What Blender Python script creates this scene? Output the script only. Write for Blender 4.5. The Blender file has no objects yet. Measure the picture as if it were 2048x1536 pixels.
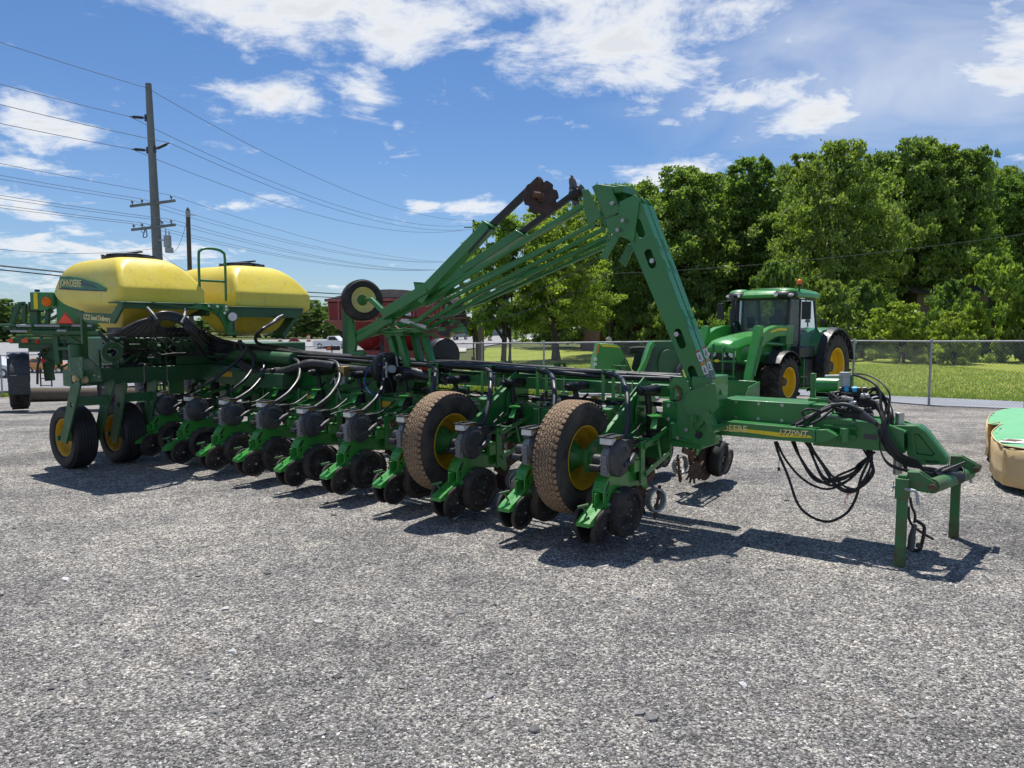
import bpy, bmesh, math, random
import numpy as np
from mathutils import Vector, Matrix
random.seed(7); RNG = np.random.default_rng(7)
SC = bpy.context.scene; COL = SC.collection
R_ = math.radians
# ------------------------------------------------------------------ camera
FPX = 1500.0; HC = 1.8; PITCH = math.atan((768 - 655) / FPX)
cam_d = bpy.data.cameras.new("camera"); cam = bpy.data.objects.new("camera", cam_d); COL.objects.link(cam)
cam_d.sensor_width = 36; cam_d.lens = 36 * FPX / 2048; cam_d.clip_end = 3000; cam_d.clip_start = 0.05
cam.location = (0, 0, HC); cam.rotation_euler = (math.pi / 2 - PITCH, 0, 0); SC.camera = cam
# ------------------------------------------------------------------ light
SUN_EL = R_(69); SUN_DIR = Vector((-0.13, 0.99, 0)).normalized()      # horizontal direction towards the sun
sd = Vector((SUN_DIR.x * math.cos(SUN_EL), SUN_DIR.y * math.cos(SUN_EL), math.sin(SUN_EL)))
sun_d = bpy.data.lights.new("sun", 'SUN'); sun = bpy.data.objects.new("sun", sun_d); COL.objects.link(sun)
sun_d.energy = 5.0; sun_d.angle = R_(0.5); sun_d.color = (1, 0.955, 0.89)
sun.rotation_euler = (-sd).to_track_quat('-Z', 'Y').to_euler(); sun.location = (0, 0, 40)
SC.view_settings.view_transform = 'Standard'; SC.view_settings.look = 'None'
SC.view_settings.gamma = 1; SC.view_settings.exposure = 0.28; SC.view_settings.use_curve_mapping = False

def px_dir(px, py):
    x = (px - 1024) / FPX; y = -(py - 768) / FPX
    return Vector((x, math.cos(PITCH) + y * math.sin(PITCH), -math.sin(PITCH) + y * math.cos(PITCH)))

# ------------------------------------------------------------------ sky: daylight model with drifting cumulus
w = bpy.data.worlds.new("World"); SC.world = w; w.use_nodes = True
NT = w.node_tree; NT.nodes.clear()
def nd(t, nt=None, **k):
    n = (nt or NT).nodes.new(t)
    for a, b in k.items(): setattr(n, a, b)
    return n
def mth(op, a, b=None, nt=None, c=None, clamp=False):
    nt = nt or NT; n = nt.nodes.new('ShaderNodeMath'); n.operation = op; n.use_clamp = clamp
    for i, v in enumerate((a, b, c)):
        if v is None: continue
        if isinstance(v, (int, float)): n.inputs[i].default_value = v
        else: nt.links.new(v, n.inputs[i])
    return n.outputs[0]
sky = nd('ShaderNodeTexSky', sky_type='NISHITA', sun_disc=False)
sky.sun_elevation = SUN_EL; sky.sun_rotation = math.atan2(SUN_DIR.x, SUN_DIR.y)
sky.air_density = 1.0; sky.dust_density = 0.6; sky.ozone_density = 2.5; sky.altitude = 100
tc = nd('ShaderNodeTexCoord'); sep = nd('ShaderNodeSeparateXYZ'); NT.links.new(tc.outputs['Generated'], sep.inputs[0])
X, Y, Z = sep.outputs
az = mth('ARCTAN2', X, Y); el = mth('ARCSINE', Z)
zc = mth('ADD', mth('MAXIMUM', Z, 0.0), 0.16)
cmb = nd('ShaderNodeCombineXYZ'); NT.links.new(mth('DIVIDE', X, zc), cmb.inputs[0]); NT.links.new(mth('DIVIDE', Y, zc), cmb.inputs[1])
def noise(scale, detail, rough, off=0.0, dist=0.0):
    n = nd('ShaderNodeTexNoise'); n.inputs['Scale'].default_value = scale; n.inputs['Detail'].default_value = detail
    n.inputs['Roughness'].default_value = rough; n.inputs['Distortion'].default_value = dist
    v = nd('ShaderNodeVectorMath', operation='ADD'); v.inputs[1].default_value = (off, off * .7, off)
    NT.links.new(cmb.outputs[0], v.inputs[0]); NT.links.new(v.outputs[0], n.inputs['Vector']); return n.outputs['Fac']
n1 = noise(3.6, 9, 0.66, 3.0, 0.5); n2 = noise(1.3, 4, 0.5, 11.0); n3 = noise(9, 6, 0.6, 5.0)
# cloud banks: (pixel centre, half sizes, tilt, weight) -> direction on the dome
BANKS = [(690, 25, 300, 70, 0.05, 1.0), (820, 90, 150, 45, 0.1, .7), (540, 200, 125, 36, -0.05, .95), (710, 170, 85, 42, 0.2, .85), (1240, 70, 230, 90, -.1, 1.1), (1190, 155, 60, 30, 0, .6),
 (1090, -10, 260, 60, 0, .8), (860, 140, 70, 30, 0, .4),
 (85, 245, 100, 40, .1, 1.05), (30, 290, 70, 20, 0, .4), (35, 408, 65, 26, 0.1, .85), (60, 332, 60, 14, 0.1, .55), (1500, 195, 130, 30, -.1, .75), (1640, 225, 110, 32, -.25, .95), (1150, 240, 50, 18, .2, .6),
 (1340, 245, 30, 10, 0, .55), (1480, 275, 30, 14, 0, .5), (1960, 185, 80, 25, -.4, .5), (2040, 100, 90, 80, -.5, .75), (2030, 318, 30, 12, 0, .8), (1355, 350, 105, 26, -.05, 1.0), (955, 412, 65, 20, 0, .95), (850, 415, 40, 12, -.2, .7),
 (570, 402, 48, 12, .1, .7), (470, 416, 55, 12, 0, .65), (1262, 295, 28, 8, 0, .5), (420, 445, 30, 9, 0, .5), (795, 245, 14, 10, 0, .55), (740, 238, 50, 14, 0, .45), (500, 108, 28, 20, 0, .5), (120, 500, 200, 28, 0, .75), (60, 560, 160, 30, 0, .6), (330, 505, 120, 22, 0, .7), (170, 470, 90, 12, .1, .5), (640, 575, 120, 14, 0, .55), (800, 520, 130, 14, .1, .3), (860, 350, 60, 14, .3, .3), (1620, 325, 60, 14, 0, .5), (1200, 290, 80, 20, .1, .3)]
acc = None
for (px, py, sx, sy, tilt, wt) in BANKS:
    d = px_dir(px, py).normalized(); a0 = math.atan2(d.x, d.y); e0 = math.asin(d.z); sx *= 1.22 / FPX; sy *= 1.25 / FPX
    da = mth('SUBTRACT', az, a0); de = mth('SUBTRACT', el, e0)
    u = mth('DIVIDE', mth('SUBTRACT', mth('MULTIPLY', da, math.cos(tilt)), mth('MULTIPLY', de, math.sin(tilt))), sx)
    v = mth('DIVIDE', mth('ADD', mth('MULTIPLY', da, math.sin(tilt)), mth('MULTIPLY', de, math.cos(tilt))), sy)
    r2 = mth('ADD', mth('MULTIPLY', u, u), mth('MULTIPLY', v, v))
    g = mth('MULTIPLY', mth('EXPONENT', mth('MULTIPLY', r2, -1.1)), wt)
    acc = g if acc is None else mth('MAXIMUM', acc, g)
side = mth('MULTIPLY', mth('SUBTRACT', n2, 0.42, clamp=True), mth('LESS_THAN', Y, 0.3))     # ordinary scattered cloud on the rest of the dome
acc = mth('MAXIMUM', acc, mth('MULTIPLY', side, 3.5))
dens = mth('ADD', mth('ADD', mth('MULTIPLY', mth('SUBTRACT', n1, 0.5), 2.9), mth('MULTIPLY', mth('SUBTRACT', n3, 0.5), 1.3)), mth('MULTIPLY', acc, 1.16))
mr = nd('ShaderNodeMapRange', interpolation_type='SMOOTHSTEP'); NT.links.new(dens, mr.inputs[0])
mr.inputs[1].default_value = 0.30; mr.inputs[2].default_value = 1.30
# thin veil high on the right
dv = px_dir(1800, 110).normalized(); a0 = math.atan2(dv.x, dv.y); e0 = math.asin(dv.z)
uu = mth('DIVIDE', mth('SUBTRACT', az, a0), 0.26); vv = mth('DIVIDE', mth('SUBTRACT', el, e0), 0.11)
veil = mth('EXPONENT', mth('MULTIPLY', mth('ADD', mth('MULTIPLY', uu, uu), mth('MULTIPLY', vv, vv)), -1.0))
veil = mth('MULTIPLY', veil, mth('MULTIPLY', mth('SUBTRACT', noise(1.6, 5, .55, 21.0, .6), 0.3, clamp=True), 1.9))
lowh = mth('MULTIPLY', mth('EXPONENT', mth('MULTIPLY', mth('MAXIMUM', el, 0.0), -9.0)), 0.30)
alpha = mth('MAXIMUM', mr.outputs[0], mth('MAXIMUM', veil, lowh), clamp=True)
thick = nd('ShaderNodeMapRange', interpolation_type='SMOOTHSTEP'); NT.links.new(dens, thick.inputs[0])
thick.inputs[1].default_value = 0.75; thick.inputs[2].default_value = 1.55
ccol = nd('ShaderNodeMix', data_type='RGBA'); NT.links.new(thick.outputs[0], ccol.inputs[0])
ccol.inputs[6].default_value = (11.4, 11.6, 11.8, 1); ccol.inputs[7].default_value = (8.8, 9.2, 9.8, 1)
tint = nd('ShaderNodeMix', data_type='RGBA', blend_type='MULTIPLY'); tint.inputs[0].default_value = 1; tint.inputs[7].default_value = (0.62, 0.92, 1.26, 1)
NT.links.new(sky.outputs[0], tint.inputs[6])
mix = nd('ShaderNodeMix', data_type='RGBA'); NT.links.new(alpha, mix.inputs[0]); NT.links.new(tint.outputs[2], mix.inputs[6]); NT.links.new(ccol.outputs[2], mix.inputs[7])
bg = nd('ShaderNodeBackground'); bg.inputs[1].default_value = 0.070; NT.links.new(mix.outputs[2], bg.inputs[0])
wo = nd('ShaderNodeOutputWorld'); NT.links.new(bg.outputs[0], wo.inputs[0])

# ------------------------------------------------------------------ materials
def new_mat(name):
    m = bpy.data.materials.new(name); m.use_nodes = True; nt = m.node_tree
    return m, nt, nt.nodes['Principled BSDF']
def tex(nt, kind, scale, coord='Object', **k):
    t = nd('ShaderNodeTexCoord', nt); n = nd(kind, nt, **{a: b for a, b in k.items() if a not in ('detail', 'rough', 'rand')})
    n.inputs['Scale'].default_value = scale
    if 'detail' in k: n.inputs['Detail'].default_value = k['detail']
    if 'rough' in k: n.inputs['Roughness'].default_value = k['rough']
    nt.links.new(t.outputs[coord], n.inputs['Vector']); return n
def ramp(nt, fac, stops, interp='LINEAR'):
    r = nd('ShaderNodeValToRGB', nt); nt.links.new(fac, r.inputs[0]); r.color_ramp.interpolation = interp
    e = r.color_ramp.elements
    while len(e) < len(stops): e.new(0.5)
    for i, (p, c) in enumerate(stops): e[i].position = p; e[i].color = (*c, 1) if len(c) == 3 else c
    return r.outputs[0]
def mixc(nt, f, a, b, blend='MIX'):
    m = nd('ShaderNodeMix', nt, data_type='RGBA', blend_type=blend)
    for i, v in ((0, f), (6, a), (7, b)):
        if isinstance(v, (int, float)): m.inputs[i].default_value = v
        elif isinstance(v, tuple): m.inputs[i].default_value = (*v, 1)
        else: nt.links.new(v, m.inputs[i])
    return m.outputs[2]
def bump(nt, h, strength, dist=0.01):
    b = nd('ShaderNodeBump', nt); b.inputs['Strength'].default_value = strength; b.inputs['Distance'].default_value = dist
    nt.links.new(h, b.inputs['Height']); return b.outputs[0]
def simple(name, col, rough=0.5, metal=0.0, dirt=None, dirt_amt=0.35, dscale=6.0, spec=0.5, bmp=0.0, coat=0.0, bscale=60):
    m, nt, p = new_mat(name)
    p.inputs['Roughness'].default_value = rough; p.inputs['Metallic'].default_value = metal
    p.inputs['Specular IOR Level'].default_value = spec; p.inputs['Coat Weight'].default_value = coat
    n = tex(nt, 'ShaderNodeTexNoise', dscale, detail=6, rough=.65); oi = nd('ShaderNodeObjectInfo', nt); va = nd('ShaderNodeVectorMath', nt, operation='ADD'); tcc = nd('ShaderNodeTexCoord', nt)
    cx_ = nd('ShaderNodeCombineXYZ', nt); nt.links.new(mth('MULTIPLY', oi.outputs['Random'], 37.0, nt), cx_.inputs[0]); nt.links.new(mth('MULTIPLY', oi.outputs['Random'], 11.0, nt), cx_.inputs[2])
    nt.links.new(tcc.outputs['Object'], va.inputs[0]); nt.links.new(cx_.outputs[0], va.inputs[1]); nt.links.new(va.outputs[0], n.inputs['Vector'])
    f = ramp(nt, n.outputs['Fac'], [(0.40, (0, 0, 0)), (0.70, (1, 1, 1))])
    f2 = mth('MULTIPLY', f, dirt_amt, nt)
    nt.links.new(mixc(nt, f2, tuple(col), tuple(dirt or [min(1, c * .6 + .05) for c in col])), p.inputs['Base Color'])
    rr = mth('ADD', mth('MULTIPLY', f, 0.25, nt), rough, nt, clamp=True); nt.links.new(rr, p.inputs['Roughness'])
    if bmp:
        b = tex(nt, 'ShaderNodeTexNoise', bscale, detail=4); nt.links.new(bump(nt, b.outputs['Fac'], bmp), p.inputs['Normal'])
    return m
MT = {}
MT['green'] = simple('green_paint', (0.026, 0.190, 0.040), 0.30, dirt=(0.10, 0.14, 0.08), dirt_amt=.28, dscale=3.5, coat=.25)
MT['green_bright'] = simple('bright_green_paint', (0.030, 0.265, 0.032), 0.30, dirt=(0.13, 0.16, 0.09), dirt_amt=.30, dscale=9, coat=.3)
MT['green_dusty'] = simple('dusty_green_paint', (0.020, 0.11, 0.036), 0.42, dirt=(0.11, 0.12, 0.085), dirt_amt=.45, dscale=5)
MT['green_worn'] = simple('worn_green_paint', (0.03, 0.16, 0.05), 0.5, dirt=(0.16, 0.07, 0.035), dirt_amt=.55, dscale=7)
MT['yellow'] = simple('yellow_paint', (0.62, 0.36, 0.012), 0.38, dirt=(0.30, 0.18, 0.05), dirt_amt=.45, dscale=8)
MT['yellow_bright'] = simple('bright_yellow_paint', (0.80, 0.50, 0.01), 0.35, dirt=(0.4, 0.26, 0.05), dirt_amt=.25)
MT['cream_rim'] = simple('pale_yellow_rim', (0.80, 0.68, 0.28), 0.45, dirt=(0.38, 0.30, 0.13), dirt_amt=.35)
MT['decal_yellow'] = simple('yellow_decal', (0.85, 0.62, 0.02), 0.4, dirt_amt=.1)
MT['decal_green'] = simple('teal_green_decal', (0.015, 0.17, 0.075), 0.35, dirt_amt=.1)
MT['decal_navy'] = simple('navy_decal', (0.01, 0.03, 0.06), 0.35, dirt_amt=.1)
MT['letter'] = simple('pale_yellow_letter', (0.80, 0.70, 0.30), 0.45, dirt_amt=.1)
MT['rubber'] = simple('black_rubber', (0.014, 0.014, 0.015), 0.62, dirt=(0.10, 0.085, 0.065), dirt_amt=.30, dscale=5, bmp=.15)
MT['rubber_dusty'] = simple('dusty_rubber', (0.018, 0.017, 0.017), 0.75, dirt=(0.16, 0.125, 0.09), dirt_amt=.55, dscale=4, bmp=.2)
MT['hose'] = simple('black_hose', (0.012, 0.012, 0.014), 0.34, dirt=(0.08, 0.08, 0.075), dirt_amt=.3, dscale=4, spec=.6)
MT['cable'] = simple('black_cable', (0.010, 0.010, 0.011), 0.42, dirt_amt=.15)
MT['black'] = simple('black_plastic', (0.013, 0.013, 0.015), 0.38, dirt=(0.07, 0.065, 0.06), dirt_amt=.35, dscale=10)
MT['charcoal'] = simple('charcoal_plastic', (0.032, 0.035, 0.042), 0.40, dirt=(0.12, 0.115, 0.105), dirt_amt=.45, dscale=12)
MT['grey'] = simple('grey_cast_plastic', (0.19, 0.20, 0.215), 0.5, dirt=(0.28, 0.25, 0.2), dirt_amt=.5, dscale=14)
MT['steel'] = simple('bare_steel', (0.48, 0.48, 0.47), 0.33, metal=.85, dirt=(0.22, 0.16, 0.11), dirt_amt=.35, dscale=10)
MT['galv'] = simple('galvanized_steel', (0.40, 0.42, 0.43), 0.5, metal=.35, dirt=(0.26, 0.27, 0.27), dirt_amt=.5, dscale=5)
MT['polegrey'] = simple('weathered_pole_steel', (0.20, 0.215, 0.215), 0.65, dirt=(0.13, 0.14, 0.14), dirt_amt=.6, dscale=.8)
MT['rust'] = simple('rusty_steel', (0.10, 0.045, 0.022), 0.75, dirt=(0.22, 0.13, 0.085), dirt_amt=.6, dscale=14, bmp=.2)
MT['disc_rust'] = simple('rust_worn_disc', (0.075, 0.040, 0.030), 0.5, metal=.3, dirt=(0.04, 0.025, 0.02), dirt_amt=.8, dscale=12)
MT['white'] = simple('white_plastic', (0.78, 0.78, 0.74), 0.45, dirt=(0.45, 0.40, 0.28), dirt_amt=.35, dscale=14)
MT['white_paint'] = simple('white_car_paint', (0.75, 0.76, 0.77), 0.25, dirt_amt=.15, coat=.5)
MT['silver_paint'] = simple('silver_car_paint', (0.30, 0.31, 0.31), 0.3, metal=.4, dirt_amt=.2)
MT['orange_paint'] = simple('orange_car_paint', (0.72, 0.26, 0.01), 0.25, dirt_amt=.1, coat=.5)
MT['red_paint'] = simple('red_paint', (0.20, 0.009, 0.012), 0.36, dirt=(0.25, 0.10, 0.08), dirt_amt=.25, dscale=2.5, coat=.2)
MT['red_faded'] = simple('faded_red_paint', (0.27, 0.045, 0.045), 0.45, dirt=(0.42, 0.26, 0.20), dirt_amt=.5, dscale=1.8)
MT['stop_red'] = simple('stop_sign_red', (0.42, 0.012, 0.02), 0.4, dirt_amt=.1)
MT['orange_plastic'] = simple('orange_plastic', (0.85, 0.14, 0.02), 0.45, dirt_amt=.15)
MT['smv'] = simple('orange_red_reflective', (0.90, 0.09, 0.03), 0.4, dirt_amt=.05)
MT['brass'] = simple('yellow_zinc', (0.42, 0.30, 0.12), 0.35, metal=.7, dirt_amt=.3)
MT['blue'] = simple('blue_plastic', (0.02, 0.10, 0.42), 0.4, dirt_amt=.1)
MT['cyan'] = simple('cyan_coupler_ring', (0.02, 0.38, 0.62), 0.4, dirt_amt=.1)
MT['pinkstring'] = simple('orange_twine', (0.75, 0.14, 0.10), 0.7, dirt_amt=.1)
MT['canvas_tan'] = simple('tan_canvas', (0.66, 0.48, 0.24), 0.8, dirt=(0.48, 0.35, 0.19), dirt_amt=.5, dscale=4, bmp=.3)
MT['canvas_green'] = simple('faded_green_canvas', (0.12, 0.40, 0.19), 0.7, dirt=(0.26, 0.46, 0.30), dirt_amt=.5, dscale=3, bmp=.3)
MT['wood'] = simple('weathered_wood', (0.10, 0.075, 0.055), 0.85, dirt=(0.17, 0.14, 0.11), dirt_amt=.6, dscale=3)
MT['concrete'] = simple('pale_concrete', (0.52, 0.49, 0.43), 0.85, dirt=(0.36, 0.33, 0.28), dirt_amt=.6, dscale=2)
MT['brick'] = simple('dark_brick', (0.14, 0.07, 0.05), 0.85, dirt=(0.08, 0.05, 0.04), dirt_amt=.6, dscale=6)
MT['roof'] = simple('grey_roof_shingle', (0.16, 0.14, 0.135), 0.85, dirt=(0.09, 0.08, 0.08), dirt_amt=.6, dscale=4)
MT['roof_brown'] = simple('brown_roof', (0.07, 0.045, 0.035), 0.8, dirt_amt=.4)
MT['siding'] = simple('pale_metal_siding', (0.42, 0.45, 0.48), 0.5, dirt_amt=.2)
MT['chrome'] = simple('chrome', (0.75, 0.75, 0.76), 0.12, metal=1, dirt_amt=.05)
MT['green_rusty'] = simple('rust_streaked_green', (0.035, 0.14, 0.05), 0.6, dirt=(0.13, 0.055, 0.03), dirt_amt=.95, dscale=16)
MT['tarp'] = simple('black_tarp', (0.012, 0.012, 0.013), 0.85, spec=.15, dirt_amt=.1)
MT['plate_grey'] = simple('grey_label', (0.06, 0.065, 0.07), 0.4, dirt_amt=.1)
MT['warn_white'] = simple('white_warning_label', (0.62, 0.62, 0.62), 0.4, dirt_amt=.1)
MT['warn_orange'] = simple('orange_warning_label', (0.62, 0.19, 0.03), 0.4, dirt_amt=.1)
MT['warn_red'] = simple('red_warning_label', (0.42, 0.05, 0.05), 0.4, dirt_amt=.1)
MT['wire'] = simple('dark_wire', (0.07, 0.08, 0.10), 0.6, dirt_amt=.1)
MT['soil'] = simple('bare_soil', (0.14, 0.095, 0.06), 0.95, dirt_amt=.3)
def glassy(name, col, alpha, rough=0.05):
    m, nt, p = new_mat(name); p.inputs['Base Color'].default_value = (*col, 1); p.inputs['Roughness'].default_value = rough
    p.inputs['Transmission Weight'].default_value = alpha; p.inputs['IOR'].default_value = 1.25; p.inputs['Specular IOR Level'].default_value = .7
    return m
MT['glass'] = glassy('tinted_glass', (0.42, 0.52, 0.52), 0.85)
MT['lens'] = glassy('clear_lens', (0.9, 0.9, 0.92), 0.5, .1)
MT['amber'] = glassy('amber_lens', (1.0, 0.22, 0.01), 0.25, .15)
MT['red_lens'] = glassy('red_lens', (0.7, 0.02, 0.02), 0.2, .2)
MT['car_glass'] = simple('dark_car_glass', (0.02, 0.025, 0.03), 0.08, dirt_amt=.02)
def tank_mat():
    m, nt, p = new_mat('translucent_yellow_poly')
    n = tex(nt, 'ShaderNodeTexNoise', 2.2, detail=8, rough=.7)
    mp = nd('ShaderNodeMapping', nt); mp.inputs['Scale'].default_value = (9, 9, 1.6); t = nd('ShaderNodeTexCoord', nt); nt.links.new(t.outputs['Object'], mp.inputs[0])
    n2 = nd('ShaderNodeTexNoise', nt); n2.inputs['Scale'].default_value = 1.6; n2.inputs['Detail'].default_value = 8; n2.inputs['Distortion'].default_value = 1.2; nt.links.new(mp.outputs[0], n2.inputs['Vector'])
    c = ramp(nt, n.outputs['Fac'], [(.35, (0.79, 0.61, 0.050)), (.7, (0.82, 0.69, 0.13))])
    f = ramp(nt, n2.outputs['Fac'], [(.55, (0, 0, 0)), (.75, (1, 1, 1))])
    c = mixc(nt, mth('MULTIPLY', f, .48, nt), c, (0.40, 0.33, 0.16))
    nt.links.new(c, p.inputs['Base Color']); p.inputs['Roughness'].default_value = .38; p.inputs['Subsurface Weight'].default_value = .12
    p.inputs['Subsurface Radius'].default_value = (.08, .05, .01); p.inputs['Subsurface Scale'].default_value = .3
    b = tex(nt, 'ShaderNodeTexNoise', 3, detail=5); nt.links.new(bump(nt, b.outputs['Fac'], .25, .03), p.inputs['Normal'])
    return m
MT['tank'] = tank_mat()
def rim_attr_tread():
    m, nt, p = new_mat('dusty_brown_tread'); a = nd('ShaderNodeAttribute', nt, attribute_name='lug')
    n = tex(nt, 'ShaderNodeTexNoise', 9, detail=6)
    top = mixc(nt, n.outputs['Fac'], (0.17, 0.105, 0.060), (0.36, 0.25, 0.155))
    nt.links.new(mixc(nt, a.outputs['Fac'], (0.012, 0.011, 0.010), top), p.inputs['Base Color']); p.inputs['Roughness'].default_value = .85
    return m
MT['tread'] = rim_attr_tread()

# ------------------------------------------------------------------ mesh builder
def catmull(P, n=8, closed=False):
    P = [Vector(p) for p in P]; out = []
    if len(P) < 3: return P
    Q = [P[0] * 2 - P[1]] + P + [P[-1] * 2 - P[-2]]
    for i in range(1, len(Q) - 2):
        a, b, c, d = Q[i - 1:i + 3]
        for k in range(n):
            t = k / n; out.append(.5 * ((2 * b) + (c - a) * t + (2 * a - 5 * b + 4 * c - d) * t * t + (3 * b - a - 3 * c + d) * t ** 3))
    out.append(P[-1]); return out
def frame_of(ax):
    ax = Vector(ax).normalized(); up = Vector((0, 0, 1)) if abs(ax.z) < .9 else Vector((0, 1, 0))
    s = ax.cross(up).normalized(); return ax, s, s.cross(ax).normalized()
class MB:
    def __init__(s, M=None): s.v = []; s.f = []; s.mi = []; s.cur = 0; s.M = M; s.mats = []
    def mat(s, m):
        if m not in s.mats: s.mats.append(m)
        s.cur = s.mats.index(m); return s
    def add(s, V, F):
        o = len(s.v)
        s.v += [tuple(s.M @ Vector(p)) if s.M else tuple(p) for p in V]
        s.f += [tuple(i + o for i in f) for f in F]; s.mi += [s.cur] * len(F); return s
    def box(s, c, d, ax=None, taper=1.0):
        c = Vector(c); hx, hy, hz = d[0] / 2, d[1] / 2, d[2] / 2
        if ax is None: A, B, C_ = Vector((1, 0, 0)), Vector((0, 1, 0)), Vector((0, 0, 1))
        else: A, B, C_ = ax
        V = [c + A * (x * hx * (taper if z > 0 else 1)) + B * (y * hy * (taper if z > 0 else 1)) + C_ * (z * hz) for x in (-1, 1) for y in (-1, 1) for z in (-1, 1)]
        return s.add(V, [(0, 1, 3, 2), (4, 6, 7, 5), (0, 4, 5, 1), (2, 3, 7, 6), (0, 2, 6, 4), (1, 5, 7, 3)])
    def bb(s, a, b):
        a = Vector(a); b = Vector(b); return s.box((a + b) / 2, [abs(b[i] - a[i]) for i in range(3)])
    def beam(s, p, q, w, h, up=(0, 0, 1)):
        p = Vector(p); q = Vector(q); d = q - p; L = d.length; d.normalize(); up = Vector(up)
        if abs(d.dot(up)) > .98: up = Vector((1, 0, 0)) if abs(d.x) < .9 else Vector((0, 1, 0))
        sd_ = d.cross(up).normalized(); u = sd_.cross(d).normalized()
        return s.box((p + q) / 2, (L, w, h), (d, sd_, u))
    def cyl(s, p, q, r, r2=None, n=16, caps=True):
        p = Vector(p); q = Vector(q); r2 = r if r2 is None else r2; a, b, c = frame_of(q - p)
        V = []
        for k in range(n):
            t = 2 * math.pi * k / n; dd = b * math.cos(t) + c * math.sin(t); V += [p + dd * r, q + dd * r2]
        F = [(2 * k, 2 * ((k + 1) % n), 2 * ((k + 1) % n) + 1, 2 * k + 1) for k in range(n)]
        if caps: F += [tuple(2 * k for k in range(n))[::-1], tuple(2 * k + 1 for k in range(n))]
        return s.add(V, F)
    def lathe(s, prof, c=(0, 0, 0), ax=(1, 0, 0), n=40, closed=False):
        c = Vector(c); a, b, d = frame_of(ax); V = []; m = len(prof)
        for k in range(n):
            t = 2 * math.pi * k / n; dd = b * math.cos(t) + d * math.sin(t); V += [c + a * x + dd * r for x, r in prof]
        F = []
        for k in range(n):
            k2 = (k + 1) % n
            for i in range(m if closed else m - 1):
                j = (i + 1) % m
                F.append((k * m + i, k2 * m + i, k2 * m + j, k * m + j))
        return s.add(V, F)
    def tube(s, P, r, n=8, smooth=6, corr=0.0):
        P = catmull(P, smooth) if smooth else [Vector(p) for p in P]
        if corr:
            Q = [P[0]];
            for a, b in zip(P, P[1:]):
                L = (b - a).length; m = max(1, int(L / corr));
                Q += [a + (b - a) * (k + 1) / m for k in range(m)]
            P = Q
        V = []; a = (P[1] - P[0]).normalized(); _, b, c = frame_of(a)
        for i, p in enumerate(P):
            t = (P[min(i + 1, len(P) - 1)] - P[max(i - 1, 0)]).normalized()
            b = (b - t * b.dot(t)).normalized(); c = t.cross(b)
            rr = r * (1.0 + (.10 if i % 2 else -.04)) if corr else r
            V += [p + (b * math.cos(2 * math.pi * k / n) + c * math.sin(2 * math.pi * k / n)) * rr for k in range(n)]
        F = []
        for i in range(len(P) - 1):
            for k in range(n):
                k2 = (k + 1) % n; F.append((i * n + k, i * n + k2, (i + 1) * n + k2, (i + 1) * n + k))
        F += [tuple(range(n))[::-1], tuple((len(P) - 1) * n + k for k in range(n))]
        return s.add(V, F)
    def plate(s, outer, t0, t1, fn, holes=()):
        """outline (2D) with holes, extruded between t0 and t1; fn(u,v,t)->point"""
        bm = bmesh.new(); loops = []
        for lp in [outer] + list(holes):
            vs = [bm.verts.new((u, v, 0)) for u, v in lp]; loops.append(vs)
            for i in range(len(vs)): bm.edges.new((vs[i], vs[(i + 1) % len(vs)]))
        bmesh.ops.triangle_fill(bm, use_beauty=True, use_dissolve=False, edges=bm.edges[:])
        bm.verts.index_update(); V2 = [(v.co.x, v.co.y) for v in bm.verts]; T = [tuple(v.index for v in f.verts) for f in bm.faces]; bm.free()
        n = len(V2); V = [fn(u, v, t0) for u, v in V2] + [fn(u, v, t1) for u, v in V2]
        F = [t for t in T] + [tuple(i + n for i in t)[::-1] for t in T]; o = 0
        for lp in [outer] + list(holes):
            m = len(lp)
            for i in range(m): F.append((o + i, o + (i + 1) % m, n + o + (i + 1) % m, n + o + i))
            o += m
        return s.add(V, F)
    def ypl(s, pts, y0, y1, holes=()):       # polygon given as (x,z), thickness along y
        return s.plate([(p[0], p[-1]) for p in pts], y0, y1, lambda u, v, t: (u, t, v), [[(p[0], p[-1]) for p in h] for h in holes])
    def xpl(s, pts, x0, x1, holes=()):
        return s.plate([(p[-2], p[-1]) for p in pts], x0, x1, lambda u, v, t: (t, u, v), [[(p[-2], p[-1]) for p in h] for h in holes])
    def zpl(s, pts, z0, z1, holes=()):
        return s.plate([(p[0], p[1]) for p in pts], z0, z1, lambda u, v, t: (u, v, t), holes)
    def ball(s, c, r, n=12, sc=(1, 1, 1)):
        c = Vector(c); V = [c + Vector((0, 0, -r * sc[2]))]; m = n // 2
        for i in range(1, m):
            th = math.pi * i / m
            for k in range(n):
                t = 2 * math.pi * k / n; V.append(c + Vector((math.sin(th) * math.cos(t) * r * sc[0], math.sin(th) * math.sin(t) * r * sc[1], -math.cos(th) * r * sc[2])))
        V.append(c + Vector((0, 0, r * sc[2]))); F = []
        for k in range(n):
            k2 = (k + 1) % n; F.append((0, 1 + k2, 1 + k)); F.append((len(V) - 1, 1 + (m - 2) * n + k, 1 + (m - 2) * n + k2))
            for i in range(m - 2): F.append((1 + i * n + k, 1 + i * n + k2, 1 + (i + 1) * n + k2, 1 + (i + 1) * n + k))
        return s.add(V, F)
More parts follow.
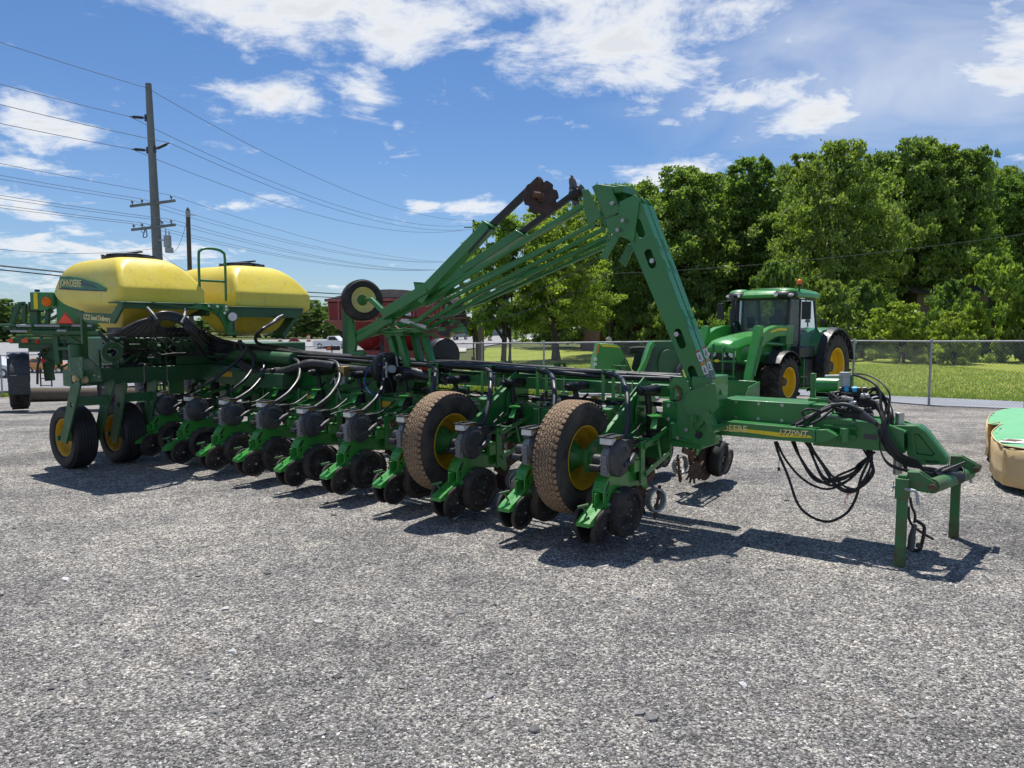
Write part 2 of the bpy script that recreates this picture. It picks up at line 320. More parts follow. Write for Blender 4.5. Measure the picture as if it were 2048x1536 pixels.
    def build(s, name, mat, parent=None, bevel=0.0, angle=38, label=None):
        me = bpy.data.meshes.new(name); me.from_pydata(s.v, [], s.f)
        if s.mats:
            for m in s.mats: me.materials.append(MT[m])
            me.polygons.foreach_set('material_index', s.mi)
        else: me.materials.append(MT[mat] if isinstance(mat, str) else mat)
        bm = bmesh.new(); bm.from_mesh(me); bmesh.ops.recalc_face_normals(bm, faces=bm.faces[:]); bm.to_mesh(me); bm.free()
        me.shade_smooth(); me.set_sharp_from_angle(angle=R_(angle))
        o = bpy.data.objects.new(name, me); COL.objects.link(o)
        if parent: o.parent = parent
        if bevel:
            b = o.modifiers.new('bevel', 'BEVEL'); b.width = bevel; b.segments = 2; b.limit_method = 'ANGLE'; b.angle_limit = R_(35); b.harden_normals = False
        if label: o['label'] = label
        return o
def capsule(cx, cz, hl, r, dx, dz, n=8):
    """slot outline in a plane, long axis direction (dx,dz)"""
    L = math.hypot(dx, dz); dx /= L; dz /= L; P = []
    for s_, a0 in ((1, -90), (-1, 90)):
        for k in range(n + 1):
            t = R_(a0 + 180 * k / n); a = math.cos(t) * r + s_ * hl; b = math.sin(t) * r
            P.append((cx + a * dx - b * dz, cz + a * dz + b * dx))
    return P
def circle2(cx, cz, r, n=14, ph=0): return [(cx + r * math.cos(2 * math.pi * k / n + ph), cz + r * math.sin(2 * math.pi * k / n + ph)) for k in range(n)]
def tag(o, label, cat, group=None, kind=None):
    if label: o['label'] = label
    if cat: o['category'] = cat
    if group: o['group'] = group
    if kind: o['kind'] = kind
    return o
def thing(name, label, cat, loc=(0, 0, 0), rz=0, group=None):
    o = bpy.data.objects.new(name, None); COL.objects.link(o); o.location = loc; o.rotation_euler = (0, 0, rz); o.empty_display_size = .3
    return tag(o, label, cat, group)
def copy_tree(o, parent=None):
    c = o.copy(); COL.objects.link(c); c.parent = parent
    for ch in list(o.children): copy_tree(ch, c)
    return c
def text_mesh(s, size, mat, parent, name, fn, ext=0.0015, align='CENTER', sx=1.0, bold=0.0):
    """flat lettering; fn maps (u,v,t) -> 3D"""
    cu = bpy.data.curves.new(name, 'FONT'); cu.body = s; cu.size = size; cu.align_x = align; cu.align_y = 'CENTER'; cu.extrude = ext; cu.offset = bold; cu.resolution_u = 3
    t = bpy.data.objects.new(name, cu); COL.objects.link(t); bpy.context.view_layer.update()
    me = bpy.data.meshes.new_from_object(t.evaluated_get(bpy.context.evaluated_depsgraph_get()))
    bpy.data.objects.remove(t); bpy.data.curves.remove(cu)
    for v in me.vertices: v.co = fn(v.co.x * sx, v.co.y, v.co.z)
    me.materials.clear(); me.materials.append(MT[mat]); o = bpy.data.objects.new(name, me); COL.objects.link(o); o.parent = parent; return o
# ================================================================== SETTING
def ss(a, b, x): t = max(0, min(1, (x - a) / (b - a))); return t * t * (3 - 2 * t)
def zt(x, y):
    return -0.30 * ss(10, 21, y) - 2.2 * math.exp(-((x + 38) ** 2) / (2 * 22 ** 2) - ((y - 62) ** 2) / (2 * 26 ** 2)) * ss(13, 26, y)
def G(px, py, dz=0.0):
    """ground point under a pixel of the photo"""
    d = px_dir(px, py); z = 0
    for _ in range(12):
        t = (z + dz - HC) / d.z; z = zt(d.x * t, d.y * t)
    return Vector((d.x * t, d.y * t, z))
def at(px, y, zoff=0.0): return Vector(((px - 1024) / FPX * y, y, zt((px - 1024) / FPX * y, y) + zoff))
def hz(py, y): return HC + (655 - py) / FPX * y      # height seen at a pixel row at distance y
def sheet(name, xs, yfun, nv, mat, dz):
    """xs columns; yfun(x)->(y0,y1)"""
    V = []; F = []; n = nv + 1
    for x in xs:
        y0, y1 = yfun(x)
        for j in range(n):
            t = j / nv; y = y0 + (y1 - y0) * t; V.append((x, y, zt(x, y) + dz))
    for i in range(len(xs) - 1):
        for j in range(nv): F.append((i * n + j, (i + 1) * n + j, (i + 1) * n + j + 1, i * n + j + 1))
    me = bpy.data.meshes.new(name); me.from_pydata(V, [], F); me.materials.append(mat); me.shade_smooth()
    o = bpy.data.objects.new(name, me); COL.objects.link(o); o['kind'] = 'structure'; return o
def gravel_mat():
    m, nt, p = new_mat('crushed_gravel')
    v = tex(nt, 'ShaderNodeTexVoronoi', 84, feature='F1'); v2 = tex(nt, 'ShaderNodeTexVoronoi', 40, feature='F1')
    fine = tex(nt, 'ShaderNodeTexNoise', 130, detail=5, rough=.7); big = tex(nt, 'ShaderNodeTexNoise', .55, detail=6, rough=.6); mid = tex(nt, 'ShaderNodeTexNoise', 4.5, detail=5, rough=.65)
    s = nd('ShaderNodeSeparateColor', nt); nt.links.new(v.outputs['Color'], s.inputs[0])
    base = ramp(nt, s.outputs[0], [(0, (0.09, 0.089, 0.088)), (.3, (0.22, 0.218, 0.213)), (.6, (0.36, 0.354, 0.344)), (.85, (0.58, 0.57, 0.55)), (1, (0.80, 0.79, 0.76))])
    s2 = nd('ShaderNodeSeparateColor', nt); nt.links.new(v2.outputs['Color'], s2.inputs[0])
    c = mixc(nt, .65, base, ramp(nt, s2.outputs[1], [(0, (.55, .55, .56)), (1, (1.4, 1.38, 1.35))]), 'MULTIPLY')
    c = mixc(nt, .8, c, ramp(nt, fine.outputs['Fac'], [(.3, (.5, .5, .5)), (.7, (1.5, 1.49, 1.47))]), 'MULTIPLY')
    c = mixc(nt, 1, c, ramp(nt, big.outputs['Fac'], [(.34, (.60, .60, .61)), (.47, (.92, .915, .91)), (.56, (1.08, 1.07, 1.05)), (.70, (1.30, 1.27, 1.22))]), 'MULTIPLY')
    c = mixc(nt, 1, c, ramp(nt, mid.outputs['Fac'], [(.35, (.74, .74, .76)), (.65, (1.2, 1.18, 1.15))]), 'MULTIPLY')
    tco = nd('ShaderNodeTexCoord', nt); mp = nd('ShaderNodeMapping', nt); mp.inputs['Rotation'].default_value = (0, 0, R_(36)); mp.inputs['Scale'].default_value = (.22, 1.1, 1); nt.links.new(tco.outputs['Object'], mp.inputs[0])
    tr = nd('ShaderNodeTexNoise', nt); tr.inputs['Scale'].default_value = 1.0; tr.inputs['Detail'].default_value = 5; nt.links.new(mp.outputs[0], tr.inputs['Vector'])
    c = mixc(nt, 1, c, ramp(nt, tr.outputs['Fac'], [(.36, (.86, .86, .87)), (.5, (1.0, 1, 1)), (.64, (1.08, 1.075, 1.06))]), 'MULTIPLY')
    st = tex(nt, 'ShaderNodeTexNoise', .9, detail=4); c = mixc(nt, mth('MULTIPLY', ramp(nt, st.outputs['Fac'], [(.62, (0, 0, 0)), (.74, (1, 1, 1))]), .22, nt), c, (0.23, 0.155, 0.095))
    c = mixc(nt, 1, c, (0.86, 0.85, 0.83), 'MULTIPLY')
    nt.links.new(c, p.inputs['Base Color']); p.inputs['Roughness'].default_value = .9; p.inputs['Specular IOR Level'].default_value = .25
    h = mth('ADD', mth('MULTIPLY', v.outputs['Distance'], -1.4, nt), mth('ADD', mth('MULTIPLY', v2.outputs['Distance'], -1.5, nt), fine.outputs['Fac'], nt), nt)
    nt.links.new(bump(nt, h, .9, .012), p.inputs['Normal']); return m
def grass_mat(name, a, b, c3, sc=1.0):
    m, nt, p = new_mat(name)
    n = tex(nt, 'ShaderNodeTexNoise', .35 * sc, detail=8, rough=.7); n2 = tex(nt, 'ShaderNodeTexNoise', 9, detail=8, rough=.8); n3 = tex(nt, 'ShaderNodeTexNoise', 45, detail=3, rough=.8)
    c = ramp(nt, n.outputs['Fac'], [(.32, a), (.52, b), (.72, c3)])
    c = mixc(nt, 1, c, ramp(nt, n2.outputs['Fac'], [(.3, (.55, .6, .6)), (.7, (1.35, 1.3, 1.2))]), 'MULTIPLY')
    c = mixc(nt, 1, c, ramp(nt, n3.outputs['Fac'], [(.3, (.7, .72, .7)), (.7, (1.25, 1.25, 1.2))]), 'MULTIPLY')
    nt.links.new(c, p.inputs['Base Color']); p.inputs['Roughness'].default_value = .85; p.inputs['Specular IOR Level'].default_value = .2
    nt.links.new(bump(nt, n2.outputs['Fac'], 1.0, .08), p.inputs['Normal']); return m
def paved_mat(name, col):
    m, nt, p = new_mat(name); n = tex(nt, 'ShaderNodeTexNoise', .7, detail=7, rough=.65); n2 = tex(nt, 'ShaderNodeTexNoise', 60, detail=3)
    c = ramp(nt, n.outputs['Fac'], [(.3, tuple(x * .85 for x in col)), (.7, tuple(x * 1.12 for x in col))])
    c = mixc(nt, 1, c, ramp(nt, n2.outputs['Fac'], [(.3, (.8, .8, .8)), (.7, (1.2, 1.2, 1.2))]), 'MULTIPLY')
    nt.links.new(c, p.inputs['Base Color']); p.inputs['Roughness'].default_value = .8; return m
M_GRAVEL = gravel_mat(); M_GRASS = grass_mat('mown_grass', (0.20, 0.26, 0.038), (0.29, 0.34, 0.05), (0.38, 0.385, 0.09)); M_ROUGH = grass_mat('rough_grass', (0.06, 0.085, 0.02), (0.10, 0.12, 0.03), (0.17, 0.14, 0.06), 1.5)
M_ASPH = paved_mat('grey_asphalt_path', (0.25, 0.265, 0.295)); M_ROAD = paved_mat('pale_highway', (0.25, 0.25, 0.25))
FL = [(-70, 32.5), (-24, 32), (-12, 31), (-7.2, 30), (-3.5, 29), (-1.1, 27.3), (1.07, 25.2), (5.3, 25), (7.2, 24.9), (9.1, 24.2), (10.3, 22.6), (11.45, 20.5), (13.2, 19.2), (16, 17), (30, 9)]
def fl(x):
    for (a, b), (c, d) in zip(FL, FL[1:]):
        if a <= x <= c: return b + (d - b) * (x - a) / (c - a)
    return FL[0][1] if x < FL[0][0] else FL[-1][1]
def spaced(a, b, n): return [a + (b - a) * i / n for i in range(n + 1)]
sheet('ground', spaced(-900, -160, 12)[:-1] + spaced(-160, 80, 120) + spaced(80, 900, 12)[1:], lambda x: (-40, 260), 130, M_ROUGH, -0.06)
sheet('far_ground', spaced(-3000, 3000, 60), lambda x: (259.9, 2800), 60, M_ROUGH, -0.06)
sheet('gravel_yard', spaced(-60, 30, 180), lambda x: (-12, fl(x) - .15), 80, M_GRAVEL, 0.0)
sheet('asphalt_path', spaced(2.2, 30, 90), lambda x: (fl(x) - .1, fl(x) + 3.3), 6, M_ASPH, 0.012)
sheet('grass_field', spaced(-3.0, 90, 180), lambda x: (fl(x) + (3.3 if x > 2.2 else -.1), 90), 90, M_GRASS, 0.008)
# the highway: a broad pale ribbon passing behind the yard
near_e = [(-120, 36), (-70, 37), (-34, 39), (-21, 43), (-14.5, 62), (-4.4, 90), (4, 130), (24, 220)]
far_e = [(-260, 130), (-170, 110), (-110, 104), (-74, 108), (-44, 128), (-26, 150), (-8, 175), (12, 240)]
V = []; F = []; NU = 14; NS = 16
pts = []
for (a, b), (c, d) in zip(zip(near_e, near_e[1:]), zip(far_e, far_e[1:])):
    for k in range(NS):
        t = k / NS; pts.append(((a[0] + (b[0] - a[0]) * t, a[1] + (b[1] - a[1]) * t), (c[0] + (d[0] - c[0]) * t, c[1] + (d[1] - c[1]) * t)))
pts.append((near_e[-1], far_e[-1]))
for p, q in pts:
    for j in range(NU + 1):
        t = j / NU; x = p[0] + (q[0] - p[0]) * t; y = p[1] + (q[1] - p[1]) * t; V.append((x, y, zt(x, y) + .05))
for i in range(len(pts) - 1):
    for j in range(NU): F.append((i * (NU + 1) + j, (i + 1) * (NU + 1) + j, (i + 1) * (NU + 1) + j + 1, i * (NU + 1) + j + 1))
me = bpy.data.meshes.new('highway'); me.from_pydata(V, [], F); me.materials.append(M_ROAD); me.shade_smooth()
o = bpy.data.objects.new('highway', me); COL.objects.link(o); o['kind'] = 'structure'

# ---------------------------------------------------------------- loose stones (uncountable)
def stones(name, n, area, smin, smax, seed, mat, dens=None):
    rg = np.random.default_rng(seed)
    ico = np.array([(0, 0, 1), (.894, 0, .447), (.276, .851, .447), (-.724, .526, .447), (-.724, -.526, .447), (.276, -.851, .447), (.724, .526, -.447), (-.276, .851, -.447), (-.894, 0, -.447), (-.276, -.851, -.447), (.724, -.526, -.447), (0, 0, -1)])
    T = np.array([(0, 1, 2), (0, 2, 3), (0, 3, 4), (0, 4, 5), (0, 5, 1), (1, 6, 2), (2, 7, 3), (3, 8, 4), (4, 9, 5), (5, 10, 1), (2, 6, 7), (3, 7, 8), (4, 8, 9), (5, 9, 10), (1, 10, 6), (6, 11, 7), (7, 11, 8), (8, 11, 9), (9, 11, 10), (10, 11, 6)])
    d = area[0] * (area[1] / area[0]) ** (rg.random(n) ** .85)            # denser near the viewer's feet
    x = (rg.random(n) * 2 - 1) * d * area[2]; y = d
    s = smin + (smax - smin) * rg.random(n) ** 3
    jit = rg.random((n, 12, 3)) * .9 + .45
    a = rg.random(n) * 6.28; sc = np.stack([s * (.8 + .6 * rg.random(n)), s * (.7 + .4 * rg.random(n)), s * (.32 + .33 * rg.random(n))], 1)
    P = ico[None] * jit * sc[:, None, :]
    ca, sa = np.cos(a)[:, None], np.sin(a)[:, None]
    Q = np.stack([P[..., 0] * ca - P[..., 1] * sa + x[:, None], P[..., 0] * sa + P[..., 1] * ca + y[:, None], P[..., 2] + (s * .12)[:, None]], 2).reshape(-1, 3)
    F = (T[None] + (np.arange(n) * 12)[:, None, None]).reshape(-1)
    me = bpy.data.meshes.new(name); me.vertices.add(len(Q)); me.vertices.foreach_set('co', Q.ravel()); nf = n * 20
    me.loops.add(nf * 3); me.loops.foreach_set('vertex_index', F); me.polygons.add(nf); me.polygons.foreach_set('loop_start', np.arange(nf) * 3); me.update()
    me.materials.append(mat); me.shade_flat(); o = bpy.data.objects.new(name, me); COL.objects.link(o); o['kind'] = 'stuff'
    o['label'] = 'loose angular grey gravel chips scattered over the yard'; o['category'] = 'gravel'; return o
m, nt, p = new_mat('gravel_chips'); g = nd('ShaderNodeNewGeometry', nt)
nt.links.new(ramp(nt, g.outputs['Random Per Island'], [(0, (.08, .079, .078)), (.4, (.18, .178, .173)), (.75, (.29, .285, .277)), (.92, (.45, .442, .43)), (1, (.64, .63, .61))]), p.inputs['Base Color']); p.inputs['Roughness'].default_value = .85; p.inputs['Specular IOR Level'].default_value = .25
M_CHIP = m
stones('gravel_chips', 110000, (2.2, 9.5, .80), .0028, .0105, 3, M_CHIP)
stones('coarse_gravel', 340, (3.2, 16, .80), .012, .034, 5, M_CHIP)['label'] = 'larger grey stones lying loose on the gravel yard'

# ---------------------------------------------------------------- foliage
def leaf_mat(name, a, b, trans=.35):
    m = bpy.data.materials.new(name); m.use_nodes = True; nt = m.node_tree; nt.nodes.clear()
    g = nd('ShaderNodeNewGeometry', nt); oi = nd('ShaderNodeObjectInfo', nt)
    n = tex(nt, 'ShaderNodeTexNoise', .5, detail=3)
    f = mth('ADD', mth('MULTIPLY', g.outputs['Random Per Island'], .55, nt), mth('MULTIPLY', n.outputs['Fac'], .5, nt), nt)
    c = ramp(nt, f, [(.15, a), (.85, b)])
    c = mixc(nt, 1, c, ramp(nt, oi.outputs['Random'], [(0, (.82, .9, .8)), (1, (1.18, 1.08, 1.0))]), 'MULTIPLY')
    d = nd('ShaderNodeBsdfDiffuse', nt); t = nd('ShaderNodeBsdfTranslucent', nt); gl = nd('ShaderNodeBsdfGlossy', nt); gl.inputs['Roughness'].default_value = .45
    nt.links.new(c, d.inputs[0]); nt.links.new(mixc(nt, 1, c, (1.35, 1.45, .55), 'MULTIPLY'), t.inputs[0])
    mx = nd('ShaderNodeMixShader', nt); mx.inputs[0].default_value = trans; nt.links.new(d.outputs[0], mx.inputs[1]); nt.links.new(t.outputs[0], mx.inputs[2])
    m2 = nd('ShaderNodeMixShader', nt); m2.inputs[0].default_value = .025; nt.links.new(mx.outputs[0], m2.inputs[1]); nt.links.new(gl.outputs[0], m2.inputs[2])
    o = nd('ShaderNodeOutputMaterial', nt); nt.links.new(m2.outputs[0], o.inputs[0]); return m
M_LEAF = leaf_mat('deciduous_leaves', (0.11, 0.185, 0.060), (0.24, 0.33, 0.11), .5); M_LEAF2 = leaf_mat('light_leaves', (0.14, 0.23, 0.05), (0.31, 0.39, 0.10), .5); M_LEAF3 = leaf_mat('dark_leaves', (0.11, 0.18, 0.07), (0.22, 0.29, 0.105), .5)
m, nt, p = new_mat('tree_bark'); n = tex(nt, 'ShaderNodeTexNoise', 6, detail=7); nt.links.new(ramp(nt, n.outputs['Fac'], [(.3, (.035, .028, .022)), (.7, (.13, .11, .09))]), p.inputs['Base Color']); p.inputs['Roughness'].default_value = .9
nt.links.new(bump(nt, n.outputs['Fac'], .8, .03), p.inputs['Normal']); M_BARK = m
def crown_mesh(name, H, Rr, zb, nl, per, leaf, seed, mat, lump=(.9, 1.7), shape=1.0):
    """leaf cards spread through many lobes inside an uneven envelope; returns mesh and lobe centres"""
    rg = np.random.default_rng(seed); C_ = []; RR = []
    ph = rg.random(4) * 6.28; tries = 0
    while len(C_) < nl and tries < nl * 60:
        tries += 1; z = rg.random(); a = rg.random() * 6.28
        env = max(.05, math.sin(math.pi * min(1, (z * .80 + .13)) ** shape)) ** .5 * (1 + .22 * math.sin(2 * a + ph[0]) + .16 * math.sin(3 * a + ph[1] + 4 * z) + .12 * math.sin(7 * z + ph[2]))
        rad = env * Rr * (rg.random() ** .42) * (1 + .18 * rg.normal() * (z > .15))
        c = np.array([rad * math.cos(a), rad * math.sin(a), zb + z * (H - zb)]); r = lump[0] + (lump[1] - lump[0]) * rg.random() ** 1.5
        if z > .85: r *= .7
        C_.append(c); RR.append(r)
    C_ = np.array(C_); RR = np.array(RR)
    n = len(C_) * per; idx = np.repeat(np.arange(len(C_)), per)
    d = rg.normal(size=(n, 3)); d /= np.linalg.norm(d, axis=1)[:, None]; rr = RR[idx] * rg.random(n) ** .55 * (1 + .7 * (rg.random(n) < .15) * rg.random(n))
    P = C_[idx] + d * rr[:, None] * np.array([1, 1, .60])
    s = leaf * (.55 + .9 * rg.random(n)); u = rg.normal(size=(n, 3)) + d * .2; u /= np.linalg.norm(u, axis=1)[:, None]
    w_ = np.cross(u, rg.normal(size=(n, 3))); w_ /= np.linalg.norm(w_, axis=1)[:, None]
    u *= s[:, None]; w_ *= (s * .62)[:, None]
    Vv = np.stack([P - u, P - w_, P + u, P + w_], 1).reshape(-1, 3)
    me = bpy.data.meshes.new(name); me.vertices.add(len(Vv)); me.vertices.foreach_set('co', Vv.ravel()); me.loops.add(n * 4); me.loops.foreach_set('vertex_index', np.arange(n * 4)); me.polygons.add(n)
    me.polygons.foreach_set('loop_start', np.arange(n) * 4); me.update(); me.materials.append(mat); return me, C_, RR
def trunk_mesh(name, zb, H, r0, cents, seed, nb=16, stems=1, lean=0.0):
    rg = random.Random(seed); mb = MB()
    for s_ in range(stems):
        a = rg.random() * 6.28; off = Vector((math.cos(a), math.sin(a), 0)) * (.9 * r0 * (stems > 1) * 2)
        ln = Vector((rg.uniform(-1, 1), rg.uniform(-1, 1), 0)) * (H * (.03 + .05 * (stems > 1)) + lean)
        def axis(t): return off + Vector((0, 0, -.1 + t * H * .82)) + ln * t + Vector((math.sin(t * 5 + a), math.cos(t * 4 + a), 0)) * .12 * t
        K = 10; P = [axis(k / K) for k in range(K + 1)]; n = 9; base = len(mb.v); Vv = []
        for i, p in enumerate(P):
            t = i / K; r = r0 * ((1 - t) ** .8 * .85 + .1) * (1.35 if i == 0 else 1) / (1 + .4 * (stems > 1))
            Vv += [p + Vector((math.cos(2 * math.pi * k / n), math.sin(2 * math.pi * k / n), 0)) * r for k in range(n)]
        Ff = [(i * n + k, i * n + (k + 1) % n, (i + 1) * n + (k + 1) % n, (i + 1) * n + k) for i in range(K) for k in range(n)]
        mb.add(Vv, Ff)
        for b in range(nb // stems):
            c = Vector(cents[rg.randrange(len(cents))]); t = min(.9, max(.22, (c.z / H) * rg.uniform(.45, .75))); p = axis(t)
            L = (c - p).length; mid = p.lerp(c, .5) + Vector((0, 0, .12 * L)); r = r0 * (1 - t) * rg.uniform(.3, .5) + .03
            Q = catmull([p, mid, c], 4); _, bx, cx = frame_of(Q[-1] - Q[0]); m = 6; Vv = []
            for i, q in enumerate(Q):
                k_ = r * (1 - .85 * i / (len(Q) - 1)); Vv += [q + (bx * math.cos(2 * math.pi * k / m) + cx * math.sin(2 * math.pi * k / m)) * k_ for k in range(m)]
            mb.add(Vv, [(i * m + k, i * m + (k + 1) % m, (i + 1) * m + (k + 1) % m, (i + 1) * m + k) for i in range(len(Q) - 1) for k in range(m)])
    me = bpy.data.meshes.new(name); me.from_pydata(mb.v, [], mb.f); me.materials.append(M_BARK); me.shade_smooth(); return me
TREES = {}
def variant(key, H, Rr, zb, nl, per, leaf, seed, mat, lump, shape=1.0, r0=.32, stems=1, nb=16):
    me, cc, rr = crown_mesh('crown', H, Rr, zb, nl, per, leaf, seed, mat, lump, shape); TREES[key] = (me, trunk_mesh('trunk', zb, H, r0, [tuple(c) for c in cc], seed, nb, stems), H, Rr)
variant('maple', 14, 5.6, 3.0, 520, 80, .14, 1, M_LEAF2, (.35, 1.0), .8, .40, 1, 22)
variant('oak', 15, 5.4, 3.2, 560, 80, .145, 2, M_LEAF, (.4, 1.15), .85, .42)
variant('oak_b', 15, 4.8, 2.6, 540, 80, .145, 3, M_LEAF, (.4, 1.1), .7, .38)
variant('slim', 15, 3.4, 2.5, 370, 80, .14, 4, M_LEAF, (.4, 1.0), .8, .30)
variant('dark', 15, 5.6, .8, 460, 75, .16, 5, M_LEAF3, (.5, 1.25), .6, .4)
variant('multi', 10, 3.2, 2.6, 150, 85, .19, 6, M_LEAF2, (.35, .85), .9, .20, 4, 16)
variant('bush', 3.2, 2.2, .1, 110, 85, .11, 7, M_LEAF, (.2, .5), .55, .12, 3, 9)
variant('bush_light', 3.6, 2.3, .1, 120, 85, .11, 8, M_LEAF2, (.2, .5), .55, .12, 3, 9)
def tree(key, px, y, top, halfw, label, cat='tree', group='trees at the edge of the field', rz=None, name=None, loc=None, zs=None):
    if y < 90: y *= 1.14
    me, tr, H, Rr = TREES[key]; L = at(px, y) if loc is None else loc
    t = thing(name or ('shrub' if 'bush' in key else 'tree'), label, cat, L, random.uniform(0, 6.28) if rz is None else rz, group)
    hh = (hz(top, y) - L.z) if zs is None else zs; sx = halfw / FPX * y / Rr
    t.scale = (sx, sx, hh / (H * 1.02))
    for nm, m_ in (('trunk', tr), ('crown', me)):
        o = bpy.data.objects.new(nm, m_); COL.objects.link(o); o.parent = t
    return t
for a in [('maple', 1112, 49, 418, 118, 'light green spreading tree with leaning limbs behind the middle of the fence'),
          ('multi', 1012, 47, 440, 70, 'slender many-stemmed tree left of the big spreading tree'),
          ('multi', 952, 52, 505, 40, 'small leafy tree nearest the road, furthest left behind the fence'),
          ('oak', 1222, 57, 375, 95, 'dense tree directly behind the top of the raised steel mast'),
          ('oak_b', 1368, 60, 342, 108, 'broad round green tree just right of the raised mast top'),
          ('slim', 1505, 61, 322, 78, 'slim pointed tree between two broad crowns above the tractor'),
          ('oak', 1660, 54, 292, 108, 'tall tree with bare pale trunk showing above the tractor cab'),
          ('oak_b', 1830, 58, 286, 105, 'highest bright green tree left of the right corner gap'),
          ('slim', 1925, 57, 300, 62, 'narrow tall tree beside the highest bright crown'),
          ('oak_b', 2030, 62, 352, 85, 'tree in the right corner with a lower rounded top'),
          ('oak', 2190, 64, 330, 110, 'tree standing just past the right edge of the field'),
          ('oak_b', 1290, 63, 368, 80, 'rounded tree filling the gap between mast top and broad crown'), ('oak', 1440, 66, 350, 85, 'rounded crown between the broad tree and the slim pointed one'),
          ('oak_b', 1575, 64, 340, 75, 'crown just left of the tree with the bare trunk'), ('oak', 1745, 62, 312, 85, 'wide crown between the bare trunk tree and the highest crown'), ('oak_b', 1985, 66, 340, 80, 'crown filling the gap left of the right corner tree')]:
    tree(*a)
for i, a in enumerate([('dark', 1110, 76, 470, 90), ('dark', 1300, 74, 400, 110), ('dark', 1450, 73, 385, 110), ('dark', 1590, 74, 345, 110), ('dark', 1745, 72, 330, 120), ('dark', 1890, 73, 330, 110), ('dark', 2040, 74, 380, 110), ('dark', 1200, 70, 470, 80), ('dark', 2150, 72, 340, 120)]):
    lab = ['behind the light spreading tree', 'behind the raised mast top', 'behind the slim pointed tree', 'behind the tractor roof', 'behind the tree with the bare trunk', 'behind the highest bright tree', 'behind the right corner tree', 'behind the stone post', 'past the right corner'][i]
    tree(*a, 'dark shaded tree of the second row ' + lab)
for a in [('bush', 1560, 44, 520, 70, 'tall rounded light shrub just behind the tractor cab'), ('bush', 1660, 43, 560, 62, 'dark shrub behind the tractor rear fender'), ('bush_light', 1800, 40, 604, 70, 'low wide light green bush right of the tractor'),
          ('bush_light', 1985, 41, 512, 70, 'tall light green bush near the right corner'), ('bush', 1890, 44, 560, 60, 'dark bush between the two light bushes'), ('bush_light', 1905, 38, 622, 50, 'small yellow green bush low in front of the dark one'), ('bush', 2080, 40, 560, 60, 'bush at the right edge of the field'),
          ('bush', 1480, 50, 600, 60, 'dark undergrowth shrub left of the tractor exhaust'), ('bush', 1340, 52, 590, 60, 'shrub in the shade beside the brick house'), ('bush', 1400, 56, 560, 60, 'shaded shrub right of the brick house'), ('bush', 1730, 47, 560, 60, 'shaded shrub under the tree with bare trunk'), ('bush', 1255, 56, 610, 40, 'small shrub left of the brick house wall')]:
    tree(*a, cat='shrub', group='shrubs along the tree line')
far = [(-30, 120, 590), (10, 118, 598), (48, 122, 610), (85, 150, 640), (300, 165, 630), (350, 170, 640), (420, 168, 632), (470, 165, 640), (520, 160, 618), (560, 150, 616), (592, 145, 606), (622, 140, 600), (650, 142, 612), (685, 150, 622), (730, 160, 628), (250, 168, 640), (200, 160, 636), (140, 158, 640), (790, 175, 632), (850, 185, 634), (905, 190, 638)]
side_l = ['furthest left', 'second from the left', 'third from the left', 'beside the sprayer', 'near the left pole', 'under the wires', 'right of the wooden pole', 'seventh from the cart', 'sixth from the cart', 'fifth from the cart', 'fourth from the cart', 'highest left of the red cart', 'next to the red cart', 'behind the red cart edge', 'behind the red cart middle', 'behind the left tank', 'left of the left tank', 'right of the sprayer', 'behind the cart cover', 'right of the cart', 'left of the pale warehouse']
for i, (px, y, top) in enumerate(far):
    tree('dark' if i % 2 else 'oak', px, y, top, 34 + 6 * (i % 3), 'distant tree across the highway, ' + side_l[i], group='distant trees across the highway')
# leaf litter, uncut grass along the fence and on the field
def blades(name, n, fn, h, seed, mat):
    rg = np.random.default_rng(seed); P = np.array([fn(rg) for _ in range(n)]); a = rg.random(n) * 6.28; hh = h * (.5 + rg.random(n)); w_ = .012 + .012 * rg.random(n)
    dx = np.cos(a) * w_; dy = np.sin(a) * w_; lx = (rg.random(n) - .5) * hh * .8; ly = (rg.random(n) - .5) * hh * .8
    Q = np.stack([P - np.stack([dx, dy, 0 * dx], 1), P + np.stack([dx, dy, 0 * dx], 1), P + np.stack([lx, ly, hh], 1)], 1).reshape(-1, 3)
    me = bpy.data.meshes.new(name); me.vertices.add(n * 3); me.vertices.foreach_set('co', Q.ravel()); me.loops.add(n * 3); me.loops.foreach_set('vertex_index', np.arange(n * 3)); me.polygons.add(n); me.polygons.foreach_set('loop_start', np.arange(n) * 3); me.update(); me.materials.append(mat)
    o = bpy.data.objects.new(name, me); COL.objects.link(o); return o
def on_field(rg):
    x = rg.uniform(-2.5, 24); y = fl(x) + (3.35 if x > 2.2 else .1) + 26 * rg.random() ** 1.6; return (x, y, zt(x, y))
def on_fence(rg):
    x = rg.uniform(-26, 2); y = fl(x) + rg.normal() * .12; return (x, y, zt(x, y))
M_BLADE = leaf_mat('grass_blades', (0.20, 0.28, 0.04), (0.36, 0.42, 0.09), .4)
tag(blades('lawn_blades', 70000, on_field, .07, 11, M_BLADE), 'short bright grass of the field beyond the fence', 'grass', kind='stuff')
tag(blades('fence_grass', 9000, on_fence, .16, 12, M_BLADE), 'longer grass tufts along the foot of the fence', 'grass', kind='stuff')

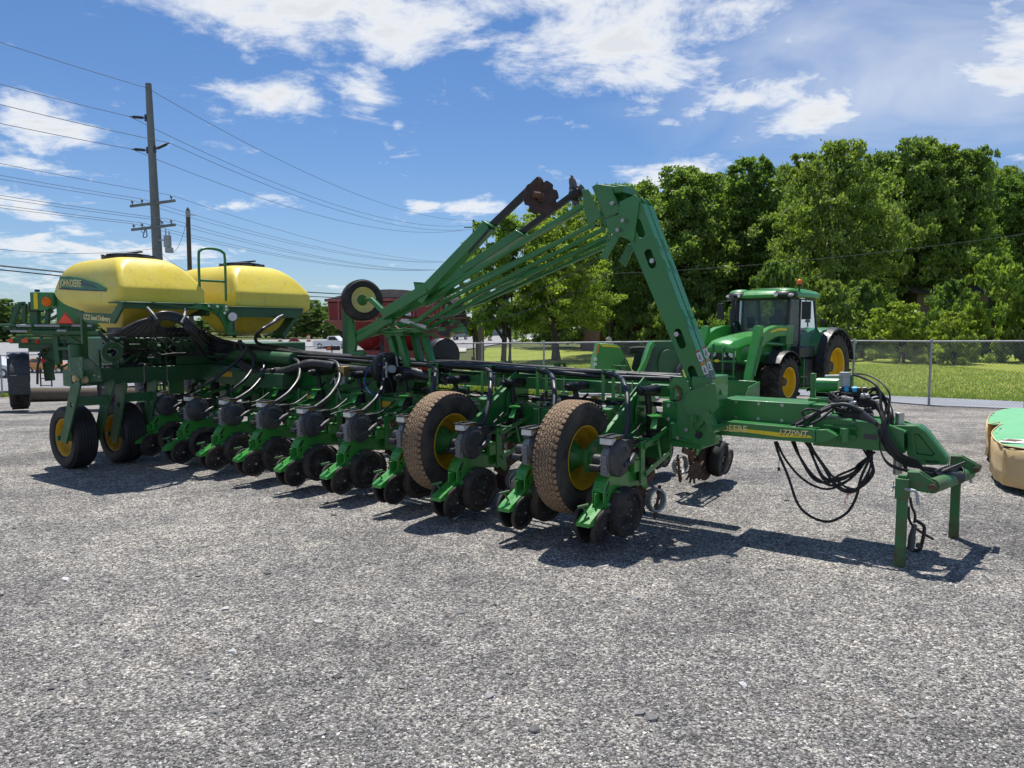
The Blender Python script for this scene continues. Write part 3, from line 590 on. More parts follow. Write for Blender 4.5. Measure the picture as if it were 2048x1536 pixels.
# ---------------------------------------------------------------- chain link fence
HF = 1.75
fence = thing('chain_link_fence', 'galvanized chain link fence running along the back of the gravel yard', 'fence', (0, 0, 0))
def fz(x, y): return zt(x, y)
path = [p for p in FL if -24 < p[0] < 20]; path = [(-28, 32.1)] + path + [(19, 15.3)]
mb = MB(); mesh = MB(); posts = []
def strut(mb_, p, q, r):
    a = (q - p).normalized(); s_ = a.cross(Vector((0, 1, 0))).normalized() * r; t_ = Vector((0, r, 0))
    mb_.add([p - s_, p + t_, p + s_, q - s_, q + t_, q + s_], [(0, 1, 4, 3), (1, 2, 5, 4), (2, 0, 3, 5)])
for (x0, y0), (x1, y1) in zip(path, path[1:]):
    p = Vector((x0, y0, fz(x0, y0) + HF)); q = Vector((x1, y1, fz(x1, y1) + HF)); mb.cyl(p, q, .022, n=8)
    L = (q - p).length; u = (q - p) / L; pitch = .085; k = int(L / pitch); hh = HF - .06
    for i in range(-int(hh / pitch) - 1, k + 1):
        for sgn in (1, -1):
            s0 = i * pitch if sgn > 0 else i * pitch + hh; s1 = s0 + hh * sgn; z0, z1 = -hh - .02, -.02
            if sgn < 0: pass
            a, b = s0, s1; za, zb_ = z0, z1
            lo, hi = (a, b) if a < b else (b, a)
            def zz(s): return za + (zb_ - za) * (s - a) / (b - a)
            lo2, hi2 = max(lo, 0), min(hi, L)
            if hi2 - lo2 > .03: strut(mesh, p + u * lo2 + Vector((0, 0, zz(lo2))), p + u * hi2 + Vector((0, 0, zz(hi2))), .0028)
    posts.append((x0, y0))
    n = int(L / 3.2)
    for j in range(1, n): posts.append((x0 + (x1 - x0) * j / n, y0 + (y1 - y0) * j / n))
mb.build('top_rail', 'galv', fence)
me = bpy.data.meshes.new('wire_mesh'); me.from_pydata(mesh.v, [], mesh.f); me.materials.append(MT['galv']); o = bpy.data.objects.new('wire_mesh', me); COL.objects.link(o); o.parent = fence
for (x, y) in posts:
    z = fz(x, y); m_ = MB().cyl((x, y, z - .1), (x, y, z + HF + .02), .032, n=10); m_.ball((x, y, z + HF + .03), .036, 8); m_.build('post', 'galv', fence)

# ---------------------------------------------------------------- poles and power lines
YP = 60.0; PX = -27.9
pole = thing('utility_pole', 'tall grey steel power pole with two crossarms rising behind the left tank', 'utility pole', (PX, YP, zt(PX, YP)))
HT = hz(172, 58.2) - zt(PX, YP) + .2
lean = Vector((-.42, 0, 0))
def pz(py): return hz(py, 58.9) - zt(PX, YP)
def pax(z): return Vector((lean.x * z / HT, 0, z))
mb = MB(); mb.lathe([(-.2, .47), (HT * .5, .36), (HT, .23), (HT + .02, .0)], ax=(lean.x, 0, HT), n=12); mb.build('pole_shaft', 'polegrey', pole)
def arm(zc, x0, x1, tilt):
    c = pax(zc); m_ = MB().beam(c + Vector((x0, -.3, -tilt)), c + Vector((x1, -.3, tilt)), .16, .2); return m_.build('crossarm', 'polegrey', pole, bevel=.01)
def pin(parent, p, h=.35):
    m_ = MB(); m_.cyl(p, p + Vector((0, 0, h)), .035, n=8)
    for k in range(3): m_.cyl(p + Vector((0, 0, h * .4 + k * .08)), p + Vector((0, 0, h * .4 + k * .08 + .04)), .12, .07, n=10)
    m_.build('insulator', 'charcoal', parent)
s = YP / FPX
z1 = pz(408); a1 = arm(z1, -(322 - 277) * s, (366 - 322) * s, .22)
z2 = pz(455); a2 = arm(z2, -(326 - 281) * s, (368 - 326) * s, .2)
pins1 = [(-1.62, -.2), (-.85, -.1), (1.45, .19)]; pins2 = [(-1.6, -.18), (-.95, -.1), (.62, .08), (1.35, .16)]
W_AT = []
for (dx, dz) in pins1: p = pax(z1) + Vector((dx, -.3, dz + .1)); pin(a1, p); W_AT.append(p + Vector((0, 0, .35)))
for (dx, dz) in pins2: p = pax(z2) + Vector((dx, -.3, dz + .1)); pin(a2, p); W_AT.append(p + Vector((0, 0, .35)))
for (py, sg, ln, dz) in ((237, -1, 1.15, .05), (300, -1, 1.15, .05), (293, 1, 1.25, .45)):
    c = pax(pz(py + 3 if sg < 0 else 301)) + Vector((.28 * sg, -.1, 0)); e = c + Vector((sg * ln, -.2, dz)); m_ = MB(); m_.cyl(c, e, .05, n=8); m_.bb(c - Vector((.08, .1, .25)), c + Vector((.08, .1, .25)))
    for k in range(9): q = c.lerp(e, .18 + .075 * k); m_.cyl(q, q + (e - c).normalized() * .05, .13, .10, n=10)
    m_.build('post_insulator', 'charcoal', pole); W_AT.append(e)
W_AT.append(pax(HT - .4) + Vector((0, -.2, 0)))
c = pax(pz(480)) + Vector((.95, -.2, 0)); m_ = MB(); m_.cyl(c - Vector((0, 0, .55)), c + Vector((0, 0, .35)), .28, n=14); m_.cyl(c + Vector((-.12, 0, .35)), c + Vector((-.12, 0, .8)), .05, n=8); m_.cyl(c + Vector((.14, 0, .35)), c + Vector((.14, 0, .7)), .05, n=8); m_.beam(c - Vector((.8, 0, 0)), c, .1, .1); m_.bb(c + Vector((-.1, -.3, -1.0)), c + Vector((.4, .1, -.6)))
m_.build('transformer', 'galv', pole)
m_ = MB(); m_.tube([c + Vector((-.1, 0, .8)), c + Vector((-.6, 0, 1.6)), pax(z2) + Vector((-.9, -.3, -.4)), pax(z2) + Vector((-.95, -.3, -.1))], .018, n=5); m_.tube([pax(z2) + Vector((-.7, -.3, -.1)), pax(z2) + Vector((-.9, -.3, -.75)), pax(z2) + Vector((-.6, -.3, -.7)), pax(z2) + Vector((-.65, -.3, -.2))], .04, n=5); m_.build('jumper_wire', 'wire', pole)
# far transmission pole and short wooden pole
PB = Vector(((948 - 1024) / FPX * 138, 138, zt(-7, 138)))
pb = thing('utility_pole', 'distant wooden power pole with short crossarms showing above the tree left of the mast', 'utility pole', PB)
HB = hz(443, 138) - PB.z; mb = MB(); mb.lathe([(0, .3), (HB, .17), (HB + .01, 0)], ax=(0, 0, 1), n=10); mb.build('pole_shaft', 'wood', pb)
for zz, w_ in ((hz(458, 138), 1.7), (hz(525, 138), 1.9), (hz(537, 138), 1.5)):
    MB().beam((-w_, -.25, zz - PB.z), (w_ * .6, -.25, zz - PB.z), .15, .18).build('crossarm', 'wood', pb)
L3 = at(385, 48); p3 = thing('utility_pole', 'short round wooden pole standing between the two yellow tanks', 'utility pole', L3)
h3 = hz(424, 48) - L3.z; MB().lathe([(0, .16), (h3 - .5, .13), (h3 - .5, .13), (h3, .12), (h3 + .12, .05), (h3 + .2, 0)], ax=(0, 0, 1), n=12).build('pole_shaft', 'wood', p3)
MB().cyl((0, 0, h3 - .45), (0, 0, h3 - .06), .145, n=12).cyl((0, 0, h3 - .3), (.5, 0, h3 - .32), .03, n=6).build('metal_cap', 'galv', p3)
def power_line(p, q, sag, label, r=.017):
    mb = MB(); p = Vector(p); q = Vector(q); N = 40; P = []
    for k in range(N + 1):
        t = k / N; v = p.lerp(q, t); v.z -= 4 * sag * t * (1 - t); P.append(v)
    mb.tube(P, r, n=5, smooth=0); o = mb.build('power_line', 'wire'); return tag(o, label, 'power line', 'overhead power lines')
P0 = Vector((PX, YP, zt(PX, YP))); SPAN = Vector((-21, -78, 0))
TB = [hz(525, 138) + .2] * 3 + [hz(537, 138) + .2] * 4 + [hz(458, 138) + .3, hz(463, 138), hz(460, 138), hz(445, 138)]
DX = [-1.8, -1.0, 1.1, -1.5, -.9, .5, .9, -1.7, -1.6, 1.0, 0]
LBL = ['upper crossarm wire at the far left pin', 'upper crossarm wire at the middle pin', 'upper crossarm wire at the right pin', 'lower crossarm wire at the far left pin', 'lower crossarm wire at the second pin', 'lower crossarm wire just right of the shaft', 'lower crossarm wire at the right end', 'high wire on the upper left insulator', 'high wire on the lower left insulator', 'high wire on the right insulator', 'topmost thin wire at the very tip of the steel pole']
for i, wpt in enumerate(W_AT):
    a = P0 + wpt; b = Vector((PB.x + DX[i], 137.7, TB[i])); c = a + SPAN + Vector((0, 0, 1.0 if i < 7 else 0.3))
    mb_ = MB(); r = .022 if i >= 7 else .016
    def seg(p, q, sag, N=44): return [p.lerp(q, k / N) - Vector((0, 0, 4 * sag * (k / N) * (1 - k / N))) for k in range(N + 1)]
    P = seg(c, a, 2.0 if i >= 7 else 1.3) + seg(a, b, 2.6 if i >= 7 else 1.9)[1:]
    mb_.tube(P, r, n=5, smooth=0); tag(mb_.build('power_line', 'wire'), LBL[i], 'power line', 'overhead power lines')
def ray_at(px, py, y): d = px_dir(px, py); return Vector((0, 0, HC)) + d * (y / d.y)
power_line(ray_at(-80, 523, 40), ray_at(1000, 592, 90), .7, 'thick low cable crossing behind both tanks, upper of the pair', .045)
power_line(ray_at(-80, 531, 40), ray_at(1000, 600, 90), .7, 'thick low cable crossing behind both tanks, lower of the pair', .035)
power_line(P0 + pax(pz(497)) + Vector((0, -.4, 0)), ray_at(-60, 492, 42), .4, 'thin service wire leaving the steel pole to the left', .014)
power_line(P0 + pax(pz(500)) + Vector((.3, -.4, 0)), ray_at(425, 553, 45), .5, 'thin service wire dropping from the steel pole past the wooden pole', .014)
power_line(P0 + pax(pz(497)) + Vector((.9, -.2, -.2)), L3 + Vector((0, 0, h3 - .4)), .9, 'slack wire from the transformer to the short wooden pole', .014)
power_line(ray_at(2200, 446, 38), ray_at(925, 548, 60), .9, 'pale wire crossing in front of the trees on the right', .013)
# ================================================================== THE PLANTER (built in its own frame: X forward, Y away from the viewer's side, Z up)
UX = Vector((0.80261, -0.59650, 0)); VY = Vector((0.59650, 0.80261, 0)); ORG = Vector((0.69278, 5.8686, 0)); RZ = math.atan2(UX.y, UX.x)
def toM(w): w = w - ORG; return Vector((w.dot(UX), w.dot(VY), w.z))
def A(px, py, Y):                        # point on the machine plane Y = const
    d = px_dir(px, py); o = Vector((0, 0, HC)); t = (Y - (o - ORG).dot(VY)) / d.dot(VY); return toM(o + d * t)
def AX(px, py, X_):
    d = px_dir(px, py); o = Vector((0, 0, HC)); t = (X_ - (o - ORG).dot(UX)) / d.dot(UX); return toM(o + d * t)
def z1(x, y, Y): return A(x / 2.926, 440 + y / 2.926, Y)
def z2_(x, y, Y): return A(600 + x / 3.413, 640 + y / 3.413, Y)
def z3(x, y, Y): return A(1000 + x / 3.746, 700 + y / 3.746, Y)
def z4(x, y, Y): return A(1380 + x / 3.066, 700 + y / 3.066, Y)
def z9(x, y, Y): return A(100 + x / 4.452, 560 + y / 4.452, Y)
def x9(x, y, X_): return AX(100 + x / 4.452, 560 + y / 4.452, X_)
def z5(x, y, Y): return A(640 + x / 2.56, 320 + y / 2.56, Y)
PL = thing('row_crop_planter', 'large folded green planter with two yellow seed tanks and raised marker arms', 'planter', ORG, RZ)

# ---- tyres and wheels (local axis = +X points to the side whose rim face we see)
def Rot(ax, c):
    a, b, d = frame_of(ax); m = Matrix((( a.x, b.x, d.x, c[0]), (a.y, b.y, d.y, c[1]), (a.z, b.z, d.z, c[2]), (0, 0, 0, 1))); return m
def tyre_prof(R, W, rr, sh=.82):
    h = W / 2; return [(-h * .62, rr), (-h * .92, rr + (R - rr) * .18), (-h, rr + (R - rr) * .5), (-h * .96, rr + (R - rr) * .78), (-h * sh, R - (R - rr) * .06), (-h * .6, R), (0, R + .006), (h * .6, R), (h * sh, R - (R - rr) * .06), (h * .96, rr + (R - rr) * .78), (h, rr + (R - rr) * .5), (h * .92, rr + (R - rr) * .18), (h * .62, rr)]
def ribbed(R, W, rr, ribs=5, depth=.014, wav=.006):
    """profile with circumferential grooves"""
    p = tyre_prof(R, W, rr); h = W / 2; out = p[:4]; n = ribs; x0, x1 = -h * .78, h * .78; rw = (x1 - x0) / n; g = rw * .16
    for k in range(n):
        a = x0 + rw * k + g / 2; b = a + rw - g; rz = R - .010 * (abs((a + b) / 2) / h) ** 2
        out += [(a - .001, rz - depth), (a, rz), (b, rz), (b + .001, rz - depth)]
    return out + p[-4:]
def rim_prof(rr, W, dish, hub):
    h = W * .36; return [(h, rr * 1.0), (h + .012, rr * 1.02), (h + .014, rr * .99), (h, rr * .95), (h * .6, rr * .90), (h * .25, rr * .88), (h * .05, rr * .80), (dish + .02, rr * .74), (dish, rr * .62), (dish + .005, hub), (dish + .005, .001)]
def rim_mesh(mb, rr, W, dish, hub, n=44):
    mb.lathe(rim_prof(rr, W, dish, hub), n=n); mb.lathe([(-x, r) for x, r in rim_prof(rr, W, -abs(dish), hub)][:6], n=n)
    mb.lathe([(-W * .36, rr), (W * .36, rr)], n=n)
def zig_tyre(R, W, rr, M, name, parent):
    """wide tyre with a dusty zigzag tread"""
    prof = tyre_prof(R, W, rr); mb = MB(M); mb.lathe(prof[:5] + [(-W * .38, R - .016), (W * .38, R - .016)] + prof[-5:], n=96)
    o = mb.build('tyre', 'rubber_dusty', parent)
    NA, NX = 640, 56; h = W / 2; ang = np.arange(NA) / NA * 2 * np.pi; xs = np.linspace(-h * .86, h * .86, NX)
    A_, X_ = np.meshgrid(ang, xs, indexing='ij'); per = 52; ph = A_ / (2 * np.pi) * per
    tri = np.abs((ph % 1) - .5) * 4 - 1
    u = X_ / (h * .86); gro = np.zeros_like(X_)
    for k, c in enumerate((-.70, -.42, -.14, .14, .42, .70)):
        d = np.abs(u - (c + .070 * tri * (1 if k % 2 else -1))); gro = np.maximum(gro, np.clip(1 - (d - .013) / .018, 0, 1))
    ph2 = (ph + .28 * np.sin(u * 9)) % 1
    for k in range(7):
        sel = (u > -.98 + k * .28) & (u < -.70 + k * .28); q = (ph2 + .5 * (k % 2)) % 1; gro = np.maximum(gro, np.where(sel, .8 * np.clip(1 - (np.abs(q - .5) - .03) / .04, 0, 1), 0))
    shd = (np.abs(u) > .80) & ((ph * 1.0 % 1) < .28); gro = np.maximum(gro, shd * .9)
    rad = R - .008 * (np.abs(u)) ** 3 - .028 * np.clip(np.abs(u) - .8, 0, 1) - gro * .013 + .004
    P = np.stack([X_, rad * np.cos(A_), rad * np.sin(A_)], 2).reshape(-1, 3); Mn = np.array(M); P = P @ Mn[:3, :3].T + Mn[:3, 3]
    ii, jj = np.meshgrid(np.arange(NA), np.arange(NX - 1), indexing='ij'); i2 = (ii + 1) % NA
    F = np.stack([ii * NX + jj, ii * NX + jj + 1, i2 * NX + jj + 1, i2 * NX + jj], 2).reshape(-1)
    me = bpy.data.meshes.new('tread'); me.vertices.add(len(P)); me.vertices.foreach_set('co', P.ravel()); nf = len(F) // 4; me.loops.add(nf * 4); me.loops.foreach_set('vertex_index', F); me.polygons.add(nf); me.polygons.foreach_set('loop_start', np.arange(nf) * 4); me.update()
    at_ = me.attributes.new('lug', 'FLOAT', 'POINT'); at_.data.foreach_set('value', (1 - np.clip(gro * 1.3, 0, 1)).ravel()); me.materials.append(MT['tread'])
    o2 = bpy.data.objects.new('tread', me); COL.objects.link(o2); o2.parent = parent

# ---- one row unit, origin on the ground under its closing wheels
def row_unit():
    fr = MB()
    side = [(.02, .40), (.10, .385), (.16, .44), (.20, .50), (.60, .465), (.66, .50), (.66, .63), (.62, .66), (.20, .63), (.12, .64), (.04, .62), (-.02, .55), (-.04, .47)]
    # curved neck (real upright plate with slots) + body
    neck = [(-.02, .40), (.075, .385), (.13, .45), (.21, .50), (.34, .49), (.62, .455), (.70, .40), (.74, .43), (.70, .56), (.66, .655), (.56, .625), (.30, .618), (.17, .63), (.09, .625), (.02, .575), (-.025, .50)]
    for s_ in (-1, 1): fr.xpl(neck, s_ * .055, s_ * .043, holes=[circle2(.035, .475, .016)])
    top = [(-.022, .405), (-.026, .50), (.02, .576), (.09, .627), (.17, .632), (.30, .62), (.56, .627)]
    for a, b in zip(top, top[1:]): fr.beam((0, a[0], a[1]), (0, b[0], b[1]), .108, .010)
    for k in range(5): a = Vector((0, -.012 + .017 * k, .515 + .017 * k * .95)); fr.beam(a + Vector((-.03, -.012, .010)), a + Vector((.03, -.012, .010)), .006, .02)   # adjustment teeth
    fr.bb((-.05, .56, .455), (.05, .60, .60)); fr.cyl((-.13, .14, .465), (.13, .14, .465), .022, n=12); fr.cyl((.07, .14, .465), (.118, .14, .465), .032, n=14)
    f = fr.build('row_unit', 'green_bright', PL, bevel=.003)
    m = MB(); m.mat('black')
    m.xpl(capsule(.035, .545, .035, .011, .6, .8), -.0565, .0565); m.mat('steel'); m.cyl((.118, .14, .465), (.13, .14, .465), .016, n=6); m.cyl((-.075, .03, .40), (.085, .03, .40), .014, n=8); m.build('bolt', 'steel', f)
    # closing arm
    m = MB(); P = [(-.245, .275), (-.25, .297), (-.20, .325), (.02, .425), (.09, .425), (.10, .37), (.02, .345), (-.16, .272)]
    for s_ in (-1, 1): m.xpl(P, s_ * .052, s_ * .062)
    for a, b, w in (((-.25, .297), (-.20, .325), .12), ((-.20, .325), (.03, .430), .124)): m.beam((0, a[0], a[1]), (0, b[0], b[1]), w, .008)
    m.bb((-.06, -.252, .270), (.06, -.244, .300)); m.beam((-.075, .03, .385), (.075, .03, .385), .05, .04)
    m.mat('black'); u = (Vector((0, .23, .105))).normalized(); nrm = Vector((0, -u.z, u.y))
    for k, (t, w_) in enumerate(((.015, .05), (.035, .03), (.055, .055), (.075, .03), (.095, .045))): c = Vector((-.008, -.20, .330)) + u * t; m.box(c, (w_, .010, .003), (Vector((1, 0, 0)), u, nrm))
    m.box(Vector((-.005, -.20, .331)) + u * .15, (.010, .08, .003), (Vector((1, 0, 0)), u, nrm))
    m.mats = ['green_bright', 'black']
    m.build('closing_arm', 'green_bright', f, bevel=0)
    m = MB(); m.beam((-.012, -.16, .34), (-.03, -.20, .415), .014, .014); m.beam((-.055, -.235, .412), (.0, -.165, .428), .022, .02); m.build('depth_handle', 'green_worn', f, bevel=.003)
    m = MB(); m.beam((-.01, .10, .60), (-.045, .03, .665), .018, .012); m.build('seed_depth_lever', 'green_bright', f)
    # closing wheels, tilted in a V
    for s_ in (-1, 1):
        ax = Vector((s_ * .96, -.05, -.20)); m = MB(); c = Vector((s_ * .084 - .028, -.04, .232)); prof = [(-.012, .115), (-.016, .148), (-.008, .155), (.008, .155), (.016, .148), (.014, .128), (.006, .122), (.010, .05), (.018, .03), (.018, .001)]
        m.mat('rubber_dusty'); m.lathe(prof[:7], c, ax, 36); m.mat('black'); m.lathe(prof[6:], c, ax, 30); m.lathe([(-.012, .12), (-.012, .001)], c, ax, 24)
        m.mat('steel'); a, b, d = frame_of(ax)
        for k in range(5): q = c + a * .008 + (b * math.cos(k * 1.257) + d * math.sin(k * 1.257)) * .085; m.cyl(q, q + a * .006, .005, n=6)
        m.cyl(c + a * .018, c + a * .026, .012, n=8); m.build('closing_wheel', 'black', f)
    # gauge wheels
    for s_ in (-1, 1):
        ax = Vector((s_ * .99, -.10, -.10)); m = MB(); c = Vector((s_ * .105, .225, .312)); W = .122
        m.mat('rubber_dusty'); m.lathe([(-W * .5, .15), (-W * .5, .190), (-W * .30, .205), (W * .3, .205), (W * .5, .19), (W * .52, .165), (W * .42, .155)], c, ax, 44)
        m.mat('black'); m.lathe([(W * .42, .155), (W * .30, .15), (W * .22, .11), (W * .30, .05), (W * .42, .035), (W * .42, .001)], c, ax, 36); m.lathe([(-W * .5, .15), (-W * .3, .001)], c, ax, 20)
        m.mat('steel'); a, b, d = frame_of(ax)
        for k in range(6): q = c + a * W * .26 + (b * math.cos(k * 1.047) + d * math.sin(k * 1.047)) * .125; m.cyl(q, q + a * .012, .006, n=6)
        for k in range(3): q = c + a * W * .40 + (b * math.cos(k * 2.094) + d * math.sin(k * 2.094)) * .03; m.cyl(q, q + a * .01, .007, n=6)
        m.build('gauge_wheel', 'black', f)
    m = MB()
    for s_ in (-1, 1): m.beam((s_ * .035, .225, .315), (s_ * .035, .13, .465), .018, .05)
    m.build('gauge_arm', 'rust', f)
    # opener discs, row cleaner
    m = MB()
    for s_ in (-1, 1): m.lathe([(0, .19), (.003, .19), (.003, .001)], (s_ * .028, .42, .27), (s_ * 1, .08, .02), 32)
    m.build('opener_disc', 'disc_rust', f)
    m = MB(); m.beam((0, .62, .46), (0, .80, .36), .02, .09); m.beam((0, .74, .42), (0, .98, .50), .02, .06); m.build('coulter_bracket', 'rust', f)
    for s_ in (-1, 1):
        ax = Vector((s_ * .92, .32, -.12)); a, b, d = frame_of(ax); c = Vector((s_ * .09, .86, .27)); m = MB(); m.lathe([(-.004, .10), (.004, .10), (.012, .05), (.014, .001)], c, ax, 24); m.lathe([(-.004, .10), (-.004, .001)], c, ax, 24)
        for k in range(12):
            t = k * 2 * math.pi / 12; r_ = b * math.cos(t) + d * math.sin(t); tt = a.cross(r_); m.beam(c + r_ * .09, c + r_ * .150 + tt * .018, .006, .026, up=a)
        m.build('row_cleaner_wheel', 'disc_rust' if s_ < 0 else 'rust', f)
    m = MB(); c = Vector((.105, .80, .30)); ax = Vector((.94, -.30, .05)); a, b, d = frame_of(ax); m.lathe([(-.028, .085), (-.03, .10), (.03, .10), (.028, .085), (-.028, .085)], c, ax, 40)
    for k in range(26): t = k * 2 * math.pi / 26; r_ = b * math.cos(t) + d * math.sin(t); m.beam(c + r_ * .103 - a * .030, c + r_ * .103 + a * .030, .007, .010, up=r_)
    m.build('depth_band', 'galv', f)
    # seed meter
    m = MB(); m.mat('grey'); c = Vector((.045, .17, .755))
    m.lathe([(-.065, .05), (-.06, .125), (-.02, .135), (.035, .135)], c, (1, 0, 0), 36); m.bb((-.01, .05, .615), (.05, .26, .72)); m.bb((-.01, .025, .63), (.045, .06, .79))
    for k in range(4): m.bb((-.012, .017, .64 + k * .035), (.040, .026, .65 + k * .035))
    m.build('meter_housing', 'grey', f, bevel=.004)
    m = MB(); m.lathe([(.015, .140), (.020, .152), (.050, .152), (.062, .142), (.064, .128), (.078, .112), (.086, .04), (.088, .001)], c, (1, 0, 0), 40)
    m.lathe([(.058, .095), (.073, .115), (.076, .109), (.080, .096)], c, (1, 0, 0), 40)
    m.tube([c + Vector((.075, .0, -.05)), c + Vector((.095, .06, -.045)), c + Vector((.09, .13, -.01)), c + Vector((.07, .20, .01))], .022, n=10)
    for k in range(5): t = k * 1.257 + .3; q = c + Vector((.05, .138 * math.cos(t), .138 * math.sin(t))); m.box(q, (.03, .026, .026))
    m.cyl(c + Vector((.06, .06, .06)), c + Vector((.085, .06, .06)), .022, n=10); m.build('meter_cover', 'charcoal', f)
    m = MB(); m.cyl((-.09, .09, .73), (-.015, .09, .73), .055, n=16); m.cyl((-.10, .03, .68), (-.01, .03, .68), .03, n=12); m.build('meter_drive', 'black', f)
    m = MB(); m.mat('white'); m.bb((-.03, .045, .872), (.075, .13, .925)); m.mat('yellow'); m.bb((-.028, .13, .870), (.073, .20, .923)); m.mat('charcoal'); m.zpl([(-.02, .06), (.05, .06), (.05, .2), (-.02, .2)], .84, .871); m.build('mini_hopper', 'white', f, bevel=.006)
    m = MB(); m.bb((-.045, .035, .926), (.095, .225, .938)); m.beam((.02, .04, .943), (.02, .20, .943), .02, .012); m.cyl((.02, .08, .935), (.02, .08, .952), .02, n=10); m.build('hopper_lid', 'black', f, bevel=.003)
    # parallel linkage and head bracket
    m = MB()
    for s_ in (-1, 1):
        m.beam((s_ * .115, .545, .80), (s_ * .115, 1.06, .930), .012, .042); m.beam((s_ * .115, .57, .565), (s_ * .115, 1.07, .695), .012, .045); m.bb((s_ * .110, .50, .49), (s_ * .094, .572, .85))
    m.bb((-.10, .565, .50), (.10, .577, .63)); m.bb((-.12, 1.05, .62), (.12, 1.075, 1.02)); m.beam((.115, .79, .86), (.115, .86, .66), .010, .03)
    m.mat('steel')
    for (y, z) in ((.548, .80), (.575, .567), (1.045, .925), (1.05, .692), (.70, .842)): m.cyl((-.132, y, z), (.132, y, z), .010, n=8)
    m.mats = ['green', 'steel']; m.build('parallel_linkage', 'green', f)
    m = MB(); m.bb((.06, .40, .60), (.10, .56, .72)); m.xpl([(.36, .70), (.54, .685), (.54, .70), (.44, .735)], -.02, .10); m.build('linkage_bracket', 'green_bright', f, bevel=.003)
    m = MB()
    for k in range(5): m.cyl((.02, .93 - .0 * k, .80 + k * .045), (.02, .93, .84 + k * .045), .058 if k % 2 else .062, n=18)
    m.build('air_spring', 'rubber', f)
    m = MB(); m.beam((-.02, .93, 1.032), (.10, .80, 1.03), .11, .008); m.beam((.07, .84, 1.03), (.10, .74, .93), .05, .008); m.cyl((.02, .93, 1.03), (.02, .93, 1.055), .012, n=6); m.build('spring_bracket', 'green_bright', f)
    m = MB(); m.beam((.02, .93, .79), (.0, .80, .77), .09, .01); m.build('spring_seat', 'green_bright', f)
    m = MB(); m.bb((-.05, .30, .80), (.07, .44, .88)); m.bb((-.04, .33, .70), (.05, .46, .78)); m.tube([(.0, .45, .86), (-.02, .60, .88), (-.03, .80, .98)], .012, n=6); m.build('motor_box', 'black', f, bevel=.006)
    m = MB(); m.tube([(-.012, .30, .22), (-.012, .16, .12), (-.012, .06, .085)], .006, n=5); m.xpl(capsule(.05, .075, .035, .014, .85, .3), -.016, -.008); m.build('seed_firmer', 'white', f)
    return f
RU = row_unit(); RU.location = (0, 0, 0); pass
units = [RU]
for k in range(1, 10):
    c = copy_tree(RU, PL); c.location = (-.762 * k, 0, .012 * math.sin(k * 2.3)); c.rotation_euler = (R_(.7 * math.sin(k * 1.7)), 0, R_(1.1 * math.sin(k * 3.1))); units.append(c)
for k in range(0, 10):
    c = copy_tree(RU, PL); c.location = (-.762 * k - .32, 3.30, 0); c.rotation_euler = (0, 0, math.pi)
for Yc in (.9, 1.7): 
    c = copy_tree(RU, PL); c.location = (-8.9, Yc, .12); c.rotation_euler = (0, 0, -math.pi / 2)

# ---- wing wheels (raised between the rows)
def wing_wheel(cx, cy, cz, R=.475, W=.255):
    M = Rot((1, 0, 0), (cx, cy, cz)); g = MB(M); g.lathe([(-.19, .03), (.19, .03)], n=10); ww = bpy.data.objects.new('wing_wheel', None); COL.objects.link(ww); ww.parent = PL
    zig_tyre(R, W, .265, M, 'tyre', ww)
    m = MB(M); rim_mesh(m, .268, W, -.07, .11, 56); m.build('rim', 'yellow', ww)
    m = MB(M); m.lathe([(-.065, .135), (-.045, .14), (-.03, .13), (.03, .075), (.10, .06), (.13, .055), (.13, .001)], n=24)
    for k in range(8): t = k * math.pi / 4; m.beam((-.045, .12 * math.cos(t), .12 * math.sin(t)), (.03, .07 * math.cos(t), .07 * math.sin(t)), .008, .04, up=(1, 0, 0)); m.cyl((-.045, .125 * math.cos(t + .39), .125 * math.sin(t + .39)), (-.03, .125 * math.cos(t + .39), .125 * math.sin(t + .39)), .012, n=6)
    m.build('hub', 'green', ww)
    m = MB(); x = cx + .165
    m.xpl([(cy - .10, cz - .02), (cy - .06, cz - .11), (cy + .10, cz - .12), (cy + .30, cz + .02), (cy + .95, cz + .32), (cy + 1.0, cz + .46), (cy + .80, cz + .50), (cy + .25, cz + .20), (cy + .02, cz + .12), (cy - .08, cz + .06)], x - .035, x + .005, holes=[circle2(cy + .3, cz + .11, .03)])
    m.cyl((x - .05, cy, cz), (x + .03, cy, cz), .05, n=16); m.build('wheel_arm', 'green', ww, bevel=.004)
    m = MB(); a, b = (z3(812, 432, .72), z3(842, 660, .80)) if cx > -1 else (z2_(1257, 530, .72), z2_(1283, 700, .80)); m.cyl(a, b, .054, n=22); m.cyl(b, b - Vector((0, 0, .2)), .03, n=12); m.build('lift_cylinder', 'green', ww, bevel=.006)
    m = MB(); m.xpl([(cy + .72, cz + .36), (cy + .86, cz + .62), (cy + 1.1, cz + .56), (cy + 1.1, cz + .2), (cy + .86, cz - .06), (cy + .74, cz + .1)], x + .02, x + .032); m.cyl((x - .02, cy + .80, cz + .30), (x + .05, cy + .80, cz + .30), .03, n=12); m.beam((x + .03, cy + .40, cz + .36), (x + .03, cy + .88, cz + .62), .012, .035)
    m.build('wheel_bracket', 'green', ww, bevel=.003); return ww
wing_wheel(-.365, .22, .715); wing_wheel(-1.82, .22, .715)

# ---- wing bars of the near wing
m = MB(); m.bb((-3.4, 1.22, 1.165), (.10, 1.36, 1.275)); m.build('upper_wing_bar', 'green', PL, bevel=.008)
m = MB(); m.bb((-7.0, 1.08, .80), (.12, 1.26, .98)); m.build('lower_wing_bar', 'green', PL, bevel=.008)
m = MB(); m.bb((-3.3, 1.65, 1.15), (.3, 1.80, 1.28)); m.bb((-3.3, 1.45, 1.18), (.2, 1.50, 1.24)); m.build('inner_wing_bar', 'green', PL, bevel=.008)
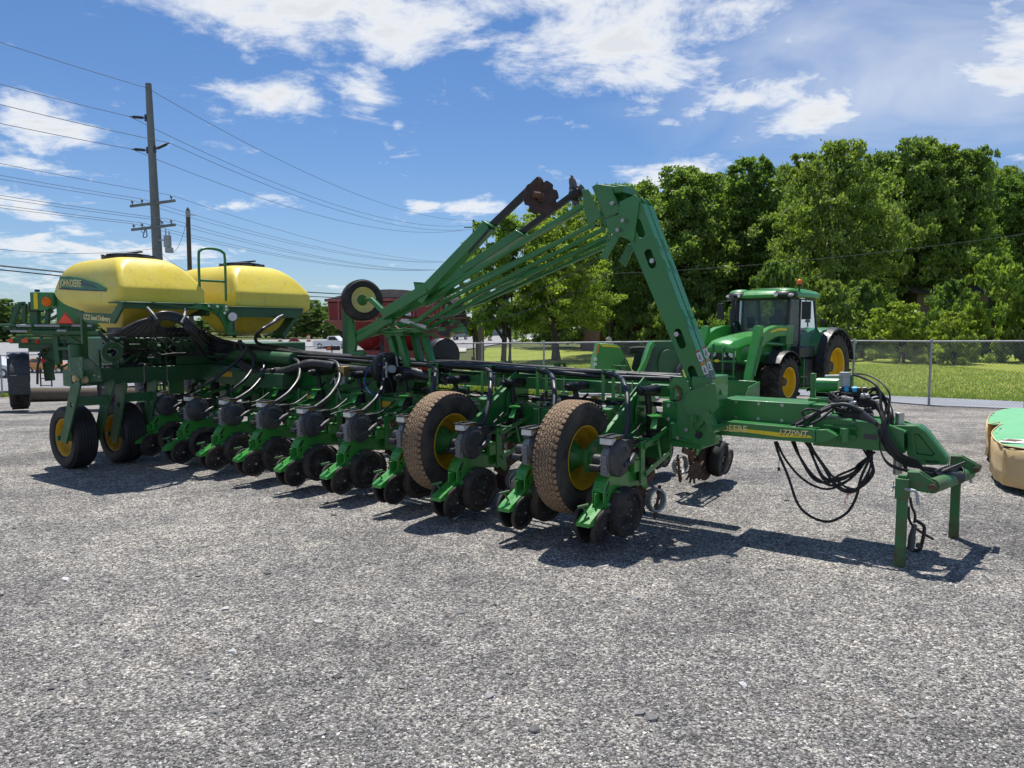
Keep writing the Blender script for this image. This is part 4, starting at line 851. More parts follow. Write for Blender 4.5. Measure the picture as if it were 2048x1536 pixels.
# deeper frame box towards the rear, with its lightening holes
hl = [circle2(-5.75, 1.12, .075), circle2(-5.52, 1.10, .045), circle2(-4.55, 1.12, .09), circle2(-4.3, 1.13, .05), circle2(-3.75, 1.12, .07)]
m = MB(); m.ypl([(-7.0, .98), (-3.2, .99), (-3.2, 1.24), (-3.6, 1.33), (-7.0, 1.36)], 1.20, 1.22, holes=hl); m.ypl([(-7.0, .98), (-3.2, .99), (-3.2, 1.24), (-3.6, 1.33), (-7.0, 1.36)], 1.44, 1.46, holes=hl); m.bb((-7.0, 1.22, 1.33), (-3.7, 1.44, 1.345)); m.build('frame_box', 'green', PL, bevel=.004)
m = MB(); m.cyl((-6.85, 1.02, 1.42), (-5.3, 1.12, 1.38), .085, n=20); m.build('fold_cylinder', 'green_dusty', PL)
m = MB(); m.ypl([(-7.12, 1.06), (-7.12, 1.28), (-6.6, 1.24), (-5.9, 1.20), (-5.2, 1.2), (-5.2, 1.0), (-6.2, 1.0)], .86, 1.06); m.bb((-7.25, .80, 1.0), (-7.15, 1.3, 1.55)); m.bb((-7.12, .88, 1.50), (-6.9, 1.0, 1.62)); m.build('wing_pivot_beam', 'green_dusty', PL, bevel=.008)
m = MB(); m.bb((-6.55, .852, 1.12), (-6.30, .858, 1.19)); m.build('reflector', 'yellow', PL)
for xx in (-4.98, -3.6): m = MB(); m.bb((xx, 1.074, .86), (xx + .16, 1.079, .93)); m.build('reflector', 'yellow', PL)
# cross pieces & hoops carrying the hoses
for i, (px, py, Y) in enumerate([(930, 335, 1.16), (1290, 352, 1.16), (1670, 375, 1.16), (70, 150, 1.6), (470, 160, 1.6), (830, 215, 1.16), (900, 185, 1.6), (1430, 328, 1.6), (1790, 350, 1.6), (30, 110, 1.6)]):
    p = z2_(px, py, Y) if i in (0, 1, 2, 7, 8) else z3(px, py, Y)
    m = MB(); z = 1.40 if Y < 1.3 else 1.42
    for dx in (-.055, .055): m.bb((p.x + dx - .018, Y - .05, 1.10 if Y < 1.3 else 1.27), (p.x + dx + .018, Y - .044, z))
    m.bb((p.x - .073, Y - .05, z - .006), (p.x + .073, Y + .02, z)); m.bb((p.x - .073, Y + .014, 1.27), (p.x - .037, Y + .02, z)); m.build('hose_hoop', 'green_bright', PL)
for k in range(9):
    x = -.55 - .762 * k
    m = MB(); m.bb((x, 1.06, .78), (x + .012, 1.27, 1.0)); m.build('clamp_plate', 'green', PL)
    for c_ in ((x + .006, 1.05, .80, 1.0), (x + .08, 1.214, 1.14, 1.30), (x + .2, 1.214, 1.14, 1.30)): m = MB(); m.cyl((c_[0], c_[1], c_[2]), (c_[0], c_[1], c_[3]), .007, n=6); m.build('u_bolt', 'steel', PL)
# ---- head of the wing, marker mast and folded marker arms
def dark_slot(mb, c, hl_, r, dx, dz, Y): mb.ypl(capsule(c[0], c[1], hl_, r, dx, dz), Y, Y + .004)
def mast(Y, T=.11, label=None):
    g5 = lambda x, y: (z5(x, y, 1.0).x, z5(x, y, 1.0).z)
    tl = g5(1572, 385); bl = g5(1903, 1178); tr = g5(1648, 222); br = g5(1990, 1150); dx, dz = (br[0] - tr[0]), (br[1] - tr[1]); L = math.hypot(dx, dz); dx /= L; dz /= L
    S = [z5(1635, 350, 1.0), z5(1690, 505, 1.0), z5(1842, 915, 1.0), z5(1912, 1105, 1.0)]
    slots = [capsule(s.x, s.z, .055, .035, dx, dz) for s in S]
    m = MB(); out = [tl, g5(1545, 330), g5(1560, 230), g5(1620, 182), tr, br, g5(2010, 1215), bl]
    m.ypl(out, Y, Y + .010, holes=slots); m.ypl(out, Y + T - .01, Y + T, holes=[])
    m.beam((tr[0] - .004, Y + T / 2, tr[1]), (br[0] - .004, Y + T / 2, br[1]), T - .004, .010, up=(dz, 0, -dx)); m.beam((tl[0] + .01, Y + T / 2, tl[1]), (bl[0] + .01, Y + T / 2, bl[1]), T - .004, .010, up=(dz, 0, -dx))
    for t in (.22, .34, .62, .66): p = Vector((tr[0] + dx * L * t, Y + T * .5, tr[1] + dz * L * t)); m.box(p, (.10, T * .6, .012), (Vector((dx, 0, dz)), Vector((0, 1, 0)), Vector((-dz, 0, dx))))
    mm = m.build('marker_mast', 'green', PL, bevel=.004)
    m = MB()
    for s, o in ((S[1], (.02, -.02)), (S[2], (-.03, .04))): m.cyl((s.x + o[0], Y - .01, s.z + o[1]), (s.x + o[0], Y + T, s.z + o[1]), .022, n=14)
    m.build('pulley_pin', 'steel', mm); return mm, (dx, dz, tr, L)
m1, (mdx, mdz, mtr, mL) = mast(1.0); m2, _ = mast(1.125)
# base knee plates, end cap and gussets
Yk = .93
m = MB(); P = [z3(x, y, Yk) for x, y in ((1440, 300), (1550, 260), (1610, 250), (1640, 430), (1480, 590), (1430, 520), (1360, 420), (1400, 330))]
m.ypl(P, Yk, Yk + .014, holes=[]); P2 = [z3(x, y, Yk) for x, y in ((1240, 290), (1290, 205), (1370, 198), (1400, 250), (1445, 370), (1440, 690), (1330, 650), (1315, 560), (1320, 280))]
m.ypl(P2, Yk + .02, Yk + .035); m.build('mast_base_plate', 'green', PL, bevel=.004)
m = MB(); P = [z3(x, y, 1.0) for x, y in ((1290, 540), (1420, 560), (1560, 470), (1620, 560), (1630, 700), (1540, 720), (1300, 660))]
c = z3(1500, 628, 1.0); m.ypl(P, .96, .985, holes=[circle2(c.x, c.z, .035)]); m.bb((P[0].x, .985, P[5].z - .03), (P[5].x - .03, 1.40, P[5].z + .03)); m.build('wing_end_plate', 'green', PL, bevel=.006)
m = MB(); P = [z3(x, y, 1.3) for x, y in ((1600, 230), (1680, 420), (1560, 540), (1540, 500), (1630, 430))]; m.ypl(P, 1.15, 1.32); m.bb((.33, .99, .98), (.50, 1.42, 1.38)); m.build('mast_foot', 'green', PL, bevel=.01)
m = MB(); m.bb((.10, 1.05, 1.15), (.145, 1.40, 1.30)); m.bb((.05, 1.02, .98), (.30, 1.40, 1.15)); m.bb((.12, 1.0, .78), (.36, 1.4, .98)); m.build('wing_end_block', 'green', PL, bevel=.008)
m = MB(); c = z3(1450, 515, .9); d = z3(1590, 595, .9); m.cyl((c.x, .88, c.z), (c.x, 1.3, c.z), .032, n=16); m.cyl((d.x, .88, d.z), (d.x, 1.3, d.z), .032, n=16); m.beam((d.x, .94, d.z), (d.x - .07, .94, d.z + .14), .07, .07); m.mat('steel'); m.cyl((c.x, .865, c.z), (c.x, .88, c.z), .020, n=12); m.cyl((d.x, .865, d.z), (d.x, .88, d.z), .020, n=12); m.mats = ['green', 'steel']
m.build('pivot_pin', 'green', PL)
c = z3(1502, 632, 1.0); m = MB(); m.cyl((c.x, .955, c.z), (c.x, .975, c.z), .030, n=16); m.build('tube_end', 'black', PL)
m = MB(); m.tube([z3(1320, 270, .95), z3(1345, 300, .93), z3(1345, 360, .93), z3(1325, 380, .95)], .012); m.build('lock_handle', 'rust', PL)
# warning labels on the outer face of the mast
def mast_lab(px0, py0, px1, py1, w_, segs):
    a = z3(px0, py0, .998); b = z3(px1, py1, .998); d = (b - a); L = d.length; d.normalize(); n_ = Vector((d.z, 0, -d.x)) if d.z < 0 else Vector((-d.z, 0, d.x))
    m = MB(); t = 0; mm = ['warn_red', 'warn_white', 'warn_orange', 'warn_white', 'plate_grey']
    for frac, mt in segs:
        p = a + d * (t * L); q = a + d * ((t + frac) * L - .004); m.mat(mt); m.box((p + q) / 2 + Vector((0, -.0015, 0)), ((q - p).length, .002, w_), (d, Vector((0, 1, 0)), n_)); t += frac
        if mt == 'warn_white':
            m.mat('plate_grey'); c = (p + q) / 2 + Vector((0, -.0035, 0)); uu = (q - p).length
            m.beam(c - d * uu * .3 + n_ * w_ * .1, c + d * uu * .05 - n_ * w_ * .22, .002, .006, up=n_); m.beam(c - d * uu * .05 + n_ * w_ * .1, c + d * uu * .32 + n_ * w_ * .1, .002, .006, up=n_); m.beam(c + d * uu * .1 + n_ * w_ * .3, c + d * uu * .32 - n_ * w_ * .25, .002, .005, up=n_)
        if mt == 'plate_grey':
            m.mat('warn_white')
            for k in range(6): c = p + (q - p) * (.15 + .14 * k) + Vector((0, -.0035, 0)); m.beam(c - n_ * w_ * .35, c + n_ * w_ * (.2 + .03 * (k % 3)), .002, .003, up=d)
    m.build('warning_label', 'warn_white', PL)
SG = [(.06, 'warn_red'), (.27, 'warn_white'), (.05, 'plate_grey'), (.08, 'warn_orange'), (.27, 'warn_white'), (.27, 'plate_grey')]
mast_lab(1480, 5, 1575, 250, .040, SG); mast_lab(1530, -25, 1600, 222, .036, SG)
# mast head
Yh = .96
m = MB(); P = [z5(x, y, Yh) for x, y in ((1340, 150), (1372, 148), (1440, 290), (1400, 320), (1378, 335), (1355, 280))]; m.ypl(P, Yh, Yh + .012); m.ypl([(p.x + .02, p.z + .01) for p in P], Yh + .25, Yh + .262)
P = [z5(x, y, Yh) for x, y in ((1385, 135), (1410, 120), (1480, 130), (1530, 250), (1500, 275), (1450, 290))]; m.ypl(P, Yh + .02, Yh + .05); m.ypl([(p.x + .05, p.z) for p in P], Yh + .15, Yh + .18); m.ypl([(p.x + .1, p.z) for p in P], Yh + .28, Yh + .30)
P = [z5(x, y, 1.0) for x, y in ((1535, 215), (1620, 178), (1640, 200), (1610, 420), (1560, 400), (1480, 372), (1465, 300), (1530, 280))]; m.ypl(P, .985, .999)
m.bb((-.60, 1.0, 3.02), (-.36, 1.25, 3.08)); m.cyl(z5(1535, 148, .9), z5(1535, 148, 1.4), .03, n=14); m.beam(z5(1500, 140, 1.2), z5(1590, 150, 1.2), .06, .05); m.build('mast_head', 'green', PL, bevel=.004)
m = MB(); 
for q in ((1497, 222), (1552, 310), (1525, 358), (1532, 150)): c = z5(*q, .95); m.cyl((c.x, .935, c.z), (c.x, .985, c.z), .018, n=12)
m.build('bolt', 'steel', PL)
m = MB(); P = [z5(x, y, 1.0) for x, y in ((1500, 375), (1535, 385), (1460, 510), (1430, 500))]; m.ypl(P, 1.0, 1.02); P = [z5(x, y, 1.3) for x, y in ((1580, 430), (1620, 430), (1565, 550), (1535, 520))]; m.ypl(P, 1.28, 1.30); m.build('cable_bracket', 'green', PL, bevel=.003)
# fan of linkage tubes running down to the rear
FAN = [((1345, 245), (560, 700), (420, 790), 1.02), ((1470, 415), (905, 640), (700, 740), 1.33), ((1400, 335), (690, 668), (540, 745), 1.5), ((1340, 232), (545, 728), (355, 818), .98), ((1385, 335), (640, 722), (480, 838), 1.08), ((1460, 350), (725, 722), (520, 850), 1.18), ((1480, 388), (800, 722), (560, 862), 1.28), ((1470, 440), (852, 716), (640, 792), 1.38), ((1330, 262), (690, 618), (600, 690), 1.42)]
for a, b, c, Y in FAN:
    m = MB(); pa, pb, pc = z5(*a, Y), z5(*b, Y), z5(*c, Y); m.beam(pa, pb, .036, .036); m.beam(pb, pc, .038, .040)
    m.mat('steel'); m.box(pb, (.02, .05, .05)); m.mats = ['green', 'steel']; m.build('marker_link_tube', 'green', PL, bevel=.004)
def square_arm(pts, w1):
    m = MB()
    for a, b in zip(pts, pts[1:]): m.beam(a, b, w1, w1)
    return m
m = square_arm([z5(332, 792, .9), z5(560, 655, .9), z5(872, 335, .9)], .115); m.beam(z5(850, 315, .9), z5(905, 345, .9), .15, .02); m.beam(z5(330, 805, .92), z5(545, 690, .92), .06, .07); ma = m.build('marker_arm', 'green', PL, bevel=.006)
m = MB(); m.mat('black'); m.beam(z5(740, 470, .90), z5(1130, 97, .90), .062, .062); m.beam(z5(760, 475, .84), z5(870, 350, .84), .012, .03); m.build('marker_extension', 'black', PL, bevel=.006)
m = square_arm([z5(600, 700, 1.45), z5(745, 560, 1.45), z5(1035, 372, 1.45)], .095); m.beam(z5(1015, 362, 1.45), z5(1055, 388, 1.45), .13, .02); m.build('marker_arm', 'green', PL, bevel=.006)
m = MB(); m.beam(z5(1000, 395, 1.45), z5(1300, 175, 1.45), .058, .058); m.cyl(z5(1290, 185, 1.40), z5(1345, 150, 1.40), .06, n=16); m.build('marker_extension', 'black', PL, bevel=.006)
m = MB(); P = [z5(x, y, .93) for x, y in ((500, 625), (600, 632), (575, 690), (545, 740), (520, 720))]; m.ypl(P, .86, .875); m.ypl(P, .98, .995); m.beam(z5(505, 630, .93), z5(600, 638, .93), .14, .02); m.build('arm_bracket', 'green', PL, bevel=.003)
def notched(c, R, ax, name='marker_disc'):
    a, b, d = frame_of(ax); m = MB(); out = []
    nt_ = 8
    for k in range(nt_ * 12):
        t = 2 * math.pi * k / (nt_ * 12); q = (k % 12) / 12; r = R * (1 - (.15 * math.sin(math.pi * (q / .42)) if q < .42 else 0)); out.append((r * math.cos(t), r * math.sin(t)))
    c = Vector(c); m.plate(out, -.003, .003, lambda u, v, t: c + b * u + d * v + a * (t - .10 * (R * R - u * u - v * v) * 1.0))
    m.cyl(c - a * .02, c + a * .03, .05, n=14); return m.build(name, 'disc_rust', PL)
vdir = (A(1085, 390, .9) - toM(Vector((0, 0, HC)))).normalized()
notched(z5(1132, 192, .84), .175, (-vdir.x + .30, -vdir.y + .1, .12)); 
notched(z5(1300, 165, 1.45), .17, (.70, .70, .2))
m = MB(); q = z5(1125, 180, .80); m.cyl(q, q + Vector((-.03, -.06, 0)), .03, n=12); m.cyl(q, q + Vector((.0, .12, 0)), .025, n=12); m.beam(z5(1130, 97, .86), z5(1125, 180, .84), .05, .02); m.build('disc_hub', 'rust', PL)
def small_wheel(c, ax, R=.245, W=.15):
    M = Rot(ax, c); ww = bpy.data.objects.new('marker_wheel', None); COL.objects.link(ww); ww.parent = PL
    m = MB(M); m.lathe(ribbed(R, W, .145, 4, .008), n=56); m.build('tyre', 'rubber_dusty', ww)
    m = MB(M); rim_mesh(m, .148, W, -.01, .05, 40); m.build('rim', 'cream_rim', ww)
    m = MB(M); m.lathe([(.0, .062), (.012, .064), (.02, .05), (.05, .03), (.07, .028), (.07, .001)], n=20)
    for k in range(5): t = k * 1.257; m.cyl((0, .047 * math.cos(t), .047 * math.sin(t)), (.022, .047 * math.cos(t), .047 * math.sin(t)), .008, n=6)
    m.build('hub', 'green', ww); return ww
wc = z5(215, 718, 1.0); small_wheel(wc, (.93, -.36, .05)); 
e = z5(262, 712, .93); m = MB(); m.beam(e, z5(375, 828, .95), .05, .055); m.cyl(e, wc, .022, n=10); m.build('wheel_fork', 'green', PL, bevel=.004)
small_wheel(z5(690, 790, 2.0), (.5, .85, .3)); m = MB(); m.beam(z5(660, 750, 1.9), z5(620, 810, 1.8), .05, .05); m.build('wheel_fork', 'green', PL, bevel=.004)
# lower truss and posts
m = MB(); m.beam(z5(165, 935, 1.0), z5(390, 800, 1.0), .05, .075); m.beam(z5(175, 895, 1.0), z5(420, 762, 1.0), .035, .045); m.beam(z5(160, 925, 1.3), z5(470, 835, 1.3), .04, .05); m.beam(z5(220, 880, 1.15), z5(600, 868, 1.2), .05, .05); m.build('marker_truss', 'green', PL, bevel=.004)
m = MB(); P = [z5(x, y, .98) for x, y in ((150, 800), (166, 802), (190, 930), (178, 1000), (150, 985))]; m.ypl(P, .96, 1.0); m.bb((P[0].x, .94, P[0].z - .02), (P[0].x + .05, 1.3, P[0].z)); m.cyl(z5(165, 990, .95), z5(230, 990, .98), .03, n=10); m.build('truss_end_plate', 'green', PL, bevel=.003)
for (a, b, Y) in (((355, 880), (392, 1010), 1.15), ((405, 885), (452, 1062), 1.15), ((480, 875), (518, 1055), 1.35), ((530, 880), (572, 1040), 1.35)):
    pa, pb = z5(*a, Y), z5(*b, Y); m = MB(); m.beam(pa, pb, .075, .075); m.build('marker_rest_post', 'green', PL, bevel=.006)
m = MB(); 
for (x0, x1, Y) in ((335, 445, 1.15), (462, 560, 1.35)): a, b = z5(x0, 880, Y), z5(x1, 880, Y); m.box((a + b) / 2, ((b - a).length, .16, .025)); m.box((a + b) / 2 - Vector((0, 0, .03)), ((b - a).length * .9, .10, .03))
m.build('rest_plate', 'green', PL, bevel=.003)
rj = random.Random(5)
m = MB()
for k in range(26):
    p = z5(rj.uniform(330, 720), rj.uniform(800, 880), rj.uniform(.95, 1.5)); d = Vector((rj.uniform(-1, 1), rj.uniform(-.6, .6), rj.uniform(-.4, .4))).normalized() * rj.uniform(.05, .2)
    m.mat(rj.choice(['green', 'green', 'rust', 'steel'])); m.beam(p - d, p + d, rj.uniform(.015, .04), rj.uniform(.02, .05))
m.build('hinge_hardware', 'green', PL)
m = MB(); m.tube([z5(1440, 490, 1.0), z5(1260, 600, 1.1), z5(900, 755, 1.1), z5(480, 840, 1.1), z5(250, 985, 1.1)], .004, n=5); m.tube([z5(1540, 540, 1.3), z5(1300, 680, 1.3), z5(900, 815, 1.3), z5(500, 850, 1.3)], .004, n=5); m.build('marker_cable', 'wire', PL)

# bolt heads and weld beads on the big members
def bolts(pts, ax, r=.011, h=.008):
    ax = Vector(ax)
    for p in pts: m = MB(); p = Vector(p); m.cyl(p, p + ax * h, r, n=6); m.cyl(p, p + ax * h * .4, r * 1.5, n=10); m.build('bolt_head', 'steel', PL)
bolts([(-.15 - .381 * k, 1.22, z) for k in range(8) for z in (1.19, 1.25)], (0, -1, 0), .008)
bolts([(x, .93, z) for x, z in ((.15, 1.0), (.15, 1.12), (.25, 1.22), (.32, .92), (.24, .84))], (0, -1, 0))
bolts([(.60 + .2 * k, 1.35, z) for k in range(3) for z in (1.01, 1.14)], (0, -1, 0), .009)
# ---- tongue (draw frame) with its stripe and lettering
YT = 1.3
XF = -6.0; YN = -.77; XC = XF + .05      # front and near faces of the tanks, front face of their cradle
m = MB(); m.bb((.45, 1.35, .98), (1.22, 1.75, 1.165)); m.bb((.45, 1.35, .90), (1.22, 1.38, .99)); m.build('tongue_beam', 'green', PL, bevel=.008)
YS = 1.15
a = z4(160, 432, YS); b = z4(765, 488, YS); c = z4(765, 572, YS); d = z4(160, 520, YS)
m = MB(); m.ypl([(a.x - .1, a.z), (b.x, b.z), (c.x, c.z), (d.x - .1, d.z)], YS, YS + .16); m.build('draft_link', 'green', PL, bevel=.006)
e0, e1, e2, e3 = z4(765, 488, YS), z4(830, 490, YS), z4(900, 530, YS), z4(830, 568, YS)
m = MB(); m.ypl([(e0.x, e0.z - .004), (e1.x, e1.z), (e2.x, e2.z), (e3.x, e3.z), (c.x, c.z + .004)], YS + .02, YS + .14); m.cyl((e2.x + .04, YS + .08, e2.z - .05), (e2.x + .04, YS + .08, e2.z + .06), .035, n=14); m.build('link_end', 'green', PL, bevel=.004)
s0, s1, s2 = z4(170, 495, YS), z4(700, 522, YS), z4(752, 538, YS)
s3, s4 = z4(560, 528, YS), z4(170, 478, YS)
m = MB(); m.ypl([z4(170, 492, YS), z4(330, 503, YS), z4(560, 533, YS), z4(752, 540, YS), z4(735, 526, YS), z4(680, 516, YS), z4(540, 505, YS), z4(340, 484, YS)], YS - .0025, YS - .0005); m.build('yellow_stripe', 'decal_yellow', PL)
def face_map(p, q, Y, off=.003):
    u = (q - p); u.y = 0; L = u.length; u.normalize(); n_ = Vector((-u.z, 0, u.x)); n_ = n_ if n_.z > 0 else -n_
    return (lambda x, y, t: Vector((p.x, Y - off, p.z)) + u * x + n_ * y + Vector((0, -t, 0))), L
p, q = z4(95, 471, YS), z4(330, 485, YS); fn, L = face_map(p, q, YS)
text_mesh('JOHN', .078, 'letter', PL, 'lettering', lambda x, y, t: fn(L * .44 - .008 + x, y, t), align='RIGHT', bold=.0015)
text_mesh('DEERE', .078, 'letter', PL, 'lettering', lambda x, y, t: fn(L * .44 + x, y - .002, t), align='LEFT', bold=.0015)
p, q = z4(545, 503, YS), z4(680, 512, YS); fn, L = face_map(p, q, YS); text_mesh('1770NT', .062, 'plate_grey', PL, 'lettering', lambda x, y, t: fn(x + .003, y - .003, t), align='LEFT', bold=.003, sx=1.12); text_mesh('1770NT', .062, 'letter', PL, 'lettering', lambda x, y, t: fn(x, y, t + .002), align='LEFT', bold=.001, sx=1.12)
# front yoke box
YB = 1.38
P = [z4(750, 440, YB), z4(780, 415, YB), z4(1190, 455, YB), z4(1310, 495, YB), z4(1312, 622, YB), z4(1190, 620, YB), z4(755, 585, YB)]
hc = z4(1003, 437, YB)
m = MB(); m.ypl(P, YB, YB + .02, holes=[circle2(hc.x, hc.z, .018)]); m.ypl(P, YB + .50, YB + .52); m.ypl([(p.x, p.z - .015) for p in P[1:4]] + [(P[3].x, P[3].z - .03), (P[1].x, P[1].z - .03)], YB + .02, YB + .50)
m.bb((P[6].x, YB + .02, P[6].z + .0), (P[4].x, YB + .5, P[6].z + .02)); m.bb((P[0].x + .1, YB - .05, P[5].z + .09), (P[0].x + .35, YB, P[5].z + .115)); m.bb((P[0].x + .1, YB - .05, P[5].z + .16), (P[0].x + .35, YB, P[5].z + .18)); m.build('yoke_box', 'green', PL, bevel=.006)
pl = z4(1105, 533, YB); m = MB(); m.bb((pl.x - .05, YB - .003, pl.z - .022), (pl.x + .05, YB, pl.z + .022)); m.build('serial_plate', 'plate_grey', PL)
c = z4(1282, 430, 1.62); m = MB(); m.cyl((c.x, 1.64, c.z - .45), (c.x, 1.64, c.z + .06), .035, n=18); m.build('hitch_pin', 'steel', PL, bevel=.004)
# triangular head casting
Yc = 1.55; Tt = .18
out = [z4(x, y, Yc) for x, y in ((1240, 463), (1400, 465), (1445, 500), (1575, 665), (1575, 705), (1400, 705), (1365, 690), (1330, 640), (1330, 540), (1318, 480), (1240, 478))]
hole = [z4(x, y, Yc) for x, y in ((1372, 515), (1400, 515), (1500, 640), (1480, 650), (1385, 640))]; h2 = [z4(x, y, Yc) for x, y in ((1440, 676), (1520, 684), (1525, 694), (1440, 690))]
m = MB(); m.ypl(out, Yc, Yc + .03, holes=[hole, h2]); m.ypl(out, Yc + Tt - .03, Yc + Tt, holes=[h2]); m.ypl([p for p in out], Yc + .06, Yc + Tt - .031, holes=[h2])
m.ypl([(p.x, p.z) for p in hole], Yc + .02, Yc + .055); m.bb((out[0].x - .02, Yc, out[9].z - .04), (out[9].x, Yc + Tt, out[0].z - .002)); m.build('hitch_casting', 'green', PL, bevel=.008)
# hitch cross bar, ears and stands
s0 = z4(1345, 800, 1.10); yb = [1.14, 2.26]
hb = Vector((2.06, 1.10, .63)); he = Vector((2.24, 2.25, .60))
m = MB(); m.cyl((2.17, 1.12, .63), (2.30, 2.22, .57), .055, n=20); m.build('cross_tube', 'green_worn', PL)
def ear(c, ln=.24):
    m = MB()
    for dy in (-.035, .035): m.ypl([(c.x - .02, c.z + .045), (c.x + .06, c.z + .05), (c.x + ln, c.z - .02), (c.x + ln + .01, c.z - .055), (c.x + ln - .03, c.z - .085), (c.x + .12, c.z - .10), (c.x - .02, c.z - .085)], c.y + dy - .008, c.y + dy + .008)
    m.bb((c.x - .02, c.y - .035, c.z + .038), (c.x + .06, c.y + .035, c.z + .046)); e = m.build('hitch_ear', 'green_worn', PL, bevel=.004)
    m = MB(); m.cyl((c.x + ln - .02, c.y - .06, c.z - .05), (c.x + ln - .02, c.y + .16, c.z - .05), .024, n=14); m.build('hitch_stud', 'rust', PL, bevel=.003); return e
ear(Vector((2.03, 1.13, .68)), .17); ear(Vector((2.20, 2.12, .68)), .19)
for c in (Vector((1.985, 1.085, 0)), Vector((2.215, 2.225, 0))):
    m = MB(); m.bb((c.x - .035, c.y - .035, .0), (c.x + .035, c.y + .035, .62)); st = m.build('jack_stand', 'green_worn', PL, bevel=.006)
    m = MB(); m.bb((c.x - .046, c.y - .046, .52), (c.x + .046, c.y + .046, .675)); m.bb((c.x - .03, c.y - .03, .675), (c.x + .03, c.y + .03, .70)); m.build('stand_sleeve', 'green_worn', st, bevel=.005)
    m = MB(); m.bb((c.x - .0362, c.y - .0362, .002), (c.x + .0362, c.y + .0362, .14)); m.build('rusty_foot', 'green_rusty', st)
    m = MB(); m.tube([(c.x - .07, c.y, .60), (c.x + .06, c.y - .05, .60), (c.x + .10, c.y - .06, .585), (c.x + .115, c.y - .06, .50)], .012, n=8); m.tube([(c.x - .06, c.y - .01, .645), (c.x - .066, c.y - .01, .56)], .004, n=5, smooth=0); m.build('stand_pin', 'galv', st)
# hydraulic crank hanging beside the near stand
m = MB(); m.tube([z4(1350, 905, 1.2), z4(1360, 960, 1.2), z4(1380, 1010, 1.2), z4(1376, 1060, 1.2)], .010); m.tube([z4(1385, 1045, 1.22), z4(1430, 1075, 1.22), z4(1436, 1110, 1.22), z4(1415, 1210, 1.22), z4(1385, 1232, 1.22), z4(1350, 1225, 1.22)], .013); m.tube([z4(1340, 960, 1.2), z4(1345, 1040, 1.2), z4(1380, 1090, 1.3), z4(1440, 1130, 1.4), z4(1490, 1160, 1.5)], .010)
m.build('drive_shaft_cable', 'cable', PL)
m = MB(); m.cyl(z4(1378, 1070, 1.2), z4(1362, 1140, 1.2), .016, .024, n=12); m.mat('black'); m.cyl(z4(1362, 1140, 1.2), z4(1352, 1225, 1.2), .026, n=12); m.ball(z4(1402, 1200, 1.22), .022, 10); m.mats = ['plate_grey', 'black']; m.build('cable_connector', 'plate_grey', PL)
# hydraulic manifold, remote cylinder, filter and couplers on the yoke
m = MB(); m.cyl(z4(780, 215, 1.7), z4(915, 218, 1.7), .065, n=24); m.bb((z4(745, 260, 1.7).x, 1.6, 1.155), (z4(940, 260, 1.7).x, 1.8, 1.19)); m.bb((z4(745, 130, 1.75).x, 1.72, 1.17), (z4(775, 130, 1.75).x, 1.76, 1.40)); m.bb((z4(985, 130, 1.75).x, 1.72, 1.1), (z4(1005, 130, 1.75).x, 1.74, 1.40)); m.bb((z4(770, 300, 1.5).x, 1.40, 1.10), (z4(900, 300, 1.5).x, 1.8, 1.16)); m.build('manifold_bracket', 'green', PL, bevel=.005)
m = MB(); m.cyl(z4(950, 160, 1.5), z4(950, 225, 1.5), .038, n=16); m.bb(z4(928, 162, 1.54), z4(972, 138, 1.46)); m.cyl(z4(830, 162, 1.6), z4(930, 160, 1.55), .014, n=8); m.build('hydraulic_filter', 'galv', PL, bevel=.003)
rj = random.Random(9); m = MB()
for k in range(22):
    p = z4(rj.uniform(910, 1060), rj.uniform(268, 420), rj.uniform(1.34, 1.5)); d = Vector((rj.uniform(.4, 1), rj.uniform(-.3, .3), rj.uniform(-.25, .25))).normalized()
    m.mat(rj.choice(['steel', 'galv', 'black', 'plate_grey'])); m.cyl(p, p + d * rj.uniform(.04, .09), rj.uniform(.012, .02), n=8); m.cyl(p + d * .02, p + d * .035, .024, n=6)
m.build('hydraulic_coupler', 'steel', PL)
for x, mt in ((920, 'black'), (950, 'cyan'), (975, 'black'), (1000, 'cyan'), (1025, 'black'), (1060, 'black')):
    m = MB(); m.cyl(z4(x, 243, 1.45), z4(x + 26, 242, 1.45), .023 if mt == 'black' else .026, n=12); m.build('electrical_coupler', mt, PL)
# ---- hoses round the hitch
def hose(pts, r, name='hydraulic_hose', mat='cable', n=7, corr=0.0, smooth=7, par=None):
    m = MB(); m.tube(pts, r, n=n, smooth=smooth, corr=corr); return m.build(name, mat, par or PL, angle=80)
Y0 = 1.42
hose([z4(520, 560, Y0), z4(545, 640, Y0), z4(600, 770, Y0), z4(660, 940, Y0), z4(740, 1020, Y0), z4(850, 1052, Y0), z4(960, 1000, Y0), z4(1020, 900, Y0), z4(1050, 780, Y0), z4(1120, 630, Y0)], .0115)
for k, (dx, dy) in enumerate(((0, 0), (95, -20), (110, 8), (190, -8), (200, 14))):
    hose([z4(530 + dx, 560, Y0 + .02 * k), z4(585 + dx * .9, 670 + dy, Y0), z4(690 + dx * .7, 790 + dy, Y0), z4(820 + dx * .5, 852 - k * 22, Y0), z4(930 + dx * .4, 825 - k * 25, Y0 + .05), z4(1035, 740 - k * 10, Y0 + .1), z4(1110 + k * 6, 625, Y0 + .05 * k)], .010 + .001 * (k % 2))
